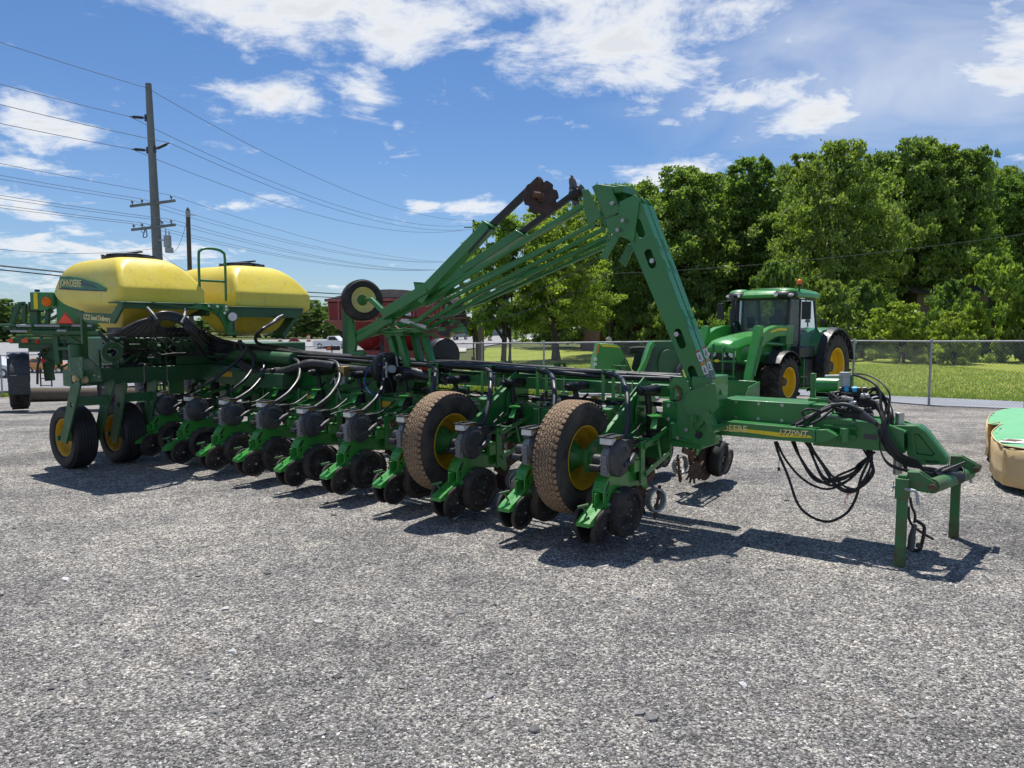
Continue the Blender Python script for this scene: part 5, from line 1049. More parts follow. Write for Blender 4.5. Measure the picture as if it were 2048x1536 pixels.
for k in range(15):
    j = random.Random(40 + k); u = lambda s=10: j.uniform(-s, s)
    hose([z4(900 + 9 * k, 300 + u(40), 1.4 + .03 * (k % 3)), z4(1050 + u(20), 270 + 8 * k + u(), 1.45), z4(1150 + u(16), 340 + u(20), 1.42), z4(1185 + u(8), 430 + u(), 1.34), z4(1180 + 3 * k, 530 + u(), 1.30), z4(1240 + 4 * k, 640 + u(), 1.30), z4(1340 + 4 * k, 710 - k * 2, 1.35), z4(1470, 735 + 3 * k - 12, 1.4), z4(1560 + 9 * k, 745 - 4 * k, 1.6)], .0085 + .002 * j.random())
for k in range(3): hose([z4(1175, 480 + 14 * k, 1.26), z4(1165, 600, 1.24 + .01 * k), z4(1215, 690 + 6 * k, 1.24), z4(1330, 735 + 5 * k, 1.26), z4(1490, 755 + 6 * k, 1.35)], .006)
hose([z4(1000, 145, 1.7), z4(1080, 152, 1.6), z4(1160, 190, 1.5), z4(1215, 250, 1.42), z4(1225, 320, 1.4), z4(1195, 400, 1.36), z4(1180, 480, 1.32)], .007)
hose([z4(1000, 150, 1.7), z4(1060, 170, 1.6), z4(1130, 205, 1.5), z4(1165, 260, 1.45), z4(1170, 330, 1.4), z4(1185, 420, 1.36)], .011)
hose([z4(960, 330, 1.45), z4(870, 335, 1.36), z4(780, 385, 1.3), z4(700, 420, 1.26), z4(620, 465, 1.26)], .014); hose([z4(880, 345, 1.33), z4(760, 400, 1.28), z4(650, 462, 1.22)], .017, n=9)
hose([z4(890, 350, 1.33), z4(790, 430, 1.24), z4(700, 465, 1.22), z4(600, 480, 1.2)], .012); hose([z4(700, 410, 1.24), z4(690, 380, 1.24), z4(730, 362, 1.26), z4(810, 375, 1.3)], .010)
hose([z4(870, 340, 1.3), z4(960, 335, 1.28), z4(1050, 375, 1.27), z4(1110, 425, 1.27), z4(1160, 465, 1.27)], .017, n=9); hose([z4(1060, 385, 1.262), z4(1140, 445, 1.262)], .0185, 'hose_sleeve', 'plate_grey', smooth=0)
hose([z4(1150, 260, 1.8), z4(1215, 330, 1.7), z4(1236, 400, 1.6), z4(1236, 465, 1.58)], .017, n=9)
for k in range(16):
    j = random.Random(70 + k); hose([z4(920 + j.uniform(-30, 60), 240 + j.uniform(-10, 60), 1.45), z4(880 + j.uniform(-20, 30), 270 + j.uniform(-10, 30), 1.42), z4(860 + j.uniform(-10, 60), 320 + j.uniform(-10, 20), 1.38), z4(950 + j.uniform(-60, 60), 360 + j.uniform(-20, 60), 1.36), z4(1120, 420 + j.uniform(-50, 30), 1.34)], .006 + .004 * j.random())
m = MB(); m.cyl(z4(1480, 775, 1.38), z4(1650, 785, 1.75), .048, n=14); m.build('hose_wrap', 'cable', PL)
for k in range(6): hose([z4(1500, 745 + 7 * k, 1.38), z4(1580, 715 + 5 * k, 1.6), z4(1655, 715 + 8 * k, 1.9), z4(1680, 745 + 6 * k, 1.85), z4(1650, 790, 1.75)], .008)
m = MB(); c = z4(975, 870, 1.42)
for (dx, dz) in ((-.04, -.1), (-.01, -.07), (.05, -.03), (-.03, -.12), (.02, -.05)): m.tube([c, c + Vector((dx * .4, 0, dz * .3)), c + Vector((dx, .01, dz))], .002, n=4)
m.build('twine_tag', 'pinkstring', PL)
m = MB(); a = z4(545, 570, 1.3); m.tube([a, z4(548, 660, 1.3), z4(545, 715, 1.3)], .003, n=4, smooth=0); m.box(z4(545, 730, 1.3), (.02, .02, .03)); m.build('rusty_chain', 'rust', PL)

# ---- hoses along the wing
def fr(a, b, t): return a + (b - a) * t
big = [z1(1395, 820, .9), z1(1440, 860, .9), z1(1520, 890, .92), z1(1640, 892, .95), z1(1760, 860, 1.0), z1(1840, 845, 1.02), z1(1960, 862, 1.05), z1(2048, 878, 1.06)]
big = big[:-1] + [z2_(0, 322, 1.05), z2_(80, 300, 1.05), z2_(200, 320, 1.07), z2_(330, 338, 1.1), z2_(480, 350, 1.12), z2_(715, 352, 1.12), z2_(850, 378, 1.15), z2_(1000, 412, 1.2)]
hose(big, .057, 'corrugated_air_duct', 'hose', n=14, corr=.022)
def zz_path(p, x0, x1, Y, z0, z1_, seed):
    j = random.Random(seed); n = 9; return [Vector((x0 + (x1 - x0) * k / n, Y + j.uniform(-.03, .03), z0 + (z1_ - z0) * k / n + j.uniform(-.012, .012))) for k in range(n + 1)]
# delivery hoses: one to each row, rising over the bar and diving into the hopper
for k, u_ in enumerate(units[:8]):
    x = u_.location.x; zt_ = 1.36 if k < 5 else 1.40
    xs = x - .50; j = random.Random(100 + k)
    hose([Vector((xs - .6, 1.22, zt_ + .0)), Vector((xs - .2, 1.16, zt_ + .01)), Vector((xs + .10, 1.02, zt_ - .01)), Vector((xs + .30, .80, zt_ - .10)), Vector((xs + .42, .62, zt_ - .27)), Vector((xs + .47, .50, zt_ - .42)), Vector((xs + .48, .42, zt_ - .47 - .02)), Vector((xs + .50, .30, .885))] if k < 4 else
         [Vector((xs - .6, 1.25, 1.38)), Vector((xs - .05, 1.05, 1.36)), Vector((xs + .22, .86, 1.18)), Vector((xs + .36, .62, 1.03)), Vector((xs + .44, .42, .95)), Vector((xs + .50, .26, .905))], .024, 'seed_delivery_hose', 'hose', n=12)
    hose([Vector((x - .10, .86, 1.235)), Vector((x - .10, .92, 1.24)), Vector((x - .09, 1.0, 1.20)), Vector((x - .08, 1.02, 1.05)), Vector((x - .06, .98, .86)), Vector((x - .04, .6, .80)), Vector((x + .02, .36, .76))], .028, 'vacuum_hose', 'black', n=10)
    m = MB(); m.cyl((x - .10, .90, 1.235), (x - .10, 1.22, 1.235), .042, n=14); m.build('vacuum_elbow', 'black', PL)
for k in range(11):
    Y = 1.18 + .045 * k; hose(zz_path(None, -6.8 + .2 * (k % 3), .05 - .762 * (k % 6) * .6, Y, 1.44 + .02 * (k % 3), 1.33 + .03 * (k % 2), 200 + k), .022, 'seed_delivery_hose', 'hose', n=9)
for k in range(5): hose(zz_path(None, -3.2, .1, 1.15 + .03 * k, 1.10 - .03 * (k % 3), 1.08 + .02 * (k % 2), 300 + k), .008, 'wiring_harness', 'cable', n=5)
for k in range(4): hose(zz_path(None, -6.5, -.1, 1.60 + .06 * k, 1.42, 1.32, 320 + k), .024, 'seed_delivery_hose', 'hose', n=8)
for k in range(7):
    x = -.9 - .762 * k; hose([Vector((x, 1.20, 1.10)), Vector((x + .15, .95, 1.06)), Vector((x + .45, .92, 1.03)), Vector((x + .75, 1.05, 1.07))], .005, 'wiring_harness', 'cable', n=5)
j = random.Random(77)
m = MB()
for k in range(7): m.mat(['steel', 'brass', 'white', 'galv'][k % 4]); p = z2_(1745 + 6 * (k % 3), 518 + 10 * k, 1.1); m.cyl(p, p + Vector((.05, -.03, 0)), .014, n=8)
m.build('valve_block', 'steel', PL)
# clutter of fittings, brackets and cables under the bar
m = MB()
for k in range(60):
    x = -6.6 * j.random() ** .9; p = Vector((x, j.uniform(1.0, 1.15), j.uniform(.98, 1.15))); d = Vector((j.uniform(-1, 1), j.uniform(-.4, .4), j.uniform(-.5, .5))).normalized() * j.uniform(.02, .09); m.mat(j.choice(['black', 'cable', 'steel', 'green', 'plate_grey'])); m.beam(p - d, p + d, j.uniform(.008, .02), j.uniform(.01, .03))
m.build('hose_clamp_hardware', 'black', PL)
# solenoid valve and fan housings
c = z2_(300, 350, .98); m = MB(); m.box(c, (.10, .10, .12)); m.build('solenoid_valve', 'brass', PL, bevel=.006)
m = MB()
for k in range(4): p = z2_(245 + 18 * k, 400 - 8 * k, .95); m.cyl(p, p + Vector((.0, 0, -.10)), .02, n=8)
m.beam(z2_(235, 400, 1.0), z2_(280, 540, 1.0), .012, .02); m.build('valve_fittings', 'galv', PL)
for (px, py, Y, R) in ((600, 330, 1.05, .185), (985, 240, 1.75, .21)):
    c = z2_(px, py, Y) ; m = MB(); ax = (.96, -.28, 0)
    m.lathe([(-.10, .001), (-.10, R * .95), (-.085, R), (.02, R), (.035, R * .96), (.04, R * .5), (.045, .001)], c, ax, 40); a_, b_, d_ = frame_of(ax)
    m.mat('steel')
    for k in range(7): q = c + a_ * .036 + (b_ * math.cos(k * .9) + d_ * math.sin(k * .9)) * R * .86; m.cyl(q, q + a_ * .01, .008, n=6)
    m.mats = ['black', 'steel']; fh = m.build('vacuum_fan', 'black', PL)
    if R < .2:
        m = MB(); m.bb(c + Vector((.02, -.12, -.28)), c + Vector((.07, .07, .12))); m.build('motor_mount', 'black', fh, bevel=.01)
        m = MB(); m.cyl(c + Vector((.05, -.04, 0)), c + Vector((.16, -.08, 0)), .045, n=14); m.cyl(c + Vector((.10, -.12, .08)), c + Vector((.10, -.12, -.10)), .012, n=8); m.cyl(c + Vector((.09, .05, .14)), c + Vector((.12, .06, -.12)), .013, n=8); m.cyl(c + Vector((.1, -.16, .02)), c + Vector((.1, -.04, .02)), .012, n=8); m.build('fan_motor', 'galv', fh)
        hose([z2_(550, 300, .9), z2_(470, 330, .9), z2_(440, 420, .9), z2_(480, 500, .9), z2_(560, 525, .95)], .006, 'blue_hose', 'blue', par=PL); hose([z2_(600, 380, .88), z2_(625, 440, .88), z2_(635, 520, .9)], .006)
    else:
        m = MB(); m.ypl([(c.x - .10, c.z - .2), (c.x + .14, c.z - .2), (c.x + .1, c.z - .12), (c.x - .0, c.z - .02)], c.y - .14, c.y - .10); m.build('fan_foot', 'black', fh)

# ---- rear: transport wheels, tool bar and tank frame
def transport_wheel(cx, cy, R=.40, W=.30):
    M = Rot((0, -1, 0), (cx, cy, R)); ww = bpy.data.objects.new('transport_wheel', None); COL.objects.link(ww); ww.parent = PL
    m = MB(M); m.lathe(ribbed(R, W, .235, 6, .010), n=64); m.build('tyre', 'rubber', ww)
    m = MB(M); rim_mesh(m, .238, W, -.03, .07, 44); m.build('rim', 'yellow', ww)
    m = MB(M); m.lathe([(-.02, .09), (.0, .09), (.03, .06), (.09, .05), (.09, .001)], n=16); m.build('hub', 'green', ww); return ww
RC = (-7.30, -.80); R2 = (-7.22, -.22)
transport_wheel(RC[0], RC[1] - .0); transport_wheel(R2[0], R2[1] + .0); transport_wheel(-7.3, 3.5); transport_wheel(-7.3, 4.1)
for (cx, cy) in (RC, R2):
    m = MB()
    q0, q1, q2, q3 = A(122 + (100 if cy > -.5 else 0), 882, cy - .2), A(134 + (100 if cy > -.5 else 0), 888, cy - .2), A(162 + (92 if cy > -.5 else 0), 770, cy - .2), A(143 + (92 if cy > -.5 else 0), 772, cy - .2)
    for yy in (cy - .20, cy + .20):
        hx, hz_ = (q0.x + q1.x + q2.x * 2 + q3.x * 2) / 6, (q0.z + q1.z + q2.z * 2 + q3.z * 2) / 6; m.ypl([q0, q1, q2, (q2.x - .03, q2.z + .05), (q3.x, q3.z + .02)], yy - .012, yy + .012, holes=[circle2(hx, hz_, .032)])
    m.bb((q3.x, cy - .19, .84), (q3.x + .10, cy + .19, .95)); m.cyl((cx, cy - .20, .40), (cx, cy + .2, .40), .03, n=12); m.build('wheel_fork', 'green_dusty', PL, bevel=.004)
m = MB(); m.bb((-7.30, -.70, 1.06), (-7.08, 4.1, 1.27)); m.build('center_toolbar', 'green_dusty', PL, bevel=.008)
for yy in (.02, .34): m = MB(); m.bb((-7.079, yy, 1.05), (-7.068, yy + .012, 1.28)); m.build('u_bolt', 'steel', PL)
m = MB(); m.bb((-7.30, -.90, 1.06), (-7.06, -.60, 1.27)); m.ypl([z9(x, y, -.97) for x, y in ((155, 715), (195, 690), (290, 682), (290, 885), (200, 860), (155, 790))], -.97, -.955); m.ypl([z9(x, y, -.45) for x, y in ((345, 640), (365, 620), (410, 612), (435, 622), (440, 800), (345, 800))], -.45, -.42)
m.ypl([z9(x, y, -.75) for x, y in ((290, 700), (345, 700), (440, 790), (460, 905), (300, 905))], -.75, -.73); m.build('axle_tower', 'green_dusty', PL, bevel=.005)
m = MB(); m.cyl(z9(235, 700, -.85), z9(228, 578, -.85), .085, n=22); m.cyl(z9(228, 582, -.85), z9(227, 574, -.85), .080, n=22); m.build('fold_lift_cylinder', 'green_dusty', PL, bevel=.004)
m = MB()
for q in ((175, 745), (270, 700), (270, 790), (180, 800), (260, 745), (390, 850), (430, 860), (330, 940), (470, 955)): c = z9(q[0], q[1], -.98); m.cyl(c, c + Vector((0, .02, 0)), .010, n=6)
m.build('bolt', 'steel', PL)
for b0, b1 in (((-7.275, -.675, 1.27), (-7.225, -.61, 2.03)), ((-7.22, 3.6, 1.27), (-7.12, 3.7, 2.1)), ((-7.32, .9, 1.27), (-7.22, 1.0, 1.9)), ((-8.9, 1.1, 1.1), (-8.8, 1.2, 1.9)), ((-8.9, -.1, 1.06), (-7.2, 0, 1.2))):
    m = MB(); m.bb(b0, b1); m.build('tank_support_post', 'green_dusty', PL, bevel=.005)
for q in ((210, 880, -1.0), (290, 890, -.92)): c = z9(*q); m = MB(); m.cyl(c, c + Vector((0, .05, 0)), .042, n=20); m.cyl(c - Vector((0, .01, 0)), c, .014, n=10); m.build('guide_roller', 'canvas_tan', PL)
m = MB(); m.lathe([(-.03, .06), (-.03, .13), (.03, .13), (.03, .06), (-.03, .06)], x9(552, 642, -7.1), (1, -.2, 0), 26); m.beam(x9(560, 690, -7.1), x9(600, 800, -7.1), .1, .03); m.bb((-7.5, .38, 1.3), (-7.15, .40, 1.66)); m.bb((-7.5, .30, 1.3), (-7.15, .31, 1.6)); m.bb((-7.14, .52, 1.28), (-7.12, 1.1, 1.60)); m.bb((-8.6, -.1, 1.28), (-8.4, 3, 1.4)); m.build('center_frame_plates', 'green_dusty', PL, bevel=.004)
j = random.Random(31)
for nm, n, mts in (('hydraulic_fittings', 90, ['black', 'cable', 'black', 'green_dusty', 'cable', 'black', 'steel']),):
    m = MB()
    for k in range(n):
        p = Vector((j.uniform(-7.7, -7.18), j.uniform(-.35, .95), j.uniform(1.28, 1.68))); d = Vector((j.uniform(-.6, .6), j.uniform(-1, 1), j.uniform(-.6, .6))).normalized() * j.uniform(.02, .10); m.mat(j.choice(mts))
        if k % 3: m.beam(p - d, p + d, j.uniform(.012, .04), j.uniform(.012, .05))
        else: m.tube([p - d, p + Vector((0, 0, -.06)), p + d, p + d * 1.5 + Vector((0, .05, .05))], .010, n=5)
    m.bb((-7.72, -.3, 1.27), (-7.2, .95, 1.30)); m.bb((-7.5, -.3, 1.45), (-7.45, .95, 1.5)); m.build(nm, 'black', PL)
for k in range(12): hose([Vector((-7.4, -.4 + .1 * k, 1.75)), Vector((-7.2, -.3 + .12 * k, 1.55 + .02 * k)), Vector((-7.05, .0 + .1 * k, 1.42)), Vector((-6.9, .4 + .08 * k, 1.45))], .009)
m = MB(); m.bb((-8.7, .0, 1.28), (-7.55, 1.2, 1.66)); m.build('blower_housing', 'green_dusty', PL, bevel=.02); m = MB(); m.bb((-8.9, 1.5, 1.2), (-7.7, 3.2, 1.55)); m.build('blower_housing', 'green_dusty', PL, bevel=.02)
m = MB(); c = x9(665, 615, -7.1)
for k in range(4): m.beam(x9(625 + 28 * (k % 2), 615, -7.12 + .02 * k), x9(625 + 28 * (k % 2), 665, -7.12), .008, .008)
m.bb(x9(578, 700, -7.1), x9(600, 750, -7.07)); m.build('gauge_bracket', 'galv', PL)
m = MB(); m.bb(x9(705, 565, -7.2), x9(800, 575, -7.15)); m.build('white_hose_end', 'white', PL)
m = MB(); m.lathe([(-.03, .001), (-.03, .09), (.0, .10), (.03, .09), (.035, .001)], z1(1160, 790, .95), (.9, -.4, 0), 24); m.build('round_light_housing', 'black', PL)
c = AX(465.5, 633.5, XC + .08); m = MB(); m.lathe([(-.02, .055), (.02, .06), (.025, .05), (.02, .001)], c, (.8, -.6, 0), 20); m.build('pressure_gauge', 'white', PL); m = MB(); m.lathe([(-.03, .06), (-.025, .066), (.022, .066), (.024, .056)], c, (.8, -.6, 0), 20); m.cyl(c + Vector((.02, 0, -.06)), c + Vector((.02, 0, -.2)), .016, n=8); m.build('gauge_case', 'plate_grey', PL)

def tank(x0, x1, y0, y1, zb, zt_, lidc, lid_r):
    """lofted poly tank: rounded rectangular sections, bulging waist, tapered shoulders"""
    Lx, Ly = x1 - x0, y1 - y0
    S = [(0, .40, .42, .30, .34, .10), (.16, .38, .30, .20, .24, .12), (.30, .36, .14, .12, .12, .08), (.355, .30, .05, .05, .02, .07), (.40, .20, .0, .01, .0, .06), (.46, .09, .0, .0, .0, .06), (.53, .025, .0, .0, .0, .06), (.585, .0, .0, .0, .0, .06), (.61, .005, .006, .004, .006, .06), (.74, .03, .080, .03, .09, .06), (.84, .06, .14, .055, .165, .08), (.92, .11, .205, .10, .25, .11), (.972, .17, .27, .15, .33, .15), (1.0, .26, .35, .24, .42, .2)]
    V = []; NC = 8
    for (t, ax0, ax1, ay0, ay1, r) in S:
        a, b, c, d = x0 + Lx * ax0, x1 - Lx * ax1 * .62, y0 + Ly * ay0, y1 - Ly * ay1 * .8; z = zb + (zt_ - zb) * t; r = min(r, (b - a) / 2.2, (d - c) / 2.2)
        for (cx, cy, a0) in ((b - r, c + r, -90), (b - r, d - r, 0), (a + r, d - r, 90), (a + r, c + r, 180)):
            for k in range(NC): th = R_(a0 + 90 * k / (NC - 1)); V.append((cx + r * math.cos(th), cy + r * math.sin(th), z))
    n = 4 * NC; F = [(i * n + k, i * n + (k + 1) % n, (i + 1) * n + (k + 1) % n, (i + 1) * n + k) for i in range(len(S) - 1) for k in range(n)]
    F += [tuple(range(n))[::-1], tuple((len(S) - 1) * n + k for k in range(n))]
    m = MB(); m.add(V, F); o = m.build('seed_tank', 'tank', PL, bevel=0, angle=60); b = o.modifiers.new('sub', 'SUBSURF'); b.levels = 1; b.render_levels = 2
    c = Vector(lidc); m = MB(); m.lathe([(-.06, lid_r * .96), (.0, lid_r), (.02, lid_r * 1.02), (.035, lid_r), (.04, lid_r * .86), (.06, lid_r * .84), (.072, lid_r * .6), (.075, .001)], c, (0, 0, 1), 44)
    for k in range(10): t = k * .628; m.beam(c + Vector((math.cos(t), math.sin(t), 0)) * lid_r * .9 + Vector((0, 0, .045)), c + Vector((math.cos(t), math.sin(t), 0)) * lid_r * 1.03 + Vector((0, 0, .045)), .03, .012)
    m.beam(c + Vector((-lid_r, 0, .085)), c + Vector((lid_r, 0, .085)), .03, .02); l = m.build('tank_lid', 'black', o); return o
XF = -6.0; YN = -.77; ZB, ZTT = 1.675, 2.675
T1 = tank(-7.80, XF, YN, .32, ZB, ZTT, (-6.80, -.25, ZTT - .01), .315)
T2 = tank(-7.85, XF, .76, 1.99, ZB, ZTT, (-6.82, 1.40, ZTT - .01), .315)
# decal on the flat side of the near tank
YD = YN - .004; zc = 2.37
def dz(px, py): return A(px, py, YD)
m = MB(); P = [dz(x, y) for x, y in ((120, 553), (140, 553), (165, 557), (195, 566), (213, 576), (213, 582), (170, 581), (119, 578))]; m.ypl(P, YD - .004, YD); m.build('teal_decal', 'decal_green', T1)
m = MB(); P = [dz(x, y) for x, y in ((119, 575), (170, 578.5), (213, 580.8), (213, 582.8), (170, 581.5), (119, 578.5))]; m.ypl(P, YD - .006, YD - .004); P = [dz(x, y) for x, y in ((160, 562), (178, 566), (198, 577), (176, 572), (163, 571))]; m.ypl(P, YD - .006, YD - .004); m.build('navy_decal', 'decal_navy', T1)
p, q = dz(122, 566), dz(164, 568); fn, L = face_map(p, q, YD, .007); text_mesh('JOHN', .125, 'letter', T1, 'lettering', lambda x, y, t: fn(x + L * .45, y, t), align='RIGHT', bold=.002, sx=.84); text_mesh('DEERE', .125, 'letter', T1, 'lettering', lambda x, y, t: fn(x + L * .48, y, t), align='LEFT', bold=.002, sx=.84)
# cradle frames
def side_frame(P, Y, par=PL):
    m = MB(); m.ypl(P, Y - .03, Y); return m
m = side_frame([z9(x, y, YN - .05) for x, y in ((200, 265), (265, 286), (545, 301), (600, 218), (628, 192), (640, 192), (640, 250), (572, 378), (560, 388), (320, 378), (285, 352))], YN - .02)
XC = XF + .05; f0, f1 = x9(628, 192, XC), x9(1390, 207, XC); zt2 = (f0.z + f1.z) / 2; zb2 = (x9(700, 255, XC).z + x9(1300, 262, XC).z) / 2
m.bb((XC - .03, YN - .05, zb2), (XC, f1.y, zt2)); m.bb((XC - .25, YN - .05, zt2 - .02), (XC + .03, YN + .03, zt2)); m.bb((XC - .12, YN - .02, zt2 - .022), (XC + .025, f1.y, zt2 - .004)); m.bb((-7.4, .32, 1.95), (XF, .36, 2.08)); cr = m.build('tank_cradle', 'green_dusty', PL, bevel=.004)
m = MB(); ar = [x9(x, y, XC) for x, y in ((1180, 250), (1360, 264), (1440, 285), (1500, 330), (1540, 400), (1570, 490), (1665, 492), (1600, 330), (1572, 215), (1360, 207))]; m.xpl([(p.y, p.z) for p in ar], XC - .005, XC + .025)
m.xpl([(p.y, p.z) for p in (x9(x, y, XC) for x, y in ((1355, 210), (1445, 210), (1460, 275), (1420, 262)))], XC + .025, XC + .06); m.beam(x9(1540, 235, XC + .04), x9(1500, 330, XC + .04), .03, .02); m.build('center_gusset', 'green', PL, bevel=.004)
g0, g1 = x9(1600, 232, XC), AX(606, 611, XC); m = MB(); m.xpl([(g0.y, g0.z), (g1.y, g0.z), (g1.y, g0.z - .06), (g1.y - .12, g0.z - .145), (g0.y, g0.z - .14)], XC - .03, XC); m.bb((XC - .12, g0.y, g0.z - .02), (XC + .025, g1.y, g0.z - .004)); m.xpl([(g1.y, g0.z), (g1.y, g0.z - .06), (g1.y - .30, g0.z - .44), (g1.y - .33, g0.z - .38)], XC - .25, XC - .04); m.build('tank_cradle', 'green_dusty', PL, bevel=.004)
m = MB()
for q in ((1410, 232), (1490, 238), (1566, 238), (1566, 265), (1552, 295)): c = x9(*q, XC + .05); m.cyl(c, c + Vector((.02, 0, 0)), .015, n=8)
m.build('bolt', 'white', PL)
for (q0, q1) in (((865, 250), (950, 355)), ((1210, 262), (1170, 385))): m = MB(); m.tube([x9(*q0, XC + .08), x9((q0[0] + q1[0]) / 2 + 6, (q0[1] + q1[1]) / 2, XC + .22), x9(*q1, XC + .28)], .020, n=6); m.build('hose_strap', 'plate_grey', PL)
m = MB(); m.beam(x9(920, 205, XC + .04), x9(1225, 245, XC + .12), .02, .02); m.cyl(x9(915, 195, XC + .04), x9(915, 212, XC + .04), .014, n=8); m.bb(x9(1205, 240, XC + .12), x9(1228, 268, XC + .17)); m.build('strap_hanger', 'green_dusty', PL)
p, q = A(168, 634, YN - .05), A(213, 638, YN - .05); fn, L = face_map(p, q, YN - .05, .004); text_mesh('CCS Seed Delivery', .087, 'letter', cr, 'lettering', fn, align='LEFT', bold=.002)
# guard rail between the tanks
m = MB(); gx = -6.05; y0g, y1g = AX(400, 600, gx).y, AX(452, 600, gx).y; zg = AX(425, 498, gx).z; m.tube([(gx, y0g, 2.15), (gx, y0g, zg - .12), (gx, y0g + .03, zg - .03), (gx, y0g + .12, zg), (gx, y1g - .12, zg), (gx, y1g - .03, zg - .03), (gx, y1g, zg - .12), (gx, y1g, 2.15)], .017, n=10, smooth=5); m.tube([(gx, y0g, AX(425, 562, gx).z), (gx, y1g, AX(425, 562, gx).z)], .015, n=8, smooth=0); m.build('guard_rail', 'green', PL)
# hose bundle sweeping out from under the tanks
for k in range(20):
    j = random.Random(500 + k); o = k / 19; i = j.random()
    P = [x9(520 + 500 * o, 492, XC + .02), x9(600 + 420 * o, 470 - 10 * o, XC + .10), x9(800 + 160 * o, 370 + 30 * o * i, XC + .16), x9(960 + 50 * i, 300 + 45 * i, XC + .22), x9(1080 + 20 * i, 292 + 70 * i, XC + .24), x9(1180 + 20 * o, 330 + 80 * i, XC + .22), x9(1260 + 40 * o, 400 + 110 * i, XC + .16)]
    P += [z9(1380 + 30 * o, 470 + 150 * i, .60), z9(1520, 530 + 115 * i, .84), z9(1650, 560 + 75 * i, 1.05), z9(1730, 575 + 55 * i, 1.08), z1(1560, 745 + 45 * i, 1.15 + .08 * o), z1(1700, 765 + 50 * i, 1.2 + .1 * o), z1(1900, 790 + 45 * i, 1.25 + .1 * o), z1(2048, 808 + 38 * i, 1.3)]
    hose(P, .017 + .005 * (k % 3 == 0), 'seed_delivery_hose', 'hose', n=9, smooth=5)
for k in range(3): hose([z9(1250 + 12 * k, 420, .30), z9(1290 + 8 * k, 560, .45), z9(1370 + 8 * k, 670 + 6 * k, .62), z9(1470, 712 - 4 * k, .90), z9(1560, 680 - 8 * k, .95), z9(1640, 640 - 8 * k, 1.0)], .021, 'seed_delivery_hose', 'hose', n=8)
hose([z9(1700, 560, 1.0), z9(1752, 600, .95), z9(1700, 690, .85), z9(1560, 810, .60), z9(1430, 900, .42), z9(1310, 965, .32)], .022, 'seed_delivery_hose', 'hose', n=9)
hose([z9(1730, 575, 1.05), z9(1800, 660, .98), z9(1810, 760, .85), z9(1740, 880, .6), z9(1600, 995, .36)], .022, 'seed_delivery_hose', 'hose', n=9)
for k in range(8):
    o = k / 8; hose([AX(566 - 10 * o, 631 + 4 * o, XC + .05), AX(547 - 7 * o, 645 + 3 * o, XC + .1), AX(520 - 3 * o, 662 + 3 * o, XC + .2), z1(1495, 700 - 5 * o, 1.25), z1(1530, 728 + 10 * o, 1.3), z1(1640, 745 + 25 * o, 1.4), z1(1800, 775 + 30 * o, 1.4), z1(2048, 812 + 25 * o, 1.4)], .022, 'seed_delivery_hose', 'hose', n=8)
for q, Y in (((1710, 590), 1.02),): c = z9(*q, Y); m = MB(); m.box(c, (.04, .06, .20), (Vector((.8, 0, .6)), Vector((0, 1, 0)), Vector((-.6, 0, .8)))); m.build('hose_strap', 'plate_grey', PL, bevel=.01)
# underside row of outlets
m = MB()
for k in range(14): y = YN + .08 + .072 * k; m.cyl((XC - .08, y, 1.76), (XC + .06, y, 1.73), .020, n=8); m.cyl((XC - .02, y, 1.76), (XC + .0, y, 1.755), .027, n=8)
m.bb((XF - .5, YN + .06, 1.68), (XF - .04, .28, 1.80)); m.build('seed_outlet_manifold', 'black', PL, bevel=.004)

# loose loops standing off the hitch
for k in range(7):
    j = random.Random(900 + k); hose([z4(1000 + 8 * k, 300 + 12 * k, 1.5), z4(1120 + j.uniform(-20, 20), 250 + j.uniform(-40, 60), 1.5), z4(1190 + j.uniform(-10, 30), 320 + j.uniform(-30, 40), 1.45), z4(1200 + j.uniform(-15, 20), 420 + j.uniform(-20, 40), 1.40), z4(1165 + j.uniform(-10, 15), 490, 1.34), z4(1200 + 8 * k, 600 + j.uniform(-20, 20), 1.32), z4(1330, 700 + 8 * k, 1.36)], .006 + .004 * j.random())
for k in range(4):
    j = random.Random(930 + k); hose([z4(1060 + 18 * k, 600, 1.48), z4(1100 + j.uniform(-20, 30), 730 + j.uniform(-20, 30), 1.42), z4(1010 + j.uniform(-20, 20), 850 + j.uniform(-30, 25), 1.42), z4(900 + j.uniform(-20, 20), 820 + j.uniform(-30, 20), 1.42), z4(800, 700 + j.uniform(-30, 30), 1.42), z4(700 + 10 * k, 560, 1.42)], .009)
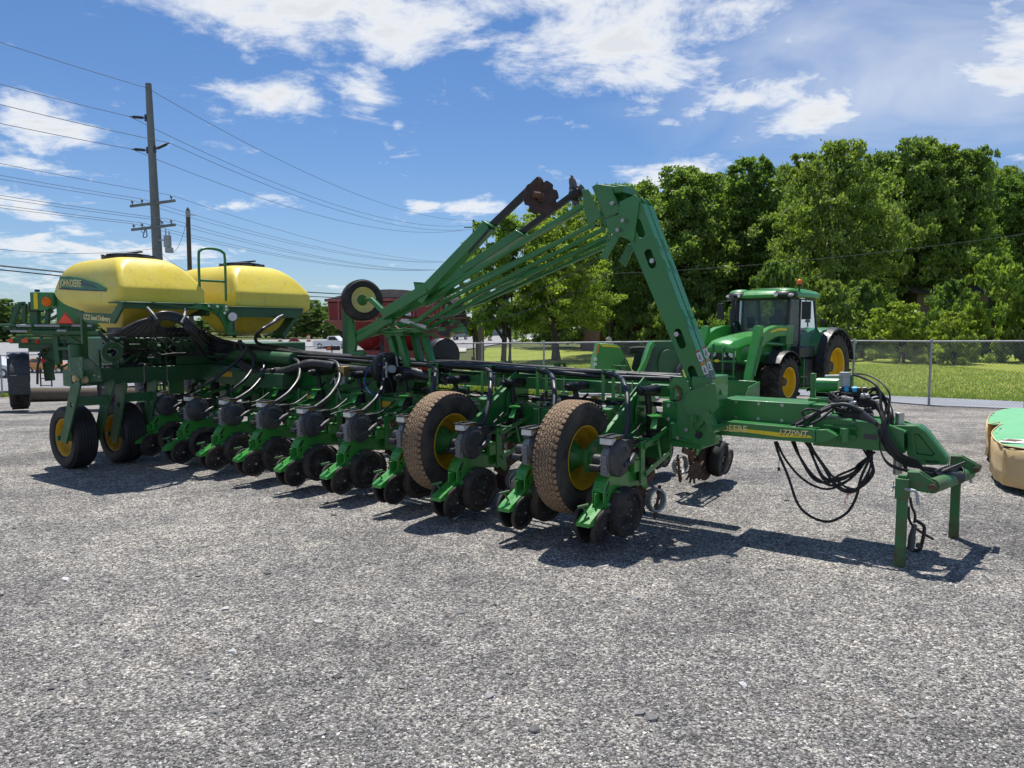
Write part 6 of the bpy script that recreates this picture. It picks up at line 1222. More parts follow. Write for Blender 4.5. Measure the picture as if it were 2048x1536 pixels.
# ================================================================== OTHER MACHINES AND THINGS BEHIND
def wheel_lug(parent, c, R, W, rr, side, lugs=20, rim='yellow_bright', face=1):
    """tractor tyre with angled bars; axle along local Y"""
    M = Rot((0, face, 0), c); ww = bpy.data.objects.new('wheel', None); COL.objects.link(ww); ww.parent = parent
    m = MB(M); p = tyre_prof(R - .06, W, rr, .9); m.lathe(p, n=64)
    for k in range(lugs):
        for s_ in (-1, 1):
            t0 = 2 * math.pi * (k + (.5 if s_ > 0 else 0)) / lugs; V = []; K = 5
            for i in range(K + 1):
                f = i / K; x = s_ * (.02 + (W * .53 - .02) * f); t = t0 - f * 1.9 / lugs * 2; rb = R - .075 - .05 * f ** 3; rt = R - .02 * f ** 2.5; wd = .020 / R + .006
                for (dt, r) in ((-wd, rb), (-wd * .7, rt), (wd * .7, rt), (wd, rb)): V.append((x, r * math.cos(t + dt), r * math.sin(t + dt)))
            F = [(i * 4 + a, i * 4 + a + 1, i * 4 + a + 5, i * 4 + a + 4) for i in range(K) for a in range(3)] + [(0, 1, 2, 3), (K * 4, K * 4 + 3, K * 4 + 2, K * 4 + 1)]
            m.add(V, F)
    m.build('tyre', 'rubber_dusty', ww)
    m = MB(M); m.lathe([(W * .42, rr), (W * .45, rr * 1.03), (W * .43, rr * .96), (W * .30, rr * .92), (W * .12, rr * .90), (W * .10, rr * .84), (.0, rr * .80), (-.02, rr * .50), (.0, rr * .30), (.0, .001)], n=48); m.lathe([(-W * .42, rr), (-W * .3, rr * .9), (-.05, rr * .8)], n=40)
    m.build('rim', rim, ww); m = MB(M); m.cyl((0, 0, 0), (.10, 0, 0), rr * .28, n=16)
    for k in range(8): t = k * .785; m.cyl((0, rr * .36 * math.cos(t), rr * .36 * math.sin(t)), (.03, rr * .36 * math.cos(t), rr * .36 * math.sin(t)), .018, n=6)
    m.build('wheel_hub', 'black', ww); return ww
# ---------------------------------------------------------------- tractor with front loader
TO = Vector((8.53, 22.66, zt(8.43, 22.0) + .0)); TR = thing('tractor', 'green farm tractor with front loader and yellow wheels parked before the fence', 'tractor', TO, math.atan2(-.71, -.70)); TR.scale = (1.09, 1.09, 1.09)
for s_ in (1, -1):
    wheel_lug(TR, (0, s_ * .93, .93), .93, .54, .50, s_, 21, face=s_); wheel_lug(TR, (2.78, s_ * .92, .66), .66, .46, .36, s_, 17, face=s_)
m = MB(); m.bb((.4, -.26, .62), (3.9, .26, 1.2)); m.bb((-.4, -.35, .6), (1.6, .35, 1.25)); m.bb((2.65, -.8, .56), (2.9, .8, .74)); m.bb((-.1, -.7, .8), (.1, .7, 1.05)); m.bb((2.2, -.35, .5), (2.7, .35, .9)); m.build('chassis', 'green_dusty', TR, bevel=.02)
# hood: lofted sections
def loft(secs, n, cap=True):
    V = [p for s in secs for p in s]; F = [(i * n + k, i * n + (k + 1) % n, (i + 1) * n + (k + 1) % n, (i + 1) * n + k) for i in range(len(secs) - 1) for k in range(n)]
    if cap: F += [tuple(range(n))[::-1], tuple((len(secs) - 1) * n + k for k in range(n))]
    return V, F
secs = []
for x, w_, zb, zc_, zt2 in ((2.0, .46, 1.12, 1.72, 1.90), (2.8, .45, 1.12, 1.66, 1.84), (3.5, .43, 1.12, 1.58, 1.76), (3.95, .41, 1.14, 1.50, 1.68), (4.12, .38, 1.38, 1.46, 1.60), (4.17, .32, 1.42, 1.45, 1.52)):
    secs.append([(x, -w_, zb), (x, -w_, zc_), (x, -w_ * .72, zt2 - .02), (x, -w_ * .3, zt2 + .015), (x, w_ * .3, zt2 + .015), (x, w_ * .72, zt2 - .02), (x, w_, zc_), (x, w_, zb)])
m = MB(); V, F = loft(secs, 8); m.add(V, F); m.build('hood', 'green_bright', TR, bevel=.012)
m = MB(); m.bb((3.6, -.385, .95), (4.09, .385, 1.44)); m.bb((4.05, -.30, 1.15), (4.115, .30, 1.45)); g = m.build('grille', 'black', TR, bevel=.02)
for s_ in (1, -1):
    for k in range(2): m = MB(); m.lathe([(-.02, .075), (.012, .078), (.02, .06), (.01, .001)], (4.10, s_ * (.16 + .155 * k), 1.355), (1, s_ * .2, 0), 18); m.build('headlight', 'white_paint', TR)
    m = MB(); m.xpl([(s_ * .06, 1.28), (s_ * .40, 1.27), (s_ * .42, 1.43), (s_ * .10, 1.42)], 4.085, 4.095); m.build('headlight_surround', 'chrome', TR)
m = MB(); m.bb((4.18, -.48, 1.16), (4.22, .48, 1.21)); m.bb((4.18, -.46, .80), (4.22, .46, .86))
for y in (-.42, -.14, .14, .42): m.bb((4.18, y - .018, .6), (4.215, y + .018, 1.52))
m.tube([(4.2, -.14, 1.5), (4.18, -.14, 1.58), (4.1, -.14, 1.60)], .018); m.bb((3.6, -.45, .55), (4.2, .45, .66)); m.build('loader_guard', 'green', TR, bevel=.008)
c = Vector((4.225, 0, 1.19)); m = MB(); m.plate([(.07 * math.cos(t * .4), .035 * math.sin(t * .4)) for t in range(16)], 0, .006, lambda u, v, t: (c.x + t, u, c.z + v)); m.build('round_emblem', 'decal_yellow', TR)
# loader: masts, lift arms with curved outer covers, downward booms
for s_ in (1, -1):
    y = s_ * .70; ld = MB(); ld.bb((1.95, y - .07, .9), (2.15, y + .07, 2.0)); ld.bb((1.7, y - .12, .75), (2.3, y + .12, 1.05)); ld.bb((1.85, y - .09, 1.55), (2.25, y + .09, 2.05)); ld.build('loader_mast', 'green', TR, bevel=.015)
    P = [(2.0, 1.86), (2.25, 2.02), (2.75, 2.03), (3.2, 1.95), (3.62, 1.80), (3.66, 1.60), (3.55, 1.48), (3.3, 1.62), (2.8, 1.75), (2.2, 1.78)]
    m = MB(); m.ypl(P, y - .085, y + .085); m.build('loader_arm', 'green_bright', TR, bevel=.012)
    m = MB(); m.ypl([(2.15, 1.95), (2.7, 1.965), (3.1, 1.89), (3.1, 1.85), (2.7, 1.91), (2.15, 1.905)], y + s_ * .086, y + s_ * .089); m.build('arm_stripe', 'decal_yellow', TR)
    m = MB(); m.beam((3.56, y, 1.98), (4.15, y, .42), .13, .20, up=(0, 1, 0)); m.ypl([(3.4, 1.92), (3.62, 2.0), (3.86, 1.1), (3.66, 1.0), (3.5, 1.3)], y - .05, y + .05); m.bb((3.48, y - .09, 1.9), (3.62, y + .09, 2.02)); m.build('loader_boom', 'green_bright', TR, bevel=.012)
    m = MB(); m.cyl((2.2, y + .0, 1.25), (3.3, y, 1.35), .05, n=14); m.cyl((3.3, y, 1.35), (3.66, y, 1.4), .028, n=12); m.cyl((3.55, y + s_ * .09, 1.75), (3.95, y + s_ * .09, .85), .05, n=14); m.cyl((2.2, y, 1.55), (3.5, y, 1.62), .045, n=12); m.build('loader_cylinder', 'green', TR)
    m = MB(); m.bb((3.78, y + s_ * .066, 1.1), (3.83, y + s_ * .069, 1.22)); m.build('warning_label', 'warn_white', TR)
m = MB(); m.cyl((3.82, -.75, 1.15), (3.82, .75, 1.15), .06, n=14); m.build('torque_tube', 'green', TR)
m = MB(); m.xpl([(-1.1, .30), (1.1, .30), (1.1, .72), (1.02, .76), (-1.02, .76), (-1.1, .72)], 4.25, 4.29); m.bb((4.29, -1.1, .28), (5.0, 1.1, .31)); m.ypl([(4.25, .28), (5.0, .28), (4.75, .66), (4.25, .76)], 1.08, 1.11); m.ypl([(4.25, .28), (5.0, .28), (4.75, .66), (4.25, .76)], -1.11, -1.08); m.build('loader_bucket', 'green', TR, bevel=.01)
# cab
def post(m_, a, b, w_=.07): m_.beam(a, b, w_, w_ * 1.1)
cb = MB(); F0, B0, Yw = 2.02, .42, .74
for s_ in (1, -1):
    post(cb, (F0 + .05, s_ * (Yw - .06), 1.25), (F0 - .08, s_ * (Yw - .04), 2.72), .085); post(cb, (F0 - .55, s_ * (Yw + .02), 1.3), (F0 - .60, s_ * Yw, 2.72), .06); post(cb, (B0 - .25, s_ * (Yw - .06), 1.5), (B0 + .05, s_ * (Yw - .05), 2.72), .075)
    post(cb, (F0, s_ * Yw, 1.25), (B0 - .2, s_ * Yw, 1.55), .06)
cb.bb((B0, -Yw, 2.68), (F0, Yw, 2.76)); cb.bb((F0 - .02, -.6, 1.2), (F0 + .04, .6, 1.32)); cb.bb((B0 - .2, -.62, 1.1), (F0, .62, 1.3)); cb.bb((F0 + .0, -.5, 1.32), (F0 + .3, .5, 1.5)); cb.build('cab_frame', 'black', TR, bevel=.012)
g = MB(); g.add([(F0 + .05, -.66, 1.3), (F0 + .05, .66, 1.3), (F0 - .08, .68, 2.68), (F0 - .08, -.68, 2.68)], [(0, 1, 2, 3)]); gl = g.build('windscreen', 'glass', TR)
for s_ in (1, -1):
    g = MB(); g.add([(F0, s_ * .73, 1.32), (F0 - .55, s_ * .77, 1.34), (F0 - .6, s_ * .75, 2.68), (F0 - .1, s_ * .72, 2.68)], [(0, 1, 2, 3)]); g.build('door_glass', 'glass', TR)
    g = MB(); g.add([(F0 - .58, s_ * .77, 1.4), (B0 - .2, s_ * .70, 1.6), (B0 + .03, s_ * .70, 2.68), (F0 - .6, s_ * .75, 2.68)], [(0, 1, 2, 3)]); g.build('side_glass', 'glass', TR)
g = MB(); g.add([(B0 - .22, -.66, 1.55), (B0 - .22, .66, 1.55), (B0 + .03, .66, 2.68), (B0 + .03, -.66, 2.68)], [(0, 1, 2, 3)]); g.build('rear_glass', 'glass', TR)
m = MB(); m.bb((.75, -.28, 1.3), (1.2, .28, 1.62)); m.bb((.62, -.25, 1.6), (.80, .25, 2.25)); m.bb((.64, -.13, 2.25), (.76, .13, 2.42)); m.build('driver_seat', 'charcoal', TR, bevel=.04)
m = MB(); m.lathe([(-.012, .18), (0, .19), (.012, .18), (0, .168), (-.012, .18)], (1.55, 0, 1.95), (.6, 0, .8), 24); m.cyl((1.72, 0, 1.4), (1.56, 0, 1.94), .03, n=8); m.bb((1.35, -.62, 1.95), (1.42, -.42, 2.25)); m.build('steering_wheel', 'black', TR)
secs = []
for x, w_, z0, z1x in ((.22, .62, 2.76, 2.86), (.40, .84, 2.75, 2.93), (1.2, .87, 2.75, 2.965), (1.8, .87, 2.74, 2.95), (2.15, .84, 2.72, 2.89), (2.24, .72, 2.74, 2.80)):
    secs.append([(x, -w_, z0), (x, -w_ * .99, (z0 + z1x) / 2), (x, -w_ * .85, z1x), (x, w_ * .85, z1x), (x, w_ * .99, (z0 + z1x) / 2), (x, w_, z0)])
m = MB(); V, F = loft(secs, 6); m.add(V, F); m.bb((.9, -.4, 2.94), (1.5, .4, 3.0)); m.build('cab_roof', 'green_bright', TR, bevel=.02)
for s_ in (1, -1):
    m = MB(); m.ball((2.02, s_ * .62, 2.80), .30, 16, (.95, 1.05, .42)); m.build('roof_light_pod', 'black', TR)
    m = MB(); m.ball((1.96, s_ * .62, 2.885), .27, 16, (1.0, 1.06, .32)); m.build('pod_cover', 'green_bright', TR)
    for k in range(2): m = MB(); m.lathe([(-.02, .045), (.01, .05), (.015, .03), (.012, .001)], (2.285 - .02 * k, s_ * (.50 + .13 * k), 2.795), (1, s_ * .15, 0), 14); m.build('work_light', 'chrome', TR)
    m = MB(); m.ball((2.18, s_ * .82, 2.785), .09, 12, (.8, 1.1, .5)); m.build('marker_light', 'lens', TR)
m = MB(); m.cyl((1.62, .80, 2.86), (1.62, .80, 3.02), .02, n=8); m.cyl((1.62, .80, 3.02), (1.62, .80, 3.06), .07, n=14); m.build('beacon_mount', 'black', TR)
m = MB(); m.ball((1.62, .80, 3.11), .072, 14, (1, 1, 1.25)); m.build('amber_beacon', 'orange_plastic', TR)
m = MB(); m.tube([(1.95, .84, 2.70), (1.95, 1.10, 2.68), (1.95, 1.12, 2.60)], .014, n=6); m.bb((1.90, 1.02, 2.18), (1.96, 1.24, 2.62)); m.build('side_mirror', 'black', TR, bevel=.02)
m = MB(); m.tube([(1.95, -.84, 2.70), (1.95, -1.2, 2.66)], .012, n=6); m.bb((1.90, -1.30, 2.2), (1.95, -1.12, 2.62)); m.build('side_mirror', 'black', TR, bevel=.02)
m = MB(); m.cyl((2.35, -.62, 1.5), (2.35, -.62, 2.45), .085, n=16); m.tube([(2.35, -.62, 2.4), (2.35, -.62, 2.62), (2.30, -.66, 2.78)], .05, n=12); m.build('exhaust_stack', 'black', TR)
m = MB(); m.tube([(2.5, -.45, 1.85), (2.5, -.5, 2.05), (2.3, -.5, 2.1), (2.2, -.5, 1.9)], .04); m.build('loader_hoses', 'cable', TR)
for s_ in (1, -1):
    # rear fender wraps the tyre; front mudguard
    secs = []
    for k in range(9):
        t = R_(160 - k * 17.5); rr_ = 1.03; x = -.02 + rr_ * math.cos(t); z = .93 + rr_ * math.sin(t); secs.append([(x, s_ * .62, z - .02), (x, s_ * .62, z + .02), (x, s_ * 1.0, z + .02), (x, s_ * 1.0, z - .02)])
    m = MB(); V, F = loft(secs, 4); m.add(V, F); m.ypl([(.95, 1.15), (.98, 1.3), (.7, 1.75), (.3, 1.98), (-.2, 1.98), (-.2, 1.6), (.5, 1.2)], s_ * .60, s_ * .63); m.build('rear_fender', 'green', TR, bevel=.01)
    secs = []
    for k in range(11):
        t = R_(168 - k * 17); rr_ = 1.035; x = -.02 + rr_ * math.cos(t); z = .93 + rr_ * math.sin(t); secs.append([(x, s_ * 1.001, z - .05), (x, s_ * 1.001, z + .035), (x, s_ * 1.22, z + .01), (x, s_ * 1.22, z - .04)])
    m = MB(); V, F = loft(secs, 4); m.add(V, F); m.build('fender_extension', 'black', TR, bevel=.01)
    secs = []
    for k in range(8):
        t = R_(150 - k * 16); rr_ = .75; x = 2.74 + rr_ * math.cos(t); z = .66 + rr_ * math.sin(t); secs.append([(x, s_ * .72, z - .012), (x, s_ * .72, z + .015), (x, s_ * 1.14, z + .012), (x, s_ * 1.14, z - .015)])
    m = MB(); V, F = loft(secs, 4); m.add(V, F); m.build('front_fender', 'black', TR, bevel=.008)
m = MB(); m.bb((1.05, .55, 1.22), (1.95, 1.0, 1.5)); m.build('battery_box', 'black', TR, bevel=.02); m = MB(); m.bb((1.04, .55, .45), (1.5, .98, 1.2)); m.build('fuel_tank', 'black', TR, bevel=.06)
m = MB(); m.bb((1.5, .60, .42), (1.55, .95, 1.2)); m.bb((1.2, .6, .42), (1.9, .98, .47)); m.bb((1.3, .6, .72), (1.9, .98, .76)); m.build('cab_steps', 'green', TR, bevel=.008)
m = MB(); m.cyl((.35, .9, 2.0), (.35, .9, 2.12), .02, n=8); m.cyl((.35, .9, 2.12), (.35, .9, 2.20), .075, .05, n=14); m.build('fender_lamp', 'black', TR)
# ---------------------------------------------------------------- folded rotary cutters
def rel(px, py, y, o): p = Vector(((px - 1024) / FPX * y, y, HC + (655 - py) / FPX * y)); return p - o
CO = at(1245, 17.2); CT = thing('rotary_cutter', 'green rotary cutter with both wings folded upright behind the planter bar', 'mower', CO)
def wing(pts, y, th, mt='green_bright'):
    P = [rel(px, py, y, CO) for px, py in pts]; m = MB(); m.ypl(P, P[0].y, P[0].y + th); w_ = m.build('folded_wing', mt, CT, bevel=.015); return w_, P
w1, P = wing([(1188, 760), (1190, 720), (1196, 700), (1198, 686), (1236, 690), (1246, 705), (1262, 740), (1275, 765)], 17.2, .9)
m = MB(); a = rel(1194, 708, 17.19, CO); b = rel(1197, 690, 17.19, CO); m.beam(a, b, .01, .05); m.build('amber_reflector', 'warn_orange', w1)
for py in (718, 728): m = MB(); a = rel(1190.5, py, 17.19, CO); m.box(a, (.07, .01, .07)); m.build('white_reflector', 'white', w1)
m = MB(); P = [rel(x, y, 17.19, CO) for x, y in ((1200, 688), (1236, 692), (1242, 695), (1205, 693))]; m.ypl(P, P[0].y - .004, P[0].y); m.build('yellow_stripe', 'decal_yellow', w1)
w2, P = wing([(1282, 765), (1290, 720), (1300, 690), (1306, 682), (1350, 682), (1372, 765)], 16.6, .5, 'green_dusty')
m = MB(); c = rel(1334, 728, 16.6, CO); 
m.plate([(.21 * math.cos(t * .26), .33 * math.sin(t * .26)) for t in range(24)], -.12, .0, lambda u, v, t: (c.x + u, c.y + t, c.z + v)); m.build('gearbox_guard', 'green_dusty', w2, bevel=.03)
m = MB(); P = [rel(x, y, 16.55, CO) for x, y in ((1268, 765), (1291, 718), (1300, 690), (1306, 682), (1311, 690), (1304, 700), (1297, 722), (1280, 765))]; m.ypl(P, P[0].y - .02, P[0].y + .3); m.build('deck_edge', 'green_bright', w2, bevel=.01)
m = MB()
for k in range(16): t = k / 15; a = rel(1286 + 22 * t, 764 - 74 * t, 16.53, CO); m.cyl(a, a + Vector((.11 - .04 * t, 0, -.05)), .012, n=5)
m.build('chain_guard', 'plate_grey', w2)
m = MB(); a = rel(1288, 755, 16.9, CO); b = rel(1315, 735, 16.9, CO); m.bb((-1.0, -.2, .55), (1.6, 1.6, .70)); m.bb((.1, .5, .70), (.6, 1.1, .95)); m.beam(rel(1180, 765, 17, CO), rel(1200, 745, 17, CO), .12, .05); m.beam(rel(1245, 745, 16.9, CO), rel(1235, 765, 16.9, CO), .1, .06); m.build('center_deck', 'green', CT, bevel=.02)
c = rel(1281, 703, 18.0, CO); m = MB(); m.lathe([(-.08, .10), (-.085, .26), (-.05, .30), (.05, .30), (.085, .26), (.08, .10)], c, (.05, .2, 1), 28); m.build('tail_wheel', 'rubber_dusty', CT); m = MB(); m.cyl(c, c - Vector((0, 0, .9)), .04, n=10); m.cyl(c - Vector((0, 0, .10)), c - Vector((0, 0, .04)), .16, n=18); m.build('tail_wheel_mount', 'yellow', CT)
m = MB(); c = rel(1280, 727, 17.6, CO); m.ypl([(c.x - .2, c.z - .12), (c.x - .12, c.z + .24), (c.x + .05, c.z + .24), (c.x + .16, c.z - .1), (c.x, c.z - .3)], c.y, c.y + .01); m.build('sign_back', 'black', CT)
m = MB(); j = random.Random(3)
for k in range(5): a = rel(1232 + 4 * k, 752, 16.9, CO); m.tube([a, a + Vector((.02, 0, .2 + .05 * k)), a + Vector((.18, 0, .10)), a + Vector((.3, 0, -.05))], .010, n=5)
m.build('hydraulic_hose', 'cable', CT)
m = MB(); c = rel(1352, 742, 16.4, CO)
for k in range(6): m.cyl(c + Vector((-.05 + .03 * k, 0, -.12 + .05 * k)), c + Vector((.03 + .03 * k, -.05, -.08 + .05 * k)), .05, n=10)
m.build('drive_shaft', 'charcoal', CT)
# ---------------------------------------------------------------- red grain cart
GO = at(805, 27.2); GC = thing('grain_cart', 'big red grain cart with black roll tarp behind the raised marker arms', 'grain cart', GO, R_(-14)); GC.scale = (.93, .93, 1); 
zb_ = -GO.z
def ring(x0, x1, y0, y1, z, r=.05): return [(x0 + r, y0, z), (x1 - r, y0, z), (x1, y0 + r, z), (x1, y1 - r, z), (x1 - r, y1, z), (x0 + r, y1, z), (x0, y1 - r, z), (x0, y0 + r, z)]
secs = [ring(-1.1, 1.2, -.5, .5, zb_ + .55), ring(-1.35, 1.4, -.65, .65, zb_ + 1.0), ring(-2.35, 2.05, -1.5, 1.5, zb_ + 2.0), ring(-2.4, 2.1, -1.52, 1.52, zb_ + 2.75)]
m = MB(); V, F = loft(secs, 8); m.add(V, F)
hp = m.build('hopper', 'red_paint', GC, bevel=.01)
m = MB()
for k in range(6): x = -1.9 + .75 * k; m.bb((x - .03, -1.56, zb_ + 2.02), (x + .03, -1.52, zb_ + 2.75))
for k in range(4): y = -1.2 + .8 * k; m.bb((-2.44, y - .03, zb_ + 2.02), (-2.40, y + .03, zb_ + 2.75))
m.bb((-2.46, -1.58, zb_ + 2.70), (2.16, -1.52, zb_ + 2.80)); m.bb((-2.46, -1.58, zb_ + 2.70), (-2.40, 1.58, zb_ + 2.80)); m.bb((-2.44, -1.56, zb_ + 2.0), (2.12, -1.5, zb_ + 2.06)); m.build('hopper_ribs', 'red_faded', GC)
m = MB(); m.bb((-2.5, -1.2, zb_ + 2.3), (-2.455, .9, zb_ + 2.46)); m.build('white_panel', 'white', GC)
m = MB()
secs = []
for k in range(9): t = k / 8; x = -2.3 + 4.3 * t; h = .34 * math.sin(math.pi * (.12 + .80 * t)) ; secs.append([(x, -1.5, zb_ + 2.80), (x, -.8, zb_ + 2.80 + h), (x, .8, zb_ + 2.80 + h), (x, 1.5, zb_ + 2.80)])
V, F = loft(secs, 4); m.add(V, F); m.bb((-2.3, -1.545, zb_ + 2.66), (2.1, -1.53, zb_ + 2.82)); m.build('roll_tarp', 'tarp', GC)
m = MB(); m.bb((-.9, -.9, zb_ + .75), (.9, .9, zb_ + .95)); m.bb((-.3, -1.5, .45), (.2, 1.5, .65)); m.beam((-1.1, -.7, .6), (-3.4, 0, .5), .15, .15); m.beam((-1.1, .7, .6), (-3.4, 0, .5), .15, .15); m.bb((-1.5, -1.0, zb_ + .4), (1.2, -.62, zb_ + 1.0)); m.bb((-.2, -1.3, zb_ + .2), (.2, -1.1, zb_ + 1.6)); m.build('cart_frame', 'red_paint', GC, bevel=.01)
m = MB(); m.cyl((1.3, -1.3, .9), (2.5, -1.9, zb_ + 2.1), .2, n=16); m.build('unload_auger', 'red_paint', GC); m = MB(); m.cyl((2.35, -1.85, zb_ + 1.55), (2.55, -1.9, zb_ + 2.1), .24, .18, n=14); m.build('auger_spout', 'black', GC)
m = MB(); m.bb((.75, -1.60, zb_ + 2.0), (1.0, -1.575, zb_ + 2.35)); m.build('sight_window', 'lens', GC)
m = MB(); m.bb((-.45, -1.01, zb_ + .62), (.1, -1.0, zb_ + 1.2)); m.build('dark_opening', 'black', GC)
wheel_lug(GC, (-1.95, -.9, .72), .72, .55, .36, 1, 18, 'white_paint', -1); wheel_lug(GC, (-1.95, .9, .72), .72, .55, .36, 1, 18, 'white_paint', 1)
m = MB(); m.bb((-2.5, -1.45, zb_ + 1.0), (-2.0, -1.3, zb_ + 1.14)); m.build('lamp_bar', 'black', GC); m = MB(); m.bb((-2.45, -1.47, zb_ + 1.03), (-2.3, -1.452, zb_ + 1.11)); m.build('amber_lamp', 'orange_plastic', GC)
m = MB()
for k in range(5): m.bb((-.2, -1.62, zb_ + .5 + .3 * k), (.2, -1.58, zb_ + .53 + .3 * k))
m.bb((-.22, -1.62, zb_ + .4), (-.19, -1.58, zb_ + 2.2)); m.bb((.19, -1.62, zb_ + .4), (.22, -1.58, zb_ + 2.2)); m.build('ladder', 'black', GC)
# ---------------------------------------------------------------- self propelled sprayer
YS_ = 20.3; SO = at(60, YS_); SP = thing('sprayer', 'green self propelled sprayer with folded booms at the left edge, partly behind the yellow tank', 'sprayer', SO)
def S(px, py, dy=0.0): return rel(px, py, YS_, SO) + Vector((0, dy, 0))
for xo, lb in ((0, 0), (178, 0)):
    ww = bpy.data.objects.new('wheel', None); COL.objects.link(ww); ww.parent = SP
    c = rel(36 + xo, 765, 20.8, SO); R = c.z - .05; ww.location = c; ww.rotation_euler = (0, 0, R_(33)); c = Vector((0, 0, 0)); m = MB(); m.lathe(tyre_prof(R, .48, .45), c, (1, 0, 0), 48)
    for k in range(22):
        for s_ in (-1, 1): t = 2 * math.pi * (k + .25 * s_) / 22; q = c + Vector((s_ * .10, math.cos(t) * (R + .01), math.sin(t) * (R + .01))); m.beam(q + Vector((-s_ * .10, -.0, 0)), q + Vector((s_ * .09, math.cos(t + 1.57) * .07, math.sin(t + 1.57) * .07)), .03, .05, up=(0, math.cos(t), math.sin(t)))
    m.build('tyre', 'rubber_dusty', ww); m = MB(); m.lathe([(.15, .45), (.10, .40), (.05, .2), (.05, .001)], c, (1, 0, 0), 24); m.build('rim', 'yellow', ww)
    m = MB(); sc_ = []
    for k in range(9): t = R_(175 - 20 * k); sc_.append([(c.x - .26, c.y - math.cos(t) * -(R + .10) * 1.0, c.z + math.sin(t) * (R + .10)), (c.x + .26, c.y + math.cos(t) * (R + .10), c.z + math.sin(t) * (R + .10)), (c.x + .26, c.y + math.cos(t) * (R + .15), c.z + math.sin(t) * (R + .15)), (c.x - .26, c.y + math.cos(t) * (R + .15), c.z + math.sin(t) * (R + .15))])
    V, F = loft(sc_, 4); m.add(V, F); m.bb((c.x - .25, c.y - R - .16, c.z - .28), (c.x + .25, c.y - R - .13, c.z + .25)); m.build('fender', 'charcoal', ww, bevel=.03)
m = MB(); m.beam(S(40, 700, .5), S(70, 700, .5), .3, .12); m.beam(S(68, 760, .6), S(80, 690, .6), .15, .18); m.beam(S(10, 682, .3), S(190, 682, .3), .2, .14); m.beam(S(60, 690, 1.2), S(250, 690, 1.2), .3, .2); m.beam(S(105, 660, .2), S(108, 730, .2), .16, .14); m.beam(S(22, 692, .4), S(140, 692, .4), .16, .14); m.beam(S(60, 695, .7), S(66, 765, .7), .18, .2); m.beam(S(50, 712, .6), S(75, 700, .6), .10, .10); m.bb(S(75, 722, .5), S(190, 690, 1.6)); m.beam(S(112, 697, .1), S(200, 697, .1), .1, .10); m.build('frame', 'green_dusty', SP, bevel=.01)
m = MB()
for (py, x0, x1, dy, r) in ((650, 2, 190, 0, .035), (656, 5, 190, .1, .05), (664, 65, 200, .05, .08), (672, 25, 190, .2, .04), (652, 20, 170, .4, .03)): m.cyl(S(x0, py, dy), S(x1, py + 1, dy), r, n=10)
j = random.Random(12)
for k in range(16): x = 8 + 11.5 * k; m.beam(S(x, 650, .05), S(x + j.uniform(-5, 9), 664, .05), .03, .03)
for (a, b, w_) in (((15, 655), (33, 608), .12), ((33, 608), (45, 607), .10), ((45, 607), (42, 650), .10), ((20, 640), (32, 630), .08), ((57, 645), (62, 600), .08), ((68, 590), (66, 650), .16), ((88, 650), (92, 618), .1), ((95, 640), (125, 620), .06), ((122, 668), (155, 690), .08), ((118, 640), (140, 600), .08), ((75, 640), (100, 622), .07)): m.beam(S(*a, .2), S(*b, .2), w_, w_)
m.build('folded_boom', 'green_dusty', SP)
for (py, x0, x1) in ((651, 40, 68), (651, 75, 125), (651, 150, 188), (662, 27, 60), (661, 120, 138)): m = MB(); m.cyl(S(x0, py, -.06), S(x1, py + .5, -.06), .035, n=10); m.build('boom_pipe', 'galv', SP)
m = MB(); m.ypl([(S(66, 585).x, S(66, 585).z), (S(112, 585).x, S(112, 585).z), (S(112, 612).x, S(112, 612).z), (S(95, 622).x, S(95, 622).z), (S(66, 620).x, S(66, 620).z)], -.02, .3); m.bb(S(112, 590, .1), S(190, 650, 1.5)); m.bb(S(125, 584, .2), S(150, 600, .6)); m.build('body_panel', 'green', SP, bevel=.02)
m = MB(); P = [S(x, y, -.03) for x, y in ((74, 587), (82, 587), (82, 618), (74, 618))]; m.ypl(P, -.035, -.022); m.build('yellow_reflector', 'decal_yellow', SP)
for b0, b1 in ((S(56, 604, .1), S(75, 624, .4)), (S(13, 613, .3), S(22, 628, .5)), (S(70, 579, .1), S(77, 584, .2)), (S(57, 596, .2), S(62, 604, .3))): m = MB(); m.bb(b0, b1); m.build('lamp_housing', 'black', SP, bevel=.01)
c = S(100, 604, -.04); m = MB(); m.lathe([(-.02, .13), (.02, .125), (.045, .09), (.055, .001)], c, (0, -1, 0), 24); m.build('amber_lamp', 'amber', SP)
m = MB(); P = [S(x, y, -.3) for x, y in ((146, 628), (160, 646), (133, 646))]; m.ypl(P, P[0].y, P[0].y + .01); m.build('slow_vehicle_triangle', 'smv', SP); m = MB(); P = [S(x, y, -.28) for x, y in ((146, 625), (163, 648), (130, 648))]; m.ypl(P, P[0].y, P[0].y + .01); m.build('triangle_backing', 'stop_red', SP)
for (x0, x1) in ((13, 22), (40, 52)): m = MB(); m.bb(S(x0, 678, .1), S(x1, 685, .12)); m.build('red_reflector', 'smv', SP)
m = MB(); m.tube([S(70, 700, .3), S(66, 730, .2), S(60, 740, .3), S(58, 770, .3)], .03); m.tube([S(121, 680, .2), S(124, 705, .2), S(123, 720, .2)], .035, n=6); m.beam(S(70, 700, .3), S(121, 680, .2), .03, .03); m.build('suspension_hoses', 'charcoal', SP)
m = MB()
for k in range(34): p = S(j.uniform(66, 200), j.uniform(690, 736), j.uniform(.3, 1.5)); d = Vector((j.uniform(-1, 1), 0, j.uniform(-1, 1))) * j.uniform(.1, .35); m.mat(j.choice(['green_dusty', 'green_dusty', 'black', 'charcoal'])); m.beam(p - d, p + d, .04, j.uniform(.03, .09))
m.bb(S(66, 722, .6), S(200, 690, .8)); m.build('chassis_struts', 'green_dusty', SP)
m = MB()
for py in (757, 771): m.beam(S(80, py, .0), S(101, py, .0), .03, .02)
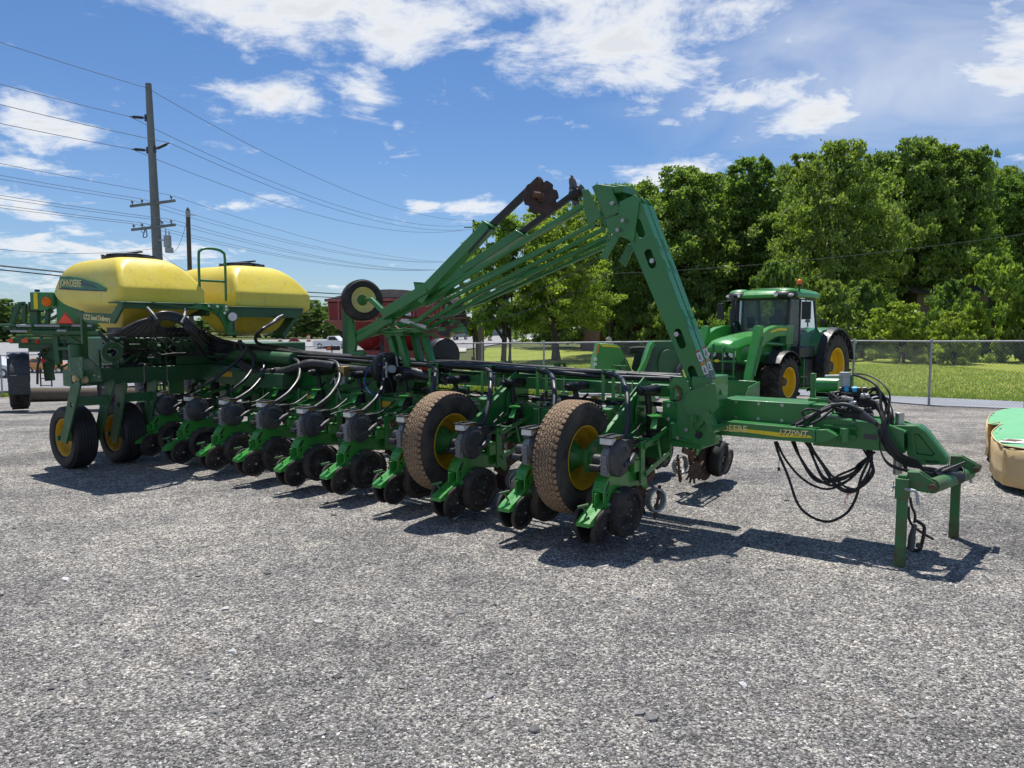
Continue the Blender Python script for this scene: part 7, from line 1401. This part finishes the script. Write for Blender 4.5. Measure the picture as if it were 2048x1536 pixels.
m.beam(S(79, 735, 0), S(79, 773, 0), .02, .03); m.beam(S(101, 732, 0), S(101, 773, 0), .02, .03); m.build('boarding_ladder', 'black', SP)
for (px, py) in ((76, 738), (66, 700)): m = MB(); m.cyl(S(px + 10, py - 17, -.02), S(px + 10, py - 17, .03), .05, n=12); m.build('tail_lamp', 'red_lens', SP)
m = MB(); m.bb(S(66, 702, .5), S(72, 682, .52)); m.build('yellow_strip', 'yellow', SP)
# corrugated culvert pipe lying by the fence
a = G(58, 781); m = MB(); L = 4.6; m.lathe([(-L / 2, .20)] + [(-L / 2 + .05 * k, .24 + .018 * (k % 2)) for k in range(int(L / .05))] + [(L / 2, .20)], (0, 0, 0), (1, 0, 0), 24)
o = m.build('culvert_pipe', 'wood'); o.location = (-15.4, 27.0, zt(-16, 27) + .22); tag(o, 'long dirty black pipe lying on the ground behind the sprayer', 'pipe')
# ---------------------------------------------------------------- disc mower with canvas skirt (right edge)
def MZ(px, py, z): d = px_dir(px, py); t = (z - HC) / d.z; return Vector((d.x * t, d.y * t, z))
top = [(2075, 905), (2048, 899), (2010, 893), (1993, 884), (1984, 872), (1985, 864), (1992, 857), (2003, 849), (2000, 846.5), (1988, 848), (1977, 850), (1975, 842), (1980, 832), (1991, 824), (2006, 819), (2026, 816.5), (2060, 817), (2150, 820), (2320, 832), (2340, 870), (2250, 905), (2160, 912)]
Pm = [MZ(x, y, .50) for x, y in top]; MO = sum(Pm, Vector()) / len(Pm); MO.z = 0; DM = thing('disc_mower', 'disc mower under a green canvas top with tan canvas skirts at the right edge', 'mower', MO)
j = random.Random(8)
Q = []; n0 = len(Pm)
for i in range(n0):
    a, b = Pm[i], Pm[(i + 1) % n0]; k = max(1, int((b - a).length / .12)); Q += [a.lerp(b, t / k) for t in range(k)]
n0 = len(Q); lv = [(.50, 0), (.485, .018), (.36, .012), (.22, -.004), (.075, .01)]; V = []; cen = sum(Q, Vector()) / n0
for z, e in lv:
    for i, q in enumerate(Q):
        d_ = (q - cen); d_.z = 0; d_.normalize(); w_ = .012 * math.sin(i * 1.7) * (1 - z) ; V.append(Vector((q.x, q.y, 0)) + d_ * (e + w_) + Vector((0, 0, z - .012 * abs(math.sin(i * .8)) * (z > .45))) - MO)
F = [(l * n0 + i, l * n0 + (i + 1) % n0, (l + 1) * n0 + (i + 1) % n0, (l + 1) * n0 + i) for l in range(len(lv) - 1) for i in range(n0)]
m = MB(); m.add(V, F); sk = m.build('canvas_skirt', 'canvas_tan', DM, angle=70); so = sk.modifiers.new('s', 'SOLIDIFY'); so.thickness = .006
# top canvas: fan of triangles with sagging interior
m = MB(); V = []; Rn = 7
for l in range(Rn + 1):
    for i, q in enumerate(Q): f = 1 - l / Rn; p = cen.lerp(q, f); V.append((p.x - MO.x, p.y - MO.y, .505 + .05 * (1 - f) + (.012 * math.sin(i * .7 + l) * f if l else 0)))
F = [(l * n0 + i, l * n0 + (i + 1) % n0, (l + 1) * n0 + (i + 1) % n0, (l + 1) * n0 + i) for l in range(Rn) for i in range(n0)]; m.add(V, F); m.build('canvas_top', 'canvas_green', DM, angle=80)
m = MB(); P = [MZ(x, y, .515) - MO for x, y in ((1996, 885), (2010, 879), (2048, 880), (2100, 884), (2100, 890), (2040, 888), (2012, 886))]; m.zpl(P, .520, .524); m.build('white_stripe', 'white', DM)
m = MB(); P = [MZ(x, y, .515) - MO for x, y in ((2000, 882), (2018, 880), (2048, 882), (2030, 885))]; m.zpl(P, .5245, .527); m.build('torn_patch', 'rust', DM)
for (px, py) in ((1983, 831), (1987, 827), (1999, 862), (2001, 858), (1993, 867)): m = MB(); c = MZ(px, py, .508) - MO; m.cyl(c, c + Vector((0, .0, .006)), .014, n=8); m.build('grommet', 'black', DM)
m = MB(); m.bb((.1, -.35, .0), (1.3, .35, .42)); m.build('cutter_bar', 'rust', DM)
m = MB(); m.tube([q + Vector((0, 0, .012)) - MO for q in Pm[:13]], .007, n=6, smooth=3); m.build('edge_piping', 'canvas_tan', DM)
for k in (2, 4, 9, 12):
    q = Pm[k] - MO; q2 = (Pm[k] - cen).normalized(); m = MB(); m.beam(Vector((q.x, q.y, .47)) + q2 * .022, Vector((q.x, q.y, .09)) + q2 * .014, .012, .004, up=(q2.x, q2.y, 0)); m.build('skirt_seam', 'canvas_tan', DM)
# ---------------------------------------------------------------- vehicles on the highway
def vehicle(name, label, cat, loc, rz, mat, kind, group, scale=1.0):
    t = thing(name, label, cat, loc, rz, group); t.scale = (scale,) * 3
    if kind == 'pickup':
        P = [(-2.75, .45), (-2.75, 1.12), (-.75, 1.12), (-.70, 1.14), (-.55, 1.78), (.55, 1.80), (1.15, 1.20), (2.5, 1.08), (2.75, .92), (2.78, .45)]; W = .95
        win = [(-.45, 1.22), (-.38, 1.68), (.48, 1.70), (.98, 1.22)]; wx = (-1.75, 1.75); wr = .39
    else:
        P = [(-2.1, .35), (-2.15, .85), (-1.8, 1.05), (-1.1, 1.45), (.4, 1.48), (1.15, .98), (2.0, .82), (2.2, .6), (2.15, .35)]; W = .86
        win = [(-1.45, 1.08), (-1.0, 1.38), (.35, 1.40), (.95, 1.0)]; wx = (-1.35, 1.35); wr = .34
    m = MB(); 
    lo = [p for p in P if p[1] <= 1.3]; m.ypl(P, -W, W); b = m.build('body', mat, t, bevel=.05)
    if kind == 'pickup': m = MB(); m.bb((-2.65, -.8, 1.10), (-.85, .8, 1.14)); m.build('bed', 'black', t)
    for s_ in (1, -1): m = MB(); m.ypl(win, s_ * (W + .003) - .004, s_ * (W + .003) + .004); m.build('side_window', 'car_glass', t)
    if kind == 'pickup': m = MB(); m.bb((-.70, -.7, 1.24), (-.60, .7, 1.68)); m.build('rear_window', 'car_glass', t); m = MB(); m.bb((-2.77, -.75, .72), (-2.755, .75, .95)); m.build('tailgate_panel', 'plate_grey', t)
    m = MB(); m.bb((P[0][0] - .05, -W * .95, .42), (P[0][0] + .1, W * .95, .58)); m.bb((P[-1][0] - .1, -W * .95, .4), (P[-1][0] + .06, W * .95, .58)); m.build('bumper', 'chrome' if kind == 'pickup' else 'black', t)
    for s_ in (1, -1):
        m = MB(); m.bb((P[0][0] - .03, s_ * W * .95 - .1 * (s_ > 0), .8), (P[0][0] + .05, s_ * W * .95 + .1 * (s_ < 0), 1.02)); m.build('tail_light', 'red_lens', t)
        for x in wx:
            m = MB(); m.mat('rubber'); m.lathe([(-.11, wr * .6), (-.11, wr * .93), (-.07, wr), (.07, wr), (.11, wr * .93), (.11, wr * .6)], (x, s_ * (W - .08), wr), (0, s_, 0), 24); m.mat('chrome'); m.lathe([(.10, wr * .62), (.06, wr * .5), (.09, .001)], (x, s_ * (W - .08), wr), (0, s_, 0), 20); m.build('wheel', 'rubber', t)
    return t
GV = 'vehicles on the highway'
p = G(668, 703); vehicle('pickup_truck', 'white pickup truck driving on the highway left of the red cart', 'pickup truck', p, R_(-8), 'white_paint', 'pickup', GV, .92)
p = at(912, 128, 0.05); vehicle('pickup_truck', 'silver pickup truck seen from behind on the highway right of the red cart', 'pickup truck', p, R_(62), 'silver_paint', 'pickup', GV)
p = G(98, 746); vehicle('parked_car', 'orange hatchback on the highway seen under the sprayer', 'car', p, R_(4), 'orange_paint', 'car', GV, .95)
p = G(-18, 755); vehicle('parked_car', 'white car cut by the left edge behind the fence', 'car', p, R_(2), 'white_paint', 'car', GV, 1.2)
lot = [('white_paint', 'white'), ('silver_paint', 'silver'), ('plate_grey', 'dark grey'), ('white_paint', 'white'), ('orange_paint', 'orange'), ('silver_paint', 'silver'), ('plate_grey', 'dark grey'), ('white_paint', 'white'), ('stop_red', 'red'), ('silver_paint', 'silver')]
where = ['nearest the left tank', 'second right of the tank', 'just left of the left drum', 'right of the left drum', 'above the stop sign', 'right of the stop sign', 'left of the right drum', 'right of the right drum', 'left of the white pickup', 'behind the white pickup']
for i, (mt, cn) in enumerate(lot):
    px = 548 + 14.5 * i; p = at(px, 150 + 2 * (i % 3), .05); vehicle('parked_car', f'{cn} car parked in the far lot, {where[i]}', 'car', p, R_(70 + 9 * (i % 3)), mt, 'car', 'cars parked in the far lot')
DL = [('left of the stop sign', 561, 683, 120), ('right of the stop sign', 618, 680, 120), ('right of the red cart by the silver pickup', 889, 674, 110), ('under the tree nearest the road', 980, 672, 120)]
for nm, px, py, y in DL:
    p = at(px, y, .05); t = thing('traffic_drum', f'orange and white traffic drum {nm}', 'traffic drum', p, 0, 'traffic drums along the highway')
    m = MB()
    for k in range(5): m.mat('orange_plastic' if k % 2 == 0 else 'white'); r = .30 - .018 * k; m.cyl((0, 0, .05 + .2 * k), (0, 0, .25 + .2 * k), r, r - .012, n=18)
    m.build('drum_body', 'orange_plastic', t); m = MB(); m.cyl((0, 0, 0), (0, 0, .06), .42, n=18); m.bb((-.06, -.02, 1.05), (.06, .02, 1.16)); m.build('drum_base', 'black', t)
# stop sign
p = at(589, 47); t = thing('stop_sign', 'red octagonal stop sign on a post beyond the fence', 'sign', p, 0); zc_ = hz(687, 47) - p.z
m = MB(); m.ypl([(.40 * math.cos(R_(22.5 + 45 * k)), zc_ + .40 * math.sin(R_(22.5 + 45 * k))) for k in range(8)], -.004, .0); m.build('sign_border', 'white', t)
m = MB(); m.ypl([(.375 * math.cos(R_(22.5 + 45 * k)), zc_ + .375 * math.sin(R_(22.5 + 45 * k))) for k in range(8)], -.007, -.0045); m.build('sign_face', 'stop_red', t)
text_mesh('STOP', .33, 'white', t, 'lettering', lambda u, v, w_: (u, -.010 - w_, zc_ + v), bold=.012, sx=.85); m = MB(); m.bb((-.03, .005, -.1), (.03, .05, zc_ + .35)); m.build('sign_post', 'galv', t)
# buildings
p = at(936, 195, .0); t = thing('warehouse', 'long pale metal warehouse across the highway, seen right of the red cart', 'building', p, R_(-6)); h = hz(646, 195) - p.z
m = MB(); m.bb((-6, 0, -.5), (14, 9, h - .4)); m.build('wall', 'siding', t); m = MB(); m.xpl([(-.3, h - .4), (4.5, h + .4), (9.3, h - .4)], -6.3, 14.3); m.build('roof', 'roof', t)
for k in range(4): m = MB(); m.bb((-4.5 + 4.5 * k, -.05, 0), (-2.5 + 4.5 * k, -.01, 2.2)); m.build('door', 'plate_grey', t)
p = at(1280, 72, 0); t = thing('brick_house', 'low brick house with grey shingle roof in the shade of the trees', 'house', p, R_(8)); hr = hz(575, 72) - p.z
m = MB(); m.bb((-4.0, 0, -.3), (8, 8, hr - 2.2)); m.build('wall', 'brick', t); m = MB(); m.xpl([(-.5, hr - 2.2), (4, hr), (8.5, hr - 2.2)], -4.5, 8.5); m.build('roof', 'roof', t)
for k in range(3): m = MB(); m.bb((-2.5 + 3.4 * k, -.04, 1.0), (-1.4 + 3.4 * k, -.01, 2.1)); w_ = m.build('window', 'white', t); m = MB(); m.bb((-2.4 + 3.4 * k, -.06, 1.08), (-1.5 + 3.4 * k, -.042, 2.02)); m.build('pane', 'car_glass', w_)
p = at(1895, 62, 0); t = thing('shed', 'brown roofed shed half hidden among the trees on the right', 'shed', p, R_(-4)); hr = hz(570, 62) - p.z
m = MB(); m.bb((-2.6, 0, -.3), (3.0, 4, hr - .7)); m.build('wall', 'wood', t); m = MB(); m.xpl([(-.5, hr - .75), (2, hr), (4.5, hr - .75)], -3.0, 3.4); m.build('roof', 'roof_brown', t); m = MB(); m.bb((-.6, -.04, 0), (.5, -.01, 2.0)); m.build('door', 'roof_brown', t)
# small things in the field
for px, py, w_, l_, lab in ((905, 705, 1.5, 2.4, 'sloping pale concrete slab in the grass left of the wooden posts'), (1048, 680, 1.8, 1.2, 'pale concrete slab in the grass behind the many-stemmed tree')):
    p = G(px, py); m = MB(); m.plate([(-w_, -.4), (w_, -.4), (w_ * .9, l_), (w_ * .1, l_)], .0, .12, lambda u, v, t: (u, v, t + .12 * (v + .4))); o = m.build('concrete_slab', 'concrete', None, bevel=.01); o.location = p; tag(o, lab, 'slab')
p = at(962, 44); m = MB(); m.cyl((0, 0, -.2), (.0, 0, 2.6), .20, .17, n=12); o = m.build('wooden_post', 'wood'); o.location = p; tag(o, 'thick weathered wooden post among the leaves left of the many-stemmed tree', 'post')
p = at(945, 38); m = MB(); m.cyl((0, 0, -.2), (0, 0, 1.0), .06, n=8); o = m.build('fence_post', 'rust'); o.location = p; tag(o, 'short brown post standing in the grass beside the sloping slab', 'post')
p = at(1217, 55); t = thing('stone_pillar', 'stone pillar with a domed lantern cap at the shaded lawn edge', 'pillar', p); m = MB(); m.bb((-.28, -.28, 0), (.28, .28, 1.15)); m.build('pillar_shaft', 'brick', t, bevel=.02); m = MB(); m.bb((-.36, -.36, 1.15), (.36, .36, 1.24)); m.ball((0, 0, 1.45), .24, 12); m.build('lantern_cap', 'concrete', t)
